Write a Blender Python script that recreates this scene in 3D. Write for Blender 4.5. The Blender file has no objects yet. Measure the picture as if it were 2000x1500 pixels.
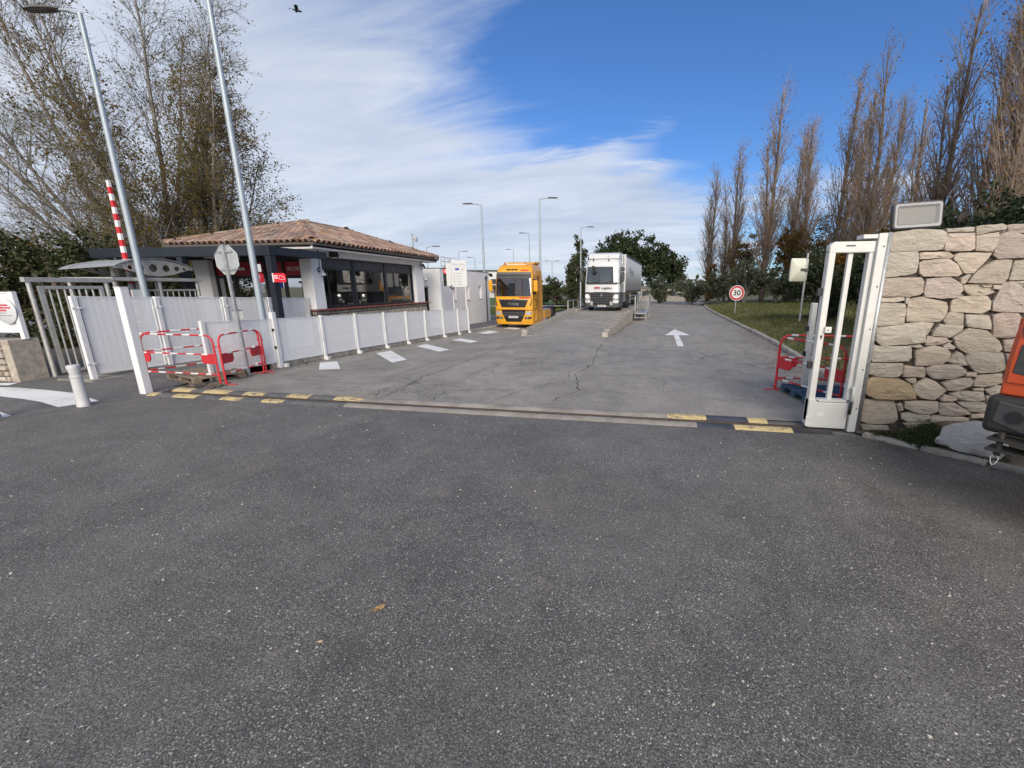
import bpy, bmesh, math, random
from mathutils import Vector, Matrix, noise as mnoise
R = math.radians
scene = bpy.context.scene
C = scene.collection

# ------------------------------------------------------------------ camera
cam_d = bpy.data.cameras.new('camera'); cam = bpy.data.objects.new('camera', cam_d); C.objects.link(cam)
cam.location = (0, 0, 2.0)
PITCH = math.atan(190/800.0)
cam.rotation_euler = (R(90)-PITCH, 0, R(10.3))
cam_d.sensor_fit = 'HORIZONTAL'; cam_d.sensor_width = 36.0
cam_d.lens = 36.0*800/2000
cam_d.shift_x = -110/2000.0
cam_d.clip_start = 0.05; cam_d.clip_end = 6000
scene.camera = cam

# ------------------------------------------------------------------ light
SUN_AZ, SUN_EL = (0.30, -0.95), 30.0        # direction towards the sun, veiled by cloud behind the viewer
sd = bpy.data.lights.new('sun', 'SUN'); sd.energy = 1.5; sd.angle = R(45); sd.color = (1.0, 0.90, 0.76)
sun = bpy.data.objects.new('sun', sd); C.objects.link(sun)
_v = Vector((SUN_AZ[0], SUN_AZ[1], math.tan(R(SUN_EL)))).normalized()
sun.rotation_euler = _v.to_track_quat('Z', 'Y').to_euler()
scene.view_settings.view_transform = 'Standard'; scene.view_settings.look = 'None'
scene.view_settings.exposure = 1.50; scene.view_settings.gamma = 1.0
scene.view_settings.use_curve_mapping = False
scene.cycles.max_bounces = 8; scene.cycles.transparent_max_bounces = 24
scene.cycles.use_adaptive_sampling = True; scene.cycles.adaptive_threshold = 0.02
scene.cycles.sample_clamp_indirect = 6.0

class N:
    """tiny helper to write node trees"""
    def __init__(s, nt): s.nt = nt
    def n(s, t, **kw):
        nd = s.nt.nodes.new(t)
        for k, v in kw.items():
            if k == 'i':
                for kk, vv in v.items():
                    if isinstance(vv, bpy.types.NodeSocket): s.nt.links.new(vv, nd.inputs[kk])
                    else: nd.inputs[kk].default_value = vv
            else: setattr(nd, k, v)
        return nd
    def m(s, op, a, b=0.0, c=None, clamp=False):
        nd = s.nt.nodes.new('ShaderNodeMath'); nd.operation = op; nd.use_clamp = clamp
        for i, x in enumerate((a, b) if c is None else (a, b, c)):
            if isinstance(x, bpy.types.NodeSocket): s.nt.links.new(x, nd.inputs[i])
            else: nd.inputs[i].default_value = x
        return nd.outputs[0]
    def vm(s, op, a, b=(0, 0, 0)):
        nd = s.nt.nodes.new('ShaderNodeVectorMath'); nd.operation = op
        for i, x in enumerate((a, b)):
            if isinstance(x, bpy.types.NodeSocket): s.nt.links.new(x, nd.inputs[i])
            else: nd.inputs[i].default_value = x
        return nd
    def mix(s, f, a, b, mode='MIX'):
        nd = s.nt.nodes.new('ShaderNodeMix'); nd.data_type = 'RGBA'; nd.blend_type = mode
        for i, x in ((0, f), (6, a), (7, b)):
            if isinstance(x, bpy.types.NodeSocket): s.nt.links.new(x, nd.inputs[i])
            else: nd.inputs[i].default_value = x if i == 0 else (tuple(x)+(1,) if len(x) == 3 else x)
        return nd.outputs[2]
    def ramp(s, f, *stops, interp='LINEAR'):
        nd = s.nt.nodes.new('ShaderNodeValToRGB'); cr = nd.color_ramp; cr.interpolation = interp
        while len(cr.elements) < len(stops): cr.elements.new(0.5)
        for e, (p, c) in zip(cr.elements, stops):
            e.position = p; e.color = (c, c, c, 1) if isinstance(c, (int, float)) else tuple(c)+(1,)
        s.nt.links.new(f, nd.inputs[0]); return nd.outputs[0]
    def ss(s, x, a, b):
        nd = s.nt.nodes.new('ShaderNodeMapRange'); nd.interpolation_type = 'SMOOTHSTEP'
        nd.inputs[1].default_value = a; nd.inputs[2].default_value = b; s.nt.links.new(x, nd.inputs[0]); return nd.outputs[0]
    def noise(s, vec, scale, detail=4, rough=0.55, dist=0.0, lac=2.0):
        nd = s.nt.nodes.new('ShaderNodeTexNoise')
        nd.inputs['Scale'].default_value = scale; nd.inputs['Detail'].default_value = detail
        nd.inputs['Roughness'].default_value = rough; nd.inputs['Distortion'].default_value = dist; nd.inputs['Lacunarity'].default_value = lac
        if vec is not None: s.nt.links.new(vec, nd.inputs['Vector'])
        return nd.outputs[0]
    def vor(s, vec, scale, feature='F1', out='Distance', rnd=1.0):
        nd = s.nt.nodes.new('ShaderNodeTexVoronoi'); nd.feature = feature
        nd.inputs['Scale'].default_value = scale; nd.inputs['Randomness'].default_value = rnd
        if vec is not None: s.nt.links.new(vec, nd.inputs['Vector'])
        return nd.outputs[out]

# ------------------------------------------------------------------ world: physical sky with wind-drawn cloud
w = bpy.data.worlds.new('World'); scene.world = w; w.use_nodes = True
nt = w.node_tree; nt.nodes.clear(); K = N(nt)
sky = K.n('ShaderNodeTexSky', sky_type='NISHITA', sun_disc=False, sun_elevation=R(SUN_EL), sun_rotation=math.atan2(SUN_AZ[0], SUN_AZ[1]),
          altitude=50, air_density=1.15, dust_density=0.6, ozone_density=2.2)
tc = K.n('ShaderNodeTexCoord').outputs['Generated']
sx = K.n('ShaderNodeSeparateXYZ', i={0: tc})
zc = K.m('MAXIMUM', sx.outputs[2], 0.0)
den = K.m('ADD', zc, 0.16)
px = K.m('DIVIDE', sx.outputs[0], den); py = K.m('DIVIDE', sx.outputs[1], den)
pv = K.n('ShaderNodeCombineXYZ', i={0: px, 1: py, 2: 0.0}).outputs[0]
mp = K.n('ShaderNodeMapping', i={0: pv, 'Rotation': (0, 0, R(28)), 'Scale': (0.30, 0.95, 1.0), 'Location': (3.1, 0.55, 0)}).outputs[0]
big = K.noise(mp, 1.0, 7, 0.56, 0.9)
mp2 = K.n('ShaderNodeMapping', i={0: pv, 'Rotation': (0, 0, R(50)), 'Scale': (0.75, 2.2, 1.0), 'Location': (1.4, 7.3, 2)}).outputs[0]
fine = K.noise(mp2, 1.5, 8, 0.62, 0.5)
side = K.m('ADD', K.m('MULTIPLY', sx.outputs[0], 0.984), K.m('MULTIPLY', sx.outputs[1], 0.179))
edge = K.m('SUBTRACT', K.m('SUBTRACT', 0.14, K.m('MULTIPLY', zc, 0.62)), side)       # cloud sheet to the west, clear sky to the east
rear = K.m('MULTIPLY', K.ss(sx.outputs[1], 0.15, -0.45), 0.55)                             # overcast behind the viewer
bias = K.m('ADD', K.m('MULTIPLY', K.m('MINIMUM', K.m('MAXIMUM', edge, -0.34), 0.42), 0.95), rear)
def band(nrm, width, s0, s1, amp):
    # a long wisp of cirrus lying along a great circle
    d = K.vm('DOT_PRODUCT', K.vm('NORMALIZE', tc).outputs[0], nrm).outputs['Value']
    d = K.m('ADD', d, K.m('MULTIPLY', K.m('SUBTRACT', fine, 0.5), 0.10))
    g = K.m('POWER', 2.718, K.m('MULTIPLY', K.m('MULTIPLY', d, d), -1.0/(width*width)))
    return K.m('MULTIPLY', K.m('MULTIPLY', K.m('MULTIPLY', g, K.ss(side, s0-.22, s0)), K.ss(side, s1+.06, s1-.06)), amp)
wisps = K.m('ADD', band((0.23, 0.29, -0.93), 0.030, -0.22, 0.22, 0.34), band((0.13, 0.24, -0.96), 0.016, -0.2, 0.22, 0.26))
low = K.m('ADD', wisps, K.m('MULTIPLY', K.ss(zc, 0.36, 0.10), 0.50))
dens = K.m('ADD', K.m('ADD', K.m('ADD', big, bias), low), K.m('MULTIPLY', K.m('SUBTRACT', fine, 0.5), 0.62))
cover = K.ss(dens, 0.45, 0.92)
shade = K.m('ADD', K.m('MULTIPLY', K.ss(fine, 0.25, 0.75), 0.35), K.m('MULTIPLY', K.ss(big, 0.75, 0.40), 0.35))
ccol = K.mix(shade, (2.3, 2.65, 3.3), (4.5, 4.65, 4.95))
skyc = K.mix(K.m('MULTIPLY', cover, 0.90), K.mix(1.0, sky.outputs[0], (0.262, 0.42, 0.665), 'MULTIPLY'), ccol)
bg = K.n('ShaderNodeBackground', i={'Color': skyc, 'Strength': 0.075})
out = K.n('ShaderNodeOutputWorld'); nt.links.new(bg.outputs[0], out.inputs[0])

# ------------------------------------------------------------------ helpers
rnd = random.Random(7)
def sm(a, b, t):
    t = min(1.0, max(0.0, (t-a)/(b-a))); return t*t*(3-2*t)
def road_z(x, y):
    t = max(0.0, y-6.5); k = sm(-7.5, -4.0, x); S = .03+(.004-.03)*k; L = 20.0
    if t < L: return -S*t
    u = min(t-L, 9.0); return -S*L-S*(u-u*u/18.0)
KERB = [(6.6, 3.55), (8.2, 3.82), (10, 4.08), (12.3, 4.33), (15.6, 4.66), (18, 4.83), (24, 5.1), (29.4, 5.34), (40.6, 5.85), (48, 6.5), (53, 7.9), (57, 10.5), (60, 15), (62, 22), (63.5, 32)]
def kerb_x(y):
    if y <= KERB[0][0]: return KERB[0][1]
    for (y0, x0), (y1, x1) in zip(KERB, KERB[1:]):
        if y <= y1: return x0+(x1-x0)*(y-y0)/(y1-y0)
    return KERB[-1][1]+ (y-KERB[-1][0])*8
def lawn_z(x, y):
    d = x-kerb_x(min(y, 46)); z = road_z(2, min(y, 60))+0.10+0.36*sm(0, 2.6, d)+0.45*sm(2, 14, d)
    return z-0.35*sm(48, 60, y)+0.03*mnoise.noise((x*.35, y*.35, 3))

def link(o): C.objects.link(o); return o
def setp(o, label=None, cat=None, group=None, kind=None):
    if label: o['label'] = label
    if cat: o['category'] = cat
    if group: o['group'] = group
    if kind: o['kind'] = kind
    return o
def thing(name, label, cat, loc=(0, 0, 0), rz=0.0, group=None):
    o = link(bpy.data.objects.new(name, None)); o.empty_display_size = 0.2
    o.location = loc; o.rotation_euler = (0, 0, rz); return setp(o, label, cat, group)
def inst(mesh, name, parent=None, loc=(0, 0, 0), rot=(0, 0, 0), sc=(1, 1, 1)):
    o = link(bpy.data.objects.new(name, mesh)); o.parent = parent; o.location = loc; o.rotation_euler = rot; o.scale = sc; return o
def copy_tree(o, parent=None):
    c = link(o.copy()); c.parent = parent
    for ch in o.children: copy_tree(ch, c)
    return c

class MB:
    """collects polygons of one part"""
    def __init__(s): s.v = []; s.f = []; s.mi = []
    def add(s, vs, fs, mi=0):
        b = len(s.v); s.v += [tuple(p) for p in vs]; s.f += [tuple(i+b for i in f) for f in fs]; s.mi += [mi]*len(fs); return s
    def box(s, c, d, rot=None, mi=0, ch=0.0):
        x, y, z = d[0]/2, d[1]/2, d[2]/2
        if ch > 0:
            h = min(ch, x*.9, y*.9, z*.9); P = []
            bm = bmesh.new(); bmesh.ops.create_cube(bm, size=1.0)
            for v in bm.verts: v.co = Vector((v.co.x*d[0], v.co.y*d[1], v.co.z*d[2]))
            bmesh.ops.bevel(bm, geom=list(bm.edges), offset=h, segments=1, affect='EDGES', profile=0.5)
            bm.verts.index_update(); vs = [v.co.copy() for v in bm.verts]; fs = [[v.index for v in f.verts] for f in bm.faces]; bm.free()
        else:
            vs = [Vector((sx_*x, sy_*y, sz_*z)) for sz_ in (-1, 1) for sx_, sy_ in ((-1, -1), (1, -1), (1, 1), (-1, 1))]
            fs = [(3, 2, 1, 0), (4, 5, 6, 7), (0, 1, 5, 4), (1, 2, 6, 5), (2, 3, 7, 6), (3, 0, 4, 7)]
        if rot is not None:
            m = rot if isinstance(rot, Matrix) else Matrix.Rotation(rot[2], 3, 'Z') @ Matrix.Rotation(rot[1], 3, 'Y') @ Matrix.Rotation(rot[0], 3, 'X')
            vs = [m @ v for v in vs]
        return s.add([v+Vector(c) for v in vs], fs, mi)
    def span(s, a, b, mi=0, ch=0.0):
        return s.box([(a[i]+b[i])/2 for i in range(3)], [abs(b[i]-a[i]) for i in range(3)], None, mi, ch)
    def tube(s, pts, r, n=8, caps=True, mi=0, closed=False):
        P = [Vector(p) for p in pts]; m = len(P); rr = r if isinstance(r, (list, tuple)) else [r]*m
        rings = []; prev = None
        for i, p in enumerate(P):
            if closed: t = P[(i+1) % m]-P[i-1]
            else: t = (P[min(i+1, m-1)]-P[max(i-1, 0)])
            t = t.normalized() if t.length > 1e-9 else Vector((0, 0, 1))
            if prev is None:
                a = Vector((0, 0, 1)) if abs(t.z) < .9 else Vector((1, 0, 0)); u = t.cross(a).normalized()
            else:
                u = prev-t*prev.dot(t); u = u.normalized() if u.length > 1e-6 else t.orthogonal().normalized()
            prev = u; v = t.cross(u)
            rings.append([p+(u*math.cos(2*math.pi*k/n)+v*math.sin(2*math.pi*k/n))*rr[i] for k in range(n)])
        vs = [q for rg in rings for q in rg]; fs = []
        for i in range(m if closed else m-1):
            j = (i+1) % m
            for k in range(n):
                k2 = (k+1) % n; fs.append((i*n+k, i*n+k2, j*n+k2, j*n+k))
        if caps and not closed: fs += [tuple(range(n))[::-1], tuple((m-1)*n+k for k in range(n))]
        return s.add(vs, fs, mi)
    def bar(s, a, b, w_, h_, mi=0, up=(0, 0, 1)):
        a = Vector(a); b = Vector(b); t = (b-a).normalized(); up = Vector(up)
        if abs(t.dot(up)) > .95: up = Vector((0, 1, 0))
        u = t.cross(up).normalized(); v = u.cross(t)
        vs = [p+u*(sx_*w_/2)+v*(sy_*h_/2) for p in (a, b) for sx_, sy_ in ((-1, -1), (1, -1), (1, 1), (-1, 1))]
        return s.add(vs, [(3, 2, 1, 0), (4, 5, 6, 7), (0, 1, 5, 4), (1, 2, 6, 5), (2, 3, 7, 6), (3, 0, 4, 7)], mi)
    def prism(s, poly, a, b, axis='z', mi=0):
        """poly in the two other axes (order x,y / x,z / y,z), extruded from a to b along axis"""
        def P(q, h): return (q[0], q[1], h) if axis == 'z' else ((q[0], h, q[1]) if axis == 'y' else (h, q[0], q[1]))
        n = len(poly); vs = [P(q, a) for q in poly]+[P(q, b) for q in poly]
        fs = [tuple(range(n))[::-1], tuple(range(n, 2*n))]+[(i, (i+1) % n, n+(i+1) % n, n+i) for i in range(n)]
        return s.add(vs, fs, mi)
    def lathe(s, prof, n=20, c=(0, 0, 0), mi=0, M=None):
        vs = []; fs = []; m = len(prof)
        for r, z in prof:
            for k in range(n):
                q = Vector((r*math.cos(2*math.pi*k/n), r*math.sin(2*math.pi*k/n), z))
                if M is not None: q = M @ q
                vs.append(q+Vector(c))
        for i in range(m-1):
            for k in range(n): k2 = (k+1) % n; fs.append((i*n+k, i*n+k2, (i+1)*n+k2, (i+1)*n+k))
        fs += [tuple(range(n))[::-1], tuple((m-1)*n+k for k in range(n))]
        return s.add(vs, fs, mi)
    def loft(s, secs, mi=0, cap=True):
        n = len(secs[0]); vs = [q for sc_ in secs for q in sc_]; fs = []
        for i in range(len(secs)-1):
            for k in range(n): k2 = (k+1) % n; fs.append((i*n+k, i*n+k2, (i+1)*n+k2, (i+1)*n+k))
        if cap: fs += [tuple(range(n))[::-1], tuple((len(secs)-1)*n+k for k in range(n))]
        return s.add(vs, fs, mi)
    def mesh(s, name, mats, smooth=False, fix=True):
        me = bpy.data.meshes.new(name); me.from_pydata(s.v, [], s.f)
        for m_ in (mats if isinstance(mats, (list, tuple)) else [mats]): me.materials.append(m_)
        if any(s.mi): me.polygons.foreach_set('material_index', s.mi)
        if fix and len(s.f) < 60000:
            bm = bmesh.new(); bm.from_mesh(me); bmesh.ops.recalc_face_normals(bm, faces=bm.faces); bm.to_mesh(me); bm.free()
        if smooth:
            me.polygons.foreach_set('use_smooth', [True]*len(me.polygons))
            me.update(); 
            if smooth is not True: me.set_sharp_from_angle(angle=R(smooth))
        me.update(); return me
    def build(s, name, mats, parent=None, smooth=False, bevel=0.0, loc=(0, 0, 0), rot=(0, 0, 0)):
        o = link(bpy.data.objects.new(name, s.mesh(name, mats, smooth))); o.parent = parent; o.location = loc; o.rotation_euler = rot
        if bevel > 0:
            md = o.modifiers.new('bevel', 'BEVEL'); md.width = bevel; md.segments = 2; md.limit_method = 'ANGLE'; md.angle_limit = R(35); md.harden_normals = False
        return o

# ------------------------------------------------------------------ materials
MATS = {}
def mat(name, col, rough=0.6, metal=0.0, spec=0.5, var=0.0, vscale=3.0, bump=0.0, bscale=40.0, col2=None, dirt=0.0, dirtcol=(0.16, 0.13, 0.10), emit=None, coat=0.0, obj_rand=0.0, detail=4):
    m = bpy.data.materials.new(name); m.use_nodes = True; MATS[name] = m
    nt = m.node_tree; k = N(nt); b = nt.nodes['Principled BSDF']
    b.inputs['Base Color'].default_value = tuple(col)+(1,); b.inputs['Roughness'].default_value = rough
    b.inputs['Metallic'].default_value = metal; b.inputs['Specular IOR Level'].default_value = spec; b.inputs['Coat Weight'].default_value = coat
    co = k.n('ShaderNodeTexCoord').outputs['Object']
    c = None
    if var > 0 or col2:
        nz = k.noise(co, vscale, detail, 0.6); f = k.ss(nz, 0.3, 0.7)
        a = tuple(x*(1-var) for x in col); bb = tuple(col2) if col2 else tuple(min(1, x*(1+var)) for x in col)
        c = k.mix(f, a, bb)
    if obj_rand > 0:
        ri = k.n('ShaderNodeObjectInfo').outputs['Random']
        hs = k.n('ShaderNodeHueSaturation', i={'Hue': k.m('ADD', 0.5, k.m('MULTIPLY', k.m('SUBTRACT', k.m('FRACT', k.m('MULTIPLY', ri, 7.31)), .5), obj_rand*.06)),
            'Saturation': k.m('ADD', 1.0, k.m('MULTIPLY', k.m('SUBTRACT', k.m('FRACT', k.m('MULTIPLY', ri, 13.7)), .5), obj_rand)),
            'Value': k.m('ADD', 1.0, k.m('MULTIPLY', k.m('SUBTRACT', ri, .5), obj_rand*1.4)), 'Color': c if c is not None else tuple(col)+(1,)})
        c = hs.outputs[0]
    if dirt > 0:
        d = k.m('MULTIPLY', k.ss(k.noise(co, 1.7, 6, 0.7, 0.6), 0.42, 0.78), dirt)
        c = k.mix(d, c if c is not None else tuple(col), dirtcol)
    if c is not None: nt.links.new(c, b.inputs['Base Color'])
    if bump > 0:
        bp = k.n('ShaderNodeBump', i={'Strength': bump, 'Distance': 0.02, 'Height': k.noise(co, bscale, 5, 0.6)}); nt.links.new(bp.outputs[0], b.inputs['Normal'])
    if emit: b.inputs['Emission Color'].default_value = tuple(emit[:3])+(1,); b.inputs['Emission Strength'].default_value = emit[3]
    return m
# ---- surfaces
def asphalt(name, base, chip, seed, old=False):
    m = bpy.data.materials.new(name); m.use_nodes = True; nt = m.node_tree; k = N(nt); b = nt.nodes['Principled BSDF']
    co0 = k.n('ShaderNodeTexCoord').outputs['Object']
    co = k.n('ShaderNodeMapping', i={0: co0, 'Location': (seed, seed*.7, 0)}).outputs[0]
    wob = k.n('ShaderNodeVectorMath', operation='SCALE', i={0: k.n('ShaderNodeTexNoise', i={'Vector': co, 'Scale': 90.0, 'Detail': 2.0}).outputs[1], 'Scale': 0.012}).outputs[0]
    cw = k.vm('ADD', co, wob).outputs[0]
    v1 = k.n('ShaderNodeTexVoronoi', feature='F1', i={'Vector': cw, 'Scale': 84.0})
    v2 = k.n('ShaderNodeTexVoronoi', feature='F1', i={'Vector': cw, 'Scale': 190.0})
    v0 = k.n('ShaderNodeTexVoronoi', feature='F1', i={'Vector': cw, 'Scale': 52.0}); r0 = k.n('ShaderNodeSeparateColor', i={0: v0.outputs['Color']})
    r1 = k.n('ShaderNodeSeparateColor', i={0: v1.outputs['Color']}); r2 = k.n('ShaderNodeSeparateColor', i={0: v2.outputs['Color']})
    patch = k.noise(co, 0.45, 5, 0.6, 0.8); patch2 = k.noise(co, 2.6, 5, 0.65)
    tone = k.m('ADD', k.m('MULTIPLY', k.ss(patch, .3, .72), .5), k.m('MULTIPLY', k.ss(patch2, .25, .75), .5))
    bc = k.mix(tone, tuple(x*.52 for x in base), tuple(x*1.45 for x in base))
    g1 = k.m('MULTIPLY', k.ss(r1.outputs[0], .30, 1.0), k.ss(v1.outputs['Distance'], .62, .30))
    bc = k.mix(k.m('MULTIPLY', g1, .75), bc, tuple(x*2.1 for x in base))
    dk = k.m('MULTIPLY', k.ss(r2.outputs[1], .48, .8), .85); bc = k.mix(dk, bc, tuple(x*.33 for x in base))
    # pale worn aggregate chips
    keep = k.ss(r1.outputs[2], *((.80, .90) if old else (.60, .80))); sel = k.m('MULTIPLY', keep, k.ss(v1.outputs['Distance'], .46, .30))
    keep2 = k.ss(r2.outputs[0], .78, .90); sel2 = k.m('MULTIPLY', k.m('MULTIPLY', keep2, k.ss(v2.outputs['Distance'], .42, .25)), .85)
    bright = k.mix(k.m('POWER', r1.outputs[1], 1.4), tuple(x*.30 for x in chip), chip)
    dens = k.ss(k.noise(co, 1.1, 5, .65), .35, .65)
    bc = k.mix(k.m('MULTIPLY', k.m('MULTIPLY', sel, .60 if old else .95), k.m('ADD', k.m('MULTIPLY', dens, .75), .25)), bc, bright)
    bc = k.mix(k.m('MULTIPLY', sel2, .5 if old else .8), bc, tuple(x*.7 for x in chip))
    sel0 = k.m('MULTIPLY', k.ss(r0.outputs[0], .90, .96), k.ss(v0.outputs['Distance'], .36, .24)); bc = k.mix(k.m('MULTIPLY', sel0, .3 if old else .8), bc, k.mix(r0.outputs[1], tuple(x*.35 for x in chip), chip))
    # tan dust
    du = k.m('MULTIPLY', k.ss(k.noise(co, .55, 6, .68, .8), .46 if old else .52, .74 if old else .78), .80 if old else .42)
    bc = k.mix(du, bc, (0.35, 0.315, 0.26) if old else (0.19, 0.165, 0.13))
    st1 = k.m('MULTIPLY', k.ss(k.noise(co, .9, 4, .55, .5), .60, .74), .40); bc = k.mix(st1, bc, tuple(x*.35 for x in base))
    st2 = k.m('MULTIPLY', k.ss(k.noise(k.n('ShaderNodeMapping', i={0: co, 'Location': (5, 9, 0)}).outputs[0], 1.9, 4, .6, .6), .63, .77), .5); bc = k.mix(st2, bc, (.24, .205, .16))
    if old:
        wv = k.vm('ADD', co, k.vm('SCALE', k.n('ShaderNodeTexNoise', i={'Vector': co, 'Scale': 1.4, 'Detail': 4.0}).outputs[1]).outputs[0])
        wv.inputs[1].default_value = (0, 0, 0)
        ws = k.n('ShaderNodeVectorMath', operation='SCALE', i={0: k.n('ShaderNodeTexNoise', i={'Vector': co, 'Scale': 1.7, 'Detail': 5.0}).outputs[1], 'Scale': 0.55}).outputs[0]
        cv = k.vm('ADD', co, ws).outputs[0]
        ed = k.vor(k.n('ShaderNodeMapping', i={0: cv, 'Scale': (1, .55, 1)}).outputs[0], 0.9, 'DISTANCE_TO_EDGE')
        ed2 = k.vor(cv, 3.6, 'DISTANCE_TO_EDGE')
        area = k.ss(k.noise(co, .22, 3, .5), .50, .62); area2 = k.m('MULTIPLY', area, k.ss(k.noise(co, .5, 3, .5), .5, .62))
        cr = k.m('MAXIMUM', k.m('MULTIPLY', k.ss(ed, .012, .004), area), k.m('MULTIPLY', k.ss(ed2, .03, .012), area2))
        bc = k.mix(k.m('MULTIPLY', cr, .75), bc, (0.022, 0.021, 0.02))
        tr = k.n('ShaderNodeSeparateXYZ', i={0: co0}).outputs[0]
        st = k.noise(k.n('ShaderNodeMapping', i={0: co0, 'Scale': (1.6, .05, 1)}).outputs[0], 1.0, 3, .5)
        bc = k.mix(k.m('MULTIPLY', k.ss(st, .5, .75), .35), bc, tuple(x*.62 for x in base))
    nt.links.new(bc, b.inputs['Base Color'])
    nt.links.new(k.m('SUBTRACT', .66, k.m('MULTIPLY', sel, .25)), b.inputs['Roughness']); b.inputs['Specular IOR Level'].default_value = .5
    hh = k.m('ADD', k.m('MULTIPLY', v1.outputs['Distance'], -1.0), k.m('MULTIPLY', v2.outputs['Distance'], -.5))
    bp = k.n('ShaderNodeBump', i={'Strength': .5 if old else .6, 'Distance': .006, 'Height': hh}); nt.links.new(bp.outputs[0], b.inputs['Normal'])
    return m
M_ASPH = asphalt('forecourt_asphalt', (0.130, 0.123, 0.112), (0.86, 0.82, 0.76), 3.0)
M_ROAD = asphalt('worn_asphalt', (0.31, 0.288, 0.252), (0.56, 0.54, 0.50), 11.0, True)
M_PAVE = asphalt('pavement_asphalt', (0.15, 0.145, 0.138), (0.42, 0.41, 0.39), 21.0)
def white_road_paint():
    m = mat('white_road_paint', (0.74, 0.74, 0.72), .65); nt = m.node_tree; k = N(nt); b = nt.nodes['Principled BSDF']
    co = k.n('ShaderNodeTexCoord').outputs['Object']
    f = k.ss(k.noise(co, 9, 8, .75), .56, .72); f2 = k.ss(k.noise(co, 1.6, 4, .6), .45, .8)
    c = k.mix(k.m('MULTIPLY', f, .75), k.mix(f2, (.78, .78, .76), (.58, .57, .55)), (.16, .155, .15)); nt.links.new(c, b.inputs['Base Color']); return m
M_WPAINT = white_road_paint()
def worn_yellow(name, wear):
    m = mat(name, (0.62, 0.44, 0.10), .7); nt = m.node_tree; k = N(nt); b = nt.nodes['Principled BSDF']
    co = k.n('ShaderNodeTexCoord').outputs['Object']
    f = k.ss(k.noise(k.n('ShaderNodeMapping', i={0: co, 'Scale': (3.0, 9, 3)}).outputs[0], 2.2, 8, .78), wear, wear+.1)
    c = k.mix(f, k.mix(k.ss(k.noise(co, 5, 4, .6), .3, .7), (.54, .43, .23), (.60, .46, .20)), (.12, .115, .11)); nt.links.new(c, b.inputs['Base Color']); return m
M_YEL1 = worn_yellow('yellow_marking_worn', .515); M_YEL2 = worn_yellow('yellow_marking_flaking', .47)
M_CONC = mat('concrete', (0.27, 0.25, 0.222), .9, var=.25, vscale=2.0, bump=.5, bscale=60, dirt=.5, detail=8)
M_CONCD = mat('dark_concrete', (0.20, 0.195, 0.185), .9, var=.28, vscale=3.0, bump=.5, bscale=70, dirt=.4, detail=8)
M_KERB = mat('kerb_stone', (0.36, 0.335, 0.29), .9, var=.22, vscale=5.0, bump=.6, bscale=50, dirt=.45, obj_rand=.25, detail=8)
M_RUBBER = mat('black_rubber', (0.035, 0.036, 0.04), .75, var=.4, vscale=6, bump=.3, bscale=60, dirt=.5, dirtcol=(.14, .13, .12))
M_TYRE = mat('tyre_rubber', (0.02, 0.02, 0.021), .85, var=.25, vscale=8)
M_STEEL = mat('stainless_steel', (0.50, 0.49, 0.46), .42, metal=.45, var=.12, vscale=7, dirt=.15)
M_GALV = mat('galvanised_steel', (0.40, 0.415, 0.42), .5, metal=.55, var=.15, vscale=14, dirt=.12)
M_LAMPP = mat('grey_lamp_paint', (0.36, 0.415, 0.455), .45, metal=.25, var=.06, vscale=4, dirt=.10)
M_LAMPH = mat('dark_lamp_housing', (0.10, 0.09, 0.085), .5, var=.1)
M_WHITE = mat('white_powder_coat', (0.76, 0.76, 0.755), .45, var=.05, vscale=2, dirt=.30, dirtcol=(.45, .43, .40))
M_GATEW = mat('gate_white_paint', (0.64, 0.64, 0.615), .45, var=.06, vscale=2, dirt=.45, dirtcol=(.47, .44, .38))
M_RENDER = mat('white_render', (0.86, 0.86, 0.86), .9, var=.05, vscale=1.2, bump=.25, bscale=140, dirt=.10, dirtcol=(.5, .48, .45))
M_SOFFIT = mat('soffit_paint', (0.62, 0.615, 0.60), .85, var=.05, vscale=2)
M_ANTH = mat('anthracite_aluminium', (0.017, 0.022, 0.031), .42, var=.08, vscale=3)
M_ANTHL = mat('anthracite_panel', (0.055, 0.062, 0.070), .5, var=.06)
M_RED = mat('barrier_red_paint', (0.56, 0.022, 0.030), .42, var=.12, vscale=9, dirt=.12)
M_REDP = mat('red_plastic_plate', (0.50, 0.02, 0.03), .55, var=.10, vscale=5, dirt=.12)
M_WSTR = mat('barrier_white_stripe', (0.72, 0.72, 0.71), .5, var=.05, dirt=.15)
M_BLACK = mat('black_plastic', (0.017, 0.017, 0.018), .5, var=.2, vscale=6)
M_DGREY = mat('dark_grey_plastic', (0.055, 0.056, 0.058), .6, var=.15, vscale=7, dirt=.15)
def wood(name, c1, c2):
    m = mat(name, c1, .85, obj_rand=.3); nt = m.node_tree; k = N(nt); b = nt.nodes['Principled BSDF']
    co = k.n('ShaderNodeTexCoord').outputs['Object']; nz = k.noise(k.n('ShaderNodeMapping', i={0: co, 'Scale': (2, 30, 30)}).outputs[0], 2.2, 6, .65)
    ri = k.n('ShaderNodeObjectInfo').outputs['Random']
    c = k.mix(1.0, k.mix(k.ss(nz, .3, .7), c1, c2), k.ramp(ri, (0, .7), (1, 1.15)), 'MULTIPLY'); nt.links.new(c, b.inputs['Base Color'])
    bp = k.n('ShaderNodeBump', i={'Strength': .4, 'Distance': .004, 'Height': nz}); nt.links.new(bp.outputs[0], b.inputs['Normal']); return m
M_WOOD = wood('weathered_wood', (0.155, 0.115, 0.08), (0.31, 0.25, 0.185))
M_BWOOD = wood('blue_painted_wood', (0.022, 0.055, 0.10), (0.055, 0.12, 0.19))
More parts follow.
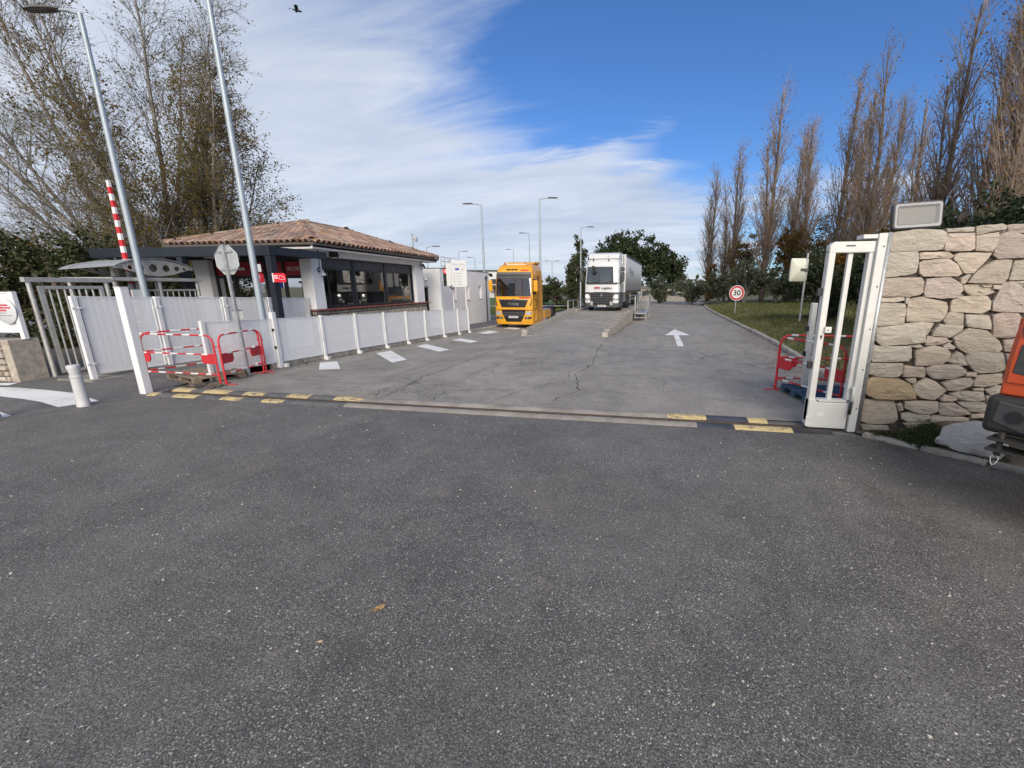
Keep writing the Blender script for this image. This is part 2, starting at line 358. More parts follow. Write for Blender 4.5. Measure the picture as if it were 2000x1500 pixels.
def perforated(name, col, pitch, r):
    m = mat(name, col, .5); nt = m.node_tree; k = N(nt); b = nt.nodes['Principled BSDF']; o = nt.nodes['Material Output']
    uv = k.n('ShaderNodeUVMap').outputs[0]; s_ = k.n('ShaderNodeSeparateXYZ', i={0: uv})
    a = k.m('DIVIDE', s_.outputs[0], pitch); c = k.m('DIVIDE', s_.outputs[1], pitch*.866)
    row = k.m('FLOOR', c); a2 = k.m('ADD', a, k.m('MULTIPLY', k.m('MODULO', row, 2.0), .5))
    fx = k.m('SUBTRACT', k.m('FRACT', a2), .5); fy = k.m('MULTIPLY', k.m('SUBTRACT', k.m('FRACT', c), .5), .866)
    d = k.m('SQRT', k.m('ADD', k.m('MULTIPLY', fx, fx), k.m('MULTIPLY', fy, fy)))
    hole = k.ss(d, r+.03, r-.03)
    t = k.n('ShaderNodeBsdfTransparent'); mx = k.n('ShaderNodeMixShader', i={0: hole, 1: b.outputs[0], 2: t.outputs[0]}); nt.links.new(mx.outputs[0], o.inputs[0]); return m
M_PERF = perforated('perforated_white_sheet', (0.85, 0.85, 0.84), .012, .19)
M_TILE = mat('terracotta_tile', (0.20, 0.118, 0.086), .88, col2=(0.335, 0.24, 0.185), vscale=7, bump=.3, bscale=60, dirt=.35, dirtcol=(.10, .07, .055), obj_rand=.55)
M_TILEB = mat('terracotta_coping', (0.22, 0.07, 0.055), .8, var=.2, vscale=4)
def stone_mat(name, a, b_, c_):
    m = mat(name, a, .92); nt = m.node_tree; k = N(nt); b = nt.nodes['Principled BSDF']
    co0 = k.n('ShaderNodeTexCoord').outputs['Object']; oi = k.n('ShaderNodeObjectInfo').outputs['Random']
    off = k.n('ShaderNodeCombineXYZ', i={0: k.m('MULTIPLY', oi, 37.), 1: k.m('MULTIPLY', oi, 91.), 2: k.m('MULTIPLY', oi, 13.)}).outputs[0]
    co = k.vm('ADD', co0, off).outputs[0]
    ms = k.n('ShaderNodeMapping', i={0: co, 'Rotation': (0, R(12), 0), 'Scale': (5, 5, 15)}).outputs[0]
    lay = k.noise(ms, 1.3, 9, .64, 1.0); spot = k.noise(co, 26, 6, .7)
    c = k.mix(k.ss(k.m('FRACT', k.m('MULTIPLY', oi, 5.3)), .15, .85), a, b_)
    c = k.mix(k.m('MULTIPLY', k.ss(k.m('FRACT', k.m('MULTIPLY', oi, 17.1)), .62, .9), .5), c, c_)
    c = k.mix(1.0, c, k.ramp(lay, (.28, .80), (.5, 1.0), (.74, 1.13)), 'MULTIPLY')
    c = k.mix(k.m('MULTIPLY', k.ss(spot, .60, .78), .35), c, (.17, .14, .115))
    c = k.mix(k.m('MULTIPLY', k.ss(k.noise(co, 3.2, 6, .7), .60, .80), .35), c, (.40, .29, .15))
    c = k.mix(k.m('MULTIPLY', k.ss(k.noise(co, 1.9, 7, .72), .62, .76), .55), c, (.13, .115, .10))
    c = k.mix(1.0, c, k.ramp(k.m('FRACT', k.m('MULTIPLY', oi, 29.7)), (0, .86), (1, 1.10)), 'MULTIPLY')
    nt.links.new(c, b.inputs['Base Color'])
    h = k.m('ADD', lay, k.m('MULTIPLY', k.noise(co, 34, 7, .68), .45))
    bp = k.n('ShaderNodeBump', i={'Strength': 1.0, 'Distance': .03, 'Height': h}); nt.links.new(bp.outputs[0], b.inputs['Normal']); return m
M_STONE = stone_mat('limestone', (0.50, 0.425, 0.34), (0.45, 0.405, 0.34), (0.47, 0.37, 0.335))
M_STONEY = stone_mat('ochre_limestone', (0.44, 0.335, 0.20), (0.43, 0.33, 0.205), (0.42, 0.33, 0.22))
M_STONEW = stone_mat('pale_limestone', (0.47, 0.42, 0.345), (0.44, 0.40, 0.34), (0.46, 0.38, 0.32))
M_ROCK = stone_mat('grey_white_rock', (0.50, 0.495, 0.48), (0.46, 0.455, 0.44), (0.42, 0.40, 0.37))
M_MORTAR = mat('dark_mortar', (0.085, 0.07, 0.056), .95, var=.3, vscale=12, bump=.8, bscale=50)  # mortar darkened so its colour carries the shadow in the joints
M_MORTARL = mat('pale_mortar', (0.40, 0.35, 0.29), .95, var=.2, vscale=8, bump=.6, bscale=60)
M_SOIL = mat('dry_soil', (0.135, 0.10, 0.072), .95, var=.4, vscale=3, bump=1.0, bscale=30, col2=(0.20, 0.16, 0.115))
def glass(name, tint, refl, rough=.02, through=True):
    m = bpy.data.materials.new(name); m.use_nodes = True; nt = m.node_tree; nt.nodes.clear(); k = N(nt)
    g = k.n('ShaderNodeBsdfGlossy', i={'Color': (1, 1, 1, 1), 'Roughness': rough})
    t = k.n('ShaderNodeBsdfTransparent', i={'Color': tuple(tint)+(1,)})
    fr = k.n('ShaderNodeFresnel', i={'IOR': 1.5}); f = k.m('MULTIPLY', k.m('ADD', fr.outputs[0], refl, clamp=True), k.m('SUBTRACT', 1.0, k.n('ShaderNodeNewGeometry').outputs['Backfacing']))
    mx = k.n('ShaderNodeMixShader', i={0: f, 1: t.outputs[0], 2: g.outputs[0]}); o = k.n('ShaderNodeOutputMaterial'); nt.links.new(mx.outputs[0], o.inputs[0]); return m
M_GLASS = glass('window_glass', (.55, .58, .58), .06)
M_FILM = glass('mirror_film_glass', (.08, .08, .08), .62)
M_CABG = glass('cab_glass', (.42, .48, .47), .10)
M_LENS = glass('lamp_lens', (.9, .9, .9), .0, .35)
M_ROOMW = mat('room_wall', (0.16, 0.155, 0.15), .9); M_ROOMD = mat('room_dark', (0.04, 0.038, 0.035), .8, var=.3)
M_REDSIGN = mat('red_sign_film', (0.40, 0.010, 0.022), .4); M_TXTW = mat('white_lettering', (0.8, 0.8, 0.8), .5); M_TXTR = mat('red_lettering', (0.55, 0.03, 0.05), .5)
M_TXTK = mat('black_lettering', (0.012, 0.012, 0.013), .5); M_TXTB = mat('blue_lettering', (0.03, 0.07, 0.32), .5); M_SIGNW = mat('white_sign_face', (0.58, 0.585, 0.59), .4, var=.03)
M_SIGNBK = mat('sign_back_metal', (0.42, 0.45, 0.455), .5, metal=.3, var=.08, vscale=5, dirt=.15)
M_TXTG = mat('grey_lettering', (0.16, 0.17, 0.19), .5)
M_REDLAMP = mat('lit_red_lamp', (0.8, 0.02, 0.02), .3, emit=(1.0, 0.03, 0.03, 5.0))
M_HEADL = mat('lit_headlamp', (0.9, 0.9, 0.85), .2, emit=(1.0, 0.93, 0.8, 3.2))
M_CHROME = mat('chrome', (0.75, 0.75, 0.76), .15, metal=1.0)
def text(body, size, material, name, parent, loc, rot, extrude=0.002, align='CENTER', xs=1.0, bold=0.0):
    """flat lettering as a mesh"""
    cu = bpy.data.curves.new(name, 'FONT'); cu.body = body; cu.size = size; cu.extrude = extrude; cu.align_x = align; cu.align_y = 'CENTER'; cu.offset = bold; cu.resolution_u = 3
    o = bpy.data.objects.new(name, cu); C.objects.link(o)
    dg = bpy.context.evaluated_depsgraph_get(); me = bpy.data.meshes.new_from_object(o.evaluated_get(dg)); me.materials.clear(); me.materials.append(material)
    bpy.data.objects.remove(o); bpy.data.curves.remove(cu)
    q = link(bpy.data.objects.new(name, me)); q.parent = parent; q.location = loc; q.rotation_euler = rot; q.scale = (xs, 1, 1); return q
# ================================================================== ground
def grid(name, xs, ys, zf, material, kind='structure', label=None, xr=None):
    b = MB(); nx, ny = len(xs), len(ys)
    for j, y in enumerate(ys):
        for i, x in enumerate(xs):
            X = xr(x, y) if xr else x; b.v.append((X, y, zf(X, y)))
    for j in range(ny-1):
        for i in range(nx-1):
            a = j*nx+i; b.f.append((a, a+1, a+nx+1, a+nx)); b.mi.append(0)
    o = b.build(name, material, None, True); o['kind'] = kind
    if label: o['label'] = label
    return o
def lin(a, b, n): return [a+(b-a)*i/n for i in range(n+1)]
def lawnmat(name, g1, g2, br):
    m = mat(name, g1, .95); nt = m.node_tree; k = N(nt); b = nt.nodes['Principled BSDF']; co = k.n('ShaderNodeTexCoord').outputs['Object']
    c = k.mix(k.ss(k.noise(co, 1.2, 6, .65), .35, .65), g1, g2); c = k.mix(k.ss(k.noise(co, .35, 5, .6), .45, .68), c, br)
    c = k.mix(k.m('MULTIPLY', k.ss(k.noise(co, 40, 4, .7), .5, .7), .5), c, tuple(x*.4 for x in g1)); nt.links.new(c, b.inputs['Base Color'])
    bp = k.n('ShaderNodeBump', i={'Strength': 1.0, 'Distance': .05, 'Height': k.noise(co, 35, 5, .7)}); nt.links.new(bp.outputs[0], b.inputs['Normal']); return m
M_LAWN = lawnmat('lawn_soil', (0.085, 0.108, 0.034), (0.135, 0.135, 0.055), (0.20, 0.15, 0.082))
M_LAWNG = lawnmat('green_lawn', (0.055, 0.105, 0.022), (0.075, 0.13, 0.03), (0.085, 0.12, 0.035))
M_FIELD = lawnmat('far_field', (0.075, 0.08, 0.04), (0.11, 0.11, 0.06), (0.15, 0.13, 0.085))
b = MB(); S_ = 3000
b.add([(-S_, -S_, -1.3), (S_, -S_, -1.3), (S_, S_, -1.3), (-S_, S_, -1.3)], [(0, 1, 2, 3)]); o = b.build('terrain', M_FIELD); o['kind'] = 'structure'
b = MB(); b.add([(-70, -40, 0), (60, -40, 0), (60, 5.97, 0), (-70, 5.97, 0)], [(0, 1, 2, 3)]); fore = b.build('forecourt', M_ASPH); fore['kind'] = 'structure'
b = MB(); b.add([(-60, 5.98, -.02), (60, 5.98, -.02), (60, 6.62, -.02), (-60, 6.62, -.02)], [(0, 1, 2, 3)]); o = b.build('ground_strip', M_CONCD); o['kind'] = 'structure'
# the road inside the gate
road = grid('access_road', [i/30 for i in range(31)], lin(6.48, 20, 28)+lin(21, 64, 43), lambda x, y: road_z(x, y), M_ROAD,
            xr=lambda u, y: -9.36+(kerb_x(y)+.02+9.36)*u)
# the pavement on the left
b = MB(); b.add([(-9.16, 5.96, .004), (-9.62, 4.5, .004), (-9.98, 3.72, .004), (-11.2, 2.9, .004), (-60, -6, .004), (-60, 6.6, .004), (-9.2, 6.6, .004)], [tuple(range(7))])
pav = b.build('pavement', M_PAVE); pav['kind'] = 'structure'
PZ = lambda x, y: road_z(-9.4, y)+.004+.12*sm(6.6, 8.4, y)
grid('footpath', [-60, -30, -18, -13, -9.47], lin(6.59, 38, 40), PZ, M_PAVE)
# lawns
lawn = grid('lawn', [(i/60)**1.6 for i in range(61)], lin(6.7, 64, 90), lawn_z, M_LAWN, xr=lambda u, y: kerb_x(min(y, 47))+.16+75*u)
grid('lawn', lin(-70, -9.6, 24), lin(31.5, 52, 20), lambda x, y: road_z(-9, y)+.06+.45*sm(-14, -40, x), M_LAWNG)
grid('lawn', lin(-60, -6.6, 20), lin(55, 90, 20), lambda x, y: -.62+.25*sm(-10, -40, x), M_LAWNG)
b = MB(); pth = [(-40, 50.5), (-20, 52), (-12, 53.5), (-7, 56), (-4, 60), (0, 63)]
for (x0, y0), (x1, y1) in zip(pth, pth[1:]): b.add([(x0, y0, -.55), (x1, y1, -.55), (x1, y1+4, -.55), (x0, y0+4, -.55)], [(0, 1, 2, 3)])
o = b.build('path', M_CONC); o['kind'] = 'structure'
b = MB(); b.add([(-120, 64, -.70), (150, 64, -.70), (150, 76, -.70), (-120, 76, -.70)], [(0, 1, 2, 3)]); o = b.build('cross_road', M_ROAD); o['kind'] = 'structure'

# ---- kerb stones on the right of the road
kst = MB(); kst.box((0, 0, 0), (.17, .93, .26), ch=.03); ksm = kst.mesh('kerb_stone', M_KERB)
kerb = thing('kerb', None, None, (0, 0, 0)); kerb['kind'] = 'structure'
y = 6.9
while y < 52:
    x0, x1 = kerb_x(y), kerb_x(y+.95); a = -math.atan2(x1-x0, .95); L = math.hypot(.95, x1-x0)
    inst(ksm, 'kerb_stone', kerb, ((x0+x1)/2+.08+rnd.uniform(-.012, .012), y+.475, road_z(2, y)+.0+rnd.uniform(-.01, .008)), (rnd.uniform(-.02, .02), rnd.uniform(-.03, .03), a+rnd.uniform(-.012, .012)), (1, 1.0, 1))
    y += .95*math.cos(a)
# kerb stones under the low fence on the left
kst2 = MB(); kst2.box((0, 0, 0), (.16, .98, .24), ch=.025); ksm2 = kst2.mesh('kerb_stone', M_KERB)
kerbl = thing('kerb', None, None, (0, 0, 0)); kerbl['kind'] = 'structure'
y = 8.9
while y < 33:
    inst(ksm2, 'kerb_stone', kerbl, (-9.46+rnd.uniform(-.01, .01), y+.5, road_z(-9.4, y+.5)+.005), (-.03+rnd.uniform(-.01, .01), rnd.uniform(-.02, .02), rnd.uniform(-.01, .01))); y += 1.0

# ---- gate threshold: twin humps with the gate rail between them
thr = thing('gate_threshold', None, None, (0, 0, 0)); thr['kind'] = 'structure'
def hump(x0, x1, y0, y1, h, name, material, seg=1, tap=False):
    prof = [(y0, -.02), (y0+.004, .004), (y0+(y1-y0)*.28, h*.85), (y0+(y1-y0)*.5, h), (y0+(y1-y0)*.75, h*.8), (y1-.004, .006), (y1, -.02)]
    q = MB(); q.loft([[(x, yy, zz) for yy, zz in prof] for x in (x0, x1)]); return q.build(name, material, thr, 40)
FR = (5.92, 6.15, .030); BK = (6.24, 6.53, .040)
xs = [-9.15, -5.0, -3.4, .35]
hump(-5.0, .84, *FR, 'concrete_hump', M_CONC); hump(-4.9, .42, *BK, 'concrete_hump', M_CONC)
def rubber_row(yy, segs):
    for x0, x1, mt in segs: hump(x0+.004, x1-.004, *yy, 'rubber_block', mt)
M_RUBG = mat('worn_grey_rubber', (0.105, 0.105, 0.107), .8, var=.25, vscale=5, bump=.3, bscale=60, dirt=.5, dirtcol=(.2, .185, .16))
M_RUBB = mat('blue_black_rubber', (0.045, 0.05, 0.066), .7, var=.35, vscale=5, bump=.3, bscale=60, dirt=.45, dirtcol=(.17, .16, .15))
rubber_row(FR, [(-9.18, -8.98, M_YEL1), (-8.98, -8.6, M_RUBG), (-8.6, -8.08, M_YEL1), (-8.08, -7.54, M_RUBG), (-7.54, -7.1, M_YEL2), (-7.1, -6.66, M_RUBG), (-6.66, -6.22, M_YEL2), (-6.22, -5.0, M_RUBG),
                (.84, 1.36, M_RUBB), (1.36, 2.15, M_YEL1), (2.15, 2.66, M_RUBBER)])
rubber_row(BK, [(-9.05, -8.62, M_YEL1), (-8.62, -8.32, M_RUBG), (-8.32, -7.74, M_YEL1), (-7.74, -7.42, M_RUBG), (-7.42, -6.96, M_YEL2), (-6.96, -6.46, M_RUBG), (-6.46, -6.0, M_YEL2), (-6.0, -5.48, M_RUBG), (-5.48, -4.9, M_YEL2),
                (.42, 1.02, M_YEL2), (1.02, 1.62, M_RUBB), (1.62, 1.9, M_YEL1)])
q = MB(); q.span((-9.1, 6.165, -.015), (3.0, 6.225, .006)); q.build('rail_channel', M_DGREY, thr); q = MB(); q.span((-9.1, 6.183, .0), (3.0, 6.207, .022)); q.build('rail', mat('rusty_rail', (0.10, 0.07, 0.05), .7, metal=.4, var=.3, vscale=9), thr)

# ---- painted markings
def marking(name, poly, dz=.006, zf=None, m=M_WPAINT):
    q = MB(); zf = zf or (lambda x, y: road_z(x, y))
    q.v = [(x, y, zf(x, y)+dz) for x, y in poly]; q.f = [tuple(range(len(poly)))]; q.mi = [0]; o = q.build(name, m); o['kind'] = 'structure'; return o
for P in ([(-9.0, 10.02), (-8.72, 10.36), (-7.68, 9.2), (-8.14, 9.0)], [(-8.77, 12.23), (-8.70, 12.95), (-6.93, 11.06), (-7.0, 10.42)], [(-8.56, 14.4), (-8.62, 15.2), (-6.79, 13.55), (-6.86, 12.94)],
          [(-8.4, 17.0), (-8.3, 17.8), (-6.95, 16.6), (-7.0, 15.9)], [(-8.75, 20.9), (-8.75, 22.6), (-7.9, 21.9), (-8.0, 20.4)], [(-8.6, 24.6), (-8.6, 26.0), (-7.6, 25.0), (-7.6, 24.0)]): marking('hatch_stripe', P)
q = MB()
AR = [(1.54, 21.0), (.94, 18.2), (1.32, 18.25), (1.21, 14.7), (1.43, 14.75), (1.53, 18.3), (2.02, 18.35)]
q.v = [(x, y, road_z(x, y)+.007) for x, y in AR]; q.f = [(0, 1, 2), (0, 2, 5), (0, 5, 6), (2, 3, 4, 5)]; q.mi = [0]*4; o = q.build('road_arrow', M_WPAINT); o['kind'] = 'structure'
marking('crossing_stripe', [(-12.85, 5.90), (-12.39, 5.94), (-11.52, 5.89), (-10.68, 5.80), (-9.84, 5.54), (-9.55, 5.46), (-9.72, 5.02), (-10.47, 5.22), (-11.08, 5.31), (-11.76, 5.37)], .010, lambda x, y: 0)
marking('crossing_stripe', [(-10.6, 4.75), (-10.19, 4.62), (-9.81, 4.53), (-9.75, 4.2), (-10.3, 4.1)], .010, lambda x, y: 0)
marking('crossing_stripe', [(-13.6, 6.12), (-13.05, 6.27), (-12.9, 6.05), (-13.5, 5.95)], .010, lambda x, y: 0)

# ---- cracks in the old asphalt, as narrow dark ribbons laid on the road surface
M_CRACK = mat('dark_crack', (0.055, 0.05, 0.043), 1.0)
def crack(pts, wd, seed):
    r = random.Random(seed); P = []
    for (x0, y0), (x1, y1) in zip(pts, pts[1:]):
        n = max(2, int(math.hypot(x1-x0, y1-y0)/.14))
        for i in range(n):
            t = i/n; P.append((x0+(x1-x0)*t+r.uniform(-.035, .035), y0+(y1-y0)*t+r.uniform(-.035, .035)))
    P.append(pts[-1]); q = MB()
    for i, (x, y) in enumerate(P):
        a = P[max(i-1, 0)]; c = P[min(i+1, len(P)-1)]; dx, dy = c[0]-a[0], c[1]-a[1]; L = math.hypot(dx, dy) or 1
        ww = wd*r.uniform(.1, .95)*(0.15 if i in (0, len(P)-1) else 1)
        for s in (-1, 1): q.v.append((x-dy/L*ww*s, y+dx/L*ww*s, road_z(x, y)+.004))
    for i in range(len(P)-1): q.f.append((2*i, 2*i+1, 2*i+3, 2*i+2)); q.mi.append(0)
    return q.build('crack', M_CRACK, road)
crack([(-4.7, 6.65), (-4.9, 8.4), (-4.8, 10.6), (-4.9, 13.5), (-5.0, 16.6)], .016, 1)
crack([(-1.4, 16.9), (-1.45, 13.2), (-1.3, 10.6), (-1.5, 9.3), (-1.2, 7.8), (-1.6, 6.9)], .018, 2)
crack([(-1.3, 10.6), (-1.75, 9.7), (-1.6, 8.8), (-2.3, 7.6), (-2.6, 6.8)], .010, 3)
crack([(-8.3, 8.1), (-6.3, 8.3), (-4.9, 8.4)], .009, 4); crack([(.1, 9.3), (.5, 8.9), (.45, 8.2)], .014, 5); crack([(.4, 9.2), (.9, 9.1)], .010, 6)
crack([(-3.9, 9.6), (-3.1, 10.2), (-2.6, 11.3), (-2.9, 12.4), (-2.3, 13.6)], .010, 7); crack([(-3.1, 10.2), (-3.4, 11.2), (-3.1, 12.6), (-3.5, 13.8)], .009, 8); crack([(-3.9, 12.9), (-2.9, 12.4), (-2.0, 12.7)], .008, 9)
crack([(-4.6, 14.5), (-3.5, 13.8), (-2.3, 13.6), (-1.5, 14.2)], .010, 10); crack([(-3.9, 7.2), (-3.0, 7.5), (-2.3, 7.6)], .008, 12)
crack([(-4.1, 6.7), (-4.3, 7.5), (-3.9, 8.3), (-3.9, 9.6)], .009, 13); crack([(2.0, 7.6), (.6, 7.7), (-1.2, 7.8)], .008, 14)
crack([(-3.6, 16.5), (-3.2, 18.0), (-3.0, 20.5)], .012, 15); crack([(-2.4, 16), (-2.5, 17.5), (-2.1, 19)], .010, 16)
# ================================================================== stone wall on the right
STONES = "-35,2647;-17,2670;205,2695;485,2682;540,2645;546,2551;528,2451;286,2442;6,2443;-18,2537|-108,2601;-40,2654;-10,2439;-84,2436|531,2698;802,2701;800,2649;549,2649|814,2707;1038,2722;1093,2697;1087,2653;832,2604|1103,2707;1268,2714;1288,2610;1183,2615;1115,2647|552,2633;810,2630;846,2448;798,2426;567,2429;546,2458|833,2597;1029,2629;1038,2577;1033,2476;1014,2413;850,2425|1043,2599;1135,2633;1282,2578;1342,2332;1093,2326;1034,2374;1039,2442|-77,2431;287,2435;309,2357;312,2175;209,2144;22,2120;-61,2129;-72,2292|304,2418;587,2426;658,2372;643,2344;324,2333|329,2296;365,2325;621,2338;711,2265;772,2157;734,2129;397,2125;353,2174|664,2372;706,2404;1017,2397;983,2329;910,2214;882,2161;796,2162;742,2252;672,2325|845,2049;885,2144;996,2259;1061,2304;1214,2308;1212,2221;1207,2106;1175,2032|1234,2296;1382,2304;1425,2082;1231,2076|-77,2104;379,2113;411,2063;427,1940;392,1902;292,1876;-39,1873|433,2093;660,2110;791,2026;817,1965;778,1873;623,1854;447,1877;431,1940|769,2098;828,2145;862,2144;827,2037;779,2038|811,2018;982,2025;1106,1978;1112,1926;1025,1890;911,1889;842,1953|972,2025;1075,2025;1077,1994;1006,1997|1086,2018;1172,2018;1156,1966;1094,1971|1178,2048;1279,2059;1364,1990;1421,1921;1464,1699;1301,1703;1141,1716;1134,1824|1288,2059;1410,2070;1422,2008;1355,2008|-74,1860;231,1868;248,1825;135,1798;-58,1808|249,1858;294,1864;291,1775;260,1787|-55,1788;254,1782;276,1711;287,1530;200,1507;-27,1480;-70,1625|294,1838;438,1872;681,1806;706,1744;703,1619;652,1563;317,1557;293,1711|736,1831;777,1880;1062,1890;1112,1824;1120,1728;1044,1678;740,1695|708,1645;732,1683;871,1673;895,1538;726,1540;693,1581|895,1649;932,1663;1125,1650;1164,1559;1173,1486;938,1514|1152,1656;1248,1687;1386,1686;1449,1592;1494,1546;1512,1451;1359,1391;1210,1389|-7,1468;499,1558;525,1461;548,1294;346,1257;93,1225;20,1281|-65,1439;-16,1451;7,1294;-46,1305|510,1550;604,1541;558,1385;537,1410|611,1439;657,1530;897,1525;888,1463;785,1370;610,1382|548,1294;560,1372;745,1368;792,1324;719,1277;558,1255|825,1371;962,1490;1140,1460;1275,1343;1321,1246;1300,1207;997,1177;886,1247|739,1260;797,1299;870,1246;850,1219;768,1228|376,1240;494,1265;546,1228;481,1212|-63,1263;45,1215;403,1234;432,1089;402,1034;21,994;-42,1114|466,1171;543,1215;641,1254;778,1228;829,1167;814,1075;762,1019;496,981|806,1061;846,1129;894,1196;950,1161;1024,1024;926,1012|977,1124;1017,1178;1338,1202;1419,1002;1327,957;1139,930;1019,1050|-23,977;353,1003;367,868;327,816;173,798;-13,824|370,964;583,966;615,875;605,833;387,821|598,940;683,1000;924,1022;1021,959;1007,893;895,836;712,821;640,877|1022,920;1127,942;1138,878;1029,882|1122,824;1146,891;1383,944;1424,825;1247,765;1134,760|-45,609;-45,723;61,788;343,779;472,727;557,597;568,529;330,498;128,483;29,530|414,790;527,813;535,760;504,729|514,703;628,822;740,778;876,682;830,610;779,542;629,549;555,610|808,770;878,816;1071,867;1112,836;1110,758;981,692;880,683|909,632;984,671;1240,691;1274,589;1164,564;1024,563|829,556;861,614;977,598;1004,561;946,536;844,530|1146,721;1231,743;1249,700;1150,701|1255,719;1341,779;1412,785;1444,685;1324,660|-12,457;333,476;383,368;416,229;380,167;111,117;0,148;-12,323|381,424;425,458;462,363;410,342|454,489;815,513;835,392;748,340;619,339;469,392|449,304;533,334;751,326;778,288;722,239;554,195;464,235|828,501;970,517;1126,439;1165,390;1039,356;875,341;835,392|1008,534;1186,553;1328,529;1357,479;1269,421;1148,428|1165,390;1328,423;1321,355;1185,330|783,325;877,328;1042,334;1166,327;1156,266;822,153;779,218|19,97;319,115;355,32;127,1;14,45|491,175;766,230;795,121;571,91|1269,641;1400,668;1400,563;1302,566|1319,1357;1514,1391;1558,1211;1353,1223|1369,1187;1562,1191;1598,1003;1436,978|1411,964;1602,986;1634,818;1430,813|1433,795;1637,803;1672,618;1465,622|1421,552;1675,606;1707,441;1407,419|1354,386;1710,421;1741,262;1361,239"
WA = math.atan2(-.208, .978)
wall = thing('stone_wall', 'rough pale limestone block wall beside the white gate leaf', 'stone wall', (3.1, 6.22, 0), WA)
# local frame: x along the wall, -y towards the viewer, z up
def stone_mesh(P, depth, r, name, m, grow=.0):
    n = len(P); cx = sum(p[0] for p in P)/n; cz = sum(p[1] for p in P)/n
    P = [(x+(x-cx)/(math.hypot(x-cx, z-cz) or 1)*grow, z+(z-cz)/(math.hypot(x-cx, z-cz) or 1)*grow) for x, z in P]
    # subdivide the outline and make it irregular
    Q = []
    for i in range(n):
        a, c = P[i], P[(i+1) % n]; L = math.hypot(c[0]-a[0], c[1]-a[1]); k = max(1, min(4, int(L/.05)))
        for j in range(k):
            t = j/k; jx = r.uniform(-.005, .005) if j else 0; jz = r.uniform(-.005, .005) if j else 0
            Q.append((a[0]+(c[0]-a[0])*t+jx, a[1]+(c[1]-a[1])*t+jz))
    for _ in range(1):   # soften corners a little
        Q = [((Q[i-1][0]+18*Q[i][0]+Q[(i+1) % len(Q)][0])/20, (Q[i-1][1]+18*Q[i][1]+Q[(i+1) % len(Q)][1])/20) for i in range(len(Q))]
    size = min(max(p[0] for p in P)-min(p[0] for p in P), max(p[1] for p in P)-min(p[1] for p in P))
    tx, tz = r.uniform(-.05, .05), r.uniform(-.06, .06)
    secs = []
    for ins, d in ((0.0, -.05), (0.002, depth*.62), (0.008, depth*.92), (min(.035, size*.16), depth*1.0), (min(.08, size*.32), depth*1.02)):
        sc = []
        for x, z in Q:
            dx, dz = cx-x, cz-z; L = math.hypot(dx, dz) or 1; f = min(.85, ins/L)
            X, Z = x+dx*f, z+dz*f
            nz = mnoise.noise((X*11, Z*17, depth*30+cx*3))+.7*abs(mnoise.noise((X*26, Z*34, cx*5)))-.2; dd = d+(nz*.017*min(1, d/depth)**2+(X-cx)*tx+(Z-cz)*tz if d > 0 else 0)
            sc.append((X, -dd, Z))
        secs.append(sc)
    b = MB(); b.loft(secs, cap=False); k = len(Q); base = 4*k
    b.v.append((cx, -depth*1.1-mnoise.noise((cx*9, cz*9, 1))*.02, cz)); ci = len(b.v)-1
    for i in range(k): b.f.append((base+i, base+(i+1) % k, ci)); b.mi.append(0)
    return b.mesh(name, m, 24)
rs = random.Random(5)
allP = [[(float(q.split(',')[0])/1000, float(q.split(',')[1])/1000) for q in s.split(';')] for s in STONES.split('|')]
for i, P in enumerate(allP):
    if max(p[0] for p in P) > 1.62: P = [(min(p[0], 1.62), p[1]) for p in P]
    m = M_STONEY if i == 47 else M_STONE
    o = inst(stone_mesh(P, rs.uniform(.035, .062), rs, 'stone', m, .011), 'stone', wall)
# the wall goes on beyond the picture in coursed blocks
def courses(parent, x0, x1, z0, z1, r, m, depth=(.03, .06), hmin=.14, hmax=.24, wmin=.2, wmax=.45, gap=.012, M=None, name='stone'):
    z = z0
    while z < z1-.03:
        h = min(r.uniform(hmin, hmax), z1-z);  h = z1-z if z1-z-h < hmin*.6 else h
        x = x0-r.uniform(0, .1)
        while x < x1:
            wd = r.uniform(wmin, wmax); a, c = max(x, x0)+gap*.5, min(x+wd, x1)-gap*.5
            if c-a > .05:
                j = lambda s: r.uniform(-s, s); e = h*.12
                P = [(a+abs(j(.01)), z+gap/2+abs(j(e))*.5), ((a+c)/2, z+gap/2+abs(j(e))*.4), (c-abs(j(.015)), z+gap/2+abs(j(e))*.5), (c-abs(j(.012)), z+h*.55), (c-abs(j(.02)), z+h-gap/2-abs(j(e))*.5), ((a+c)/2+j(.03), z+h-gap/2), (a+abs(j(.02)), z+h-gap/2-abs(j(e))*.5), (a+abs(j(.01)), z+h*.45)]
                o = inst(stone_mesh(P, r.uniform(*depth), r, name, m), name, parent)
                if M is not None: o.matrix_local = M
            x += wd
        z += h
courses(wall, 1.63, 4.2, 0.0, 2.72, rs, M_STONE, wmin=.25, wmax=.55)
# a few chips that fill the joints
for i in range(46):
    x, z = rs.uniform(.02, 1.5), rs.uniform(.1, 2.5); s = rs.uniform(.012, .03)
    P = [(x-s*rs.uniform(1, 2.4), z-s*.5), (x+s*rs.uniform(.2, 1.5), z-s*rs.uniform(.4, .7)), (x+s*rs.uniform(1, 2), z+s*.3), (x-s*.3, z+s*rs.uniform(.4, .7))]
    inst(stone_mesh(P, .022, rs, 'chip', M_STONE), 'chip', wall)
q = MB(); q.span((-.09, .012, -.3), (4.2, .42, 2.64), ch=.01); q.build('mortar_core', M_MORTAR, wall)
q = MB(); q.span((-.10, -.005, 2.62), (4.2, .40, 2.685), ch=.015); q.build('wall_top', M_CONC, wall)
q = MB(); q.span((-.13, -.02, -.1), (-.085, .40, 2.60)); q.build('mortar_edge', M_MORTARL, wall)

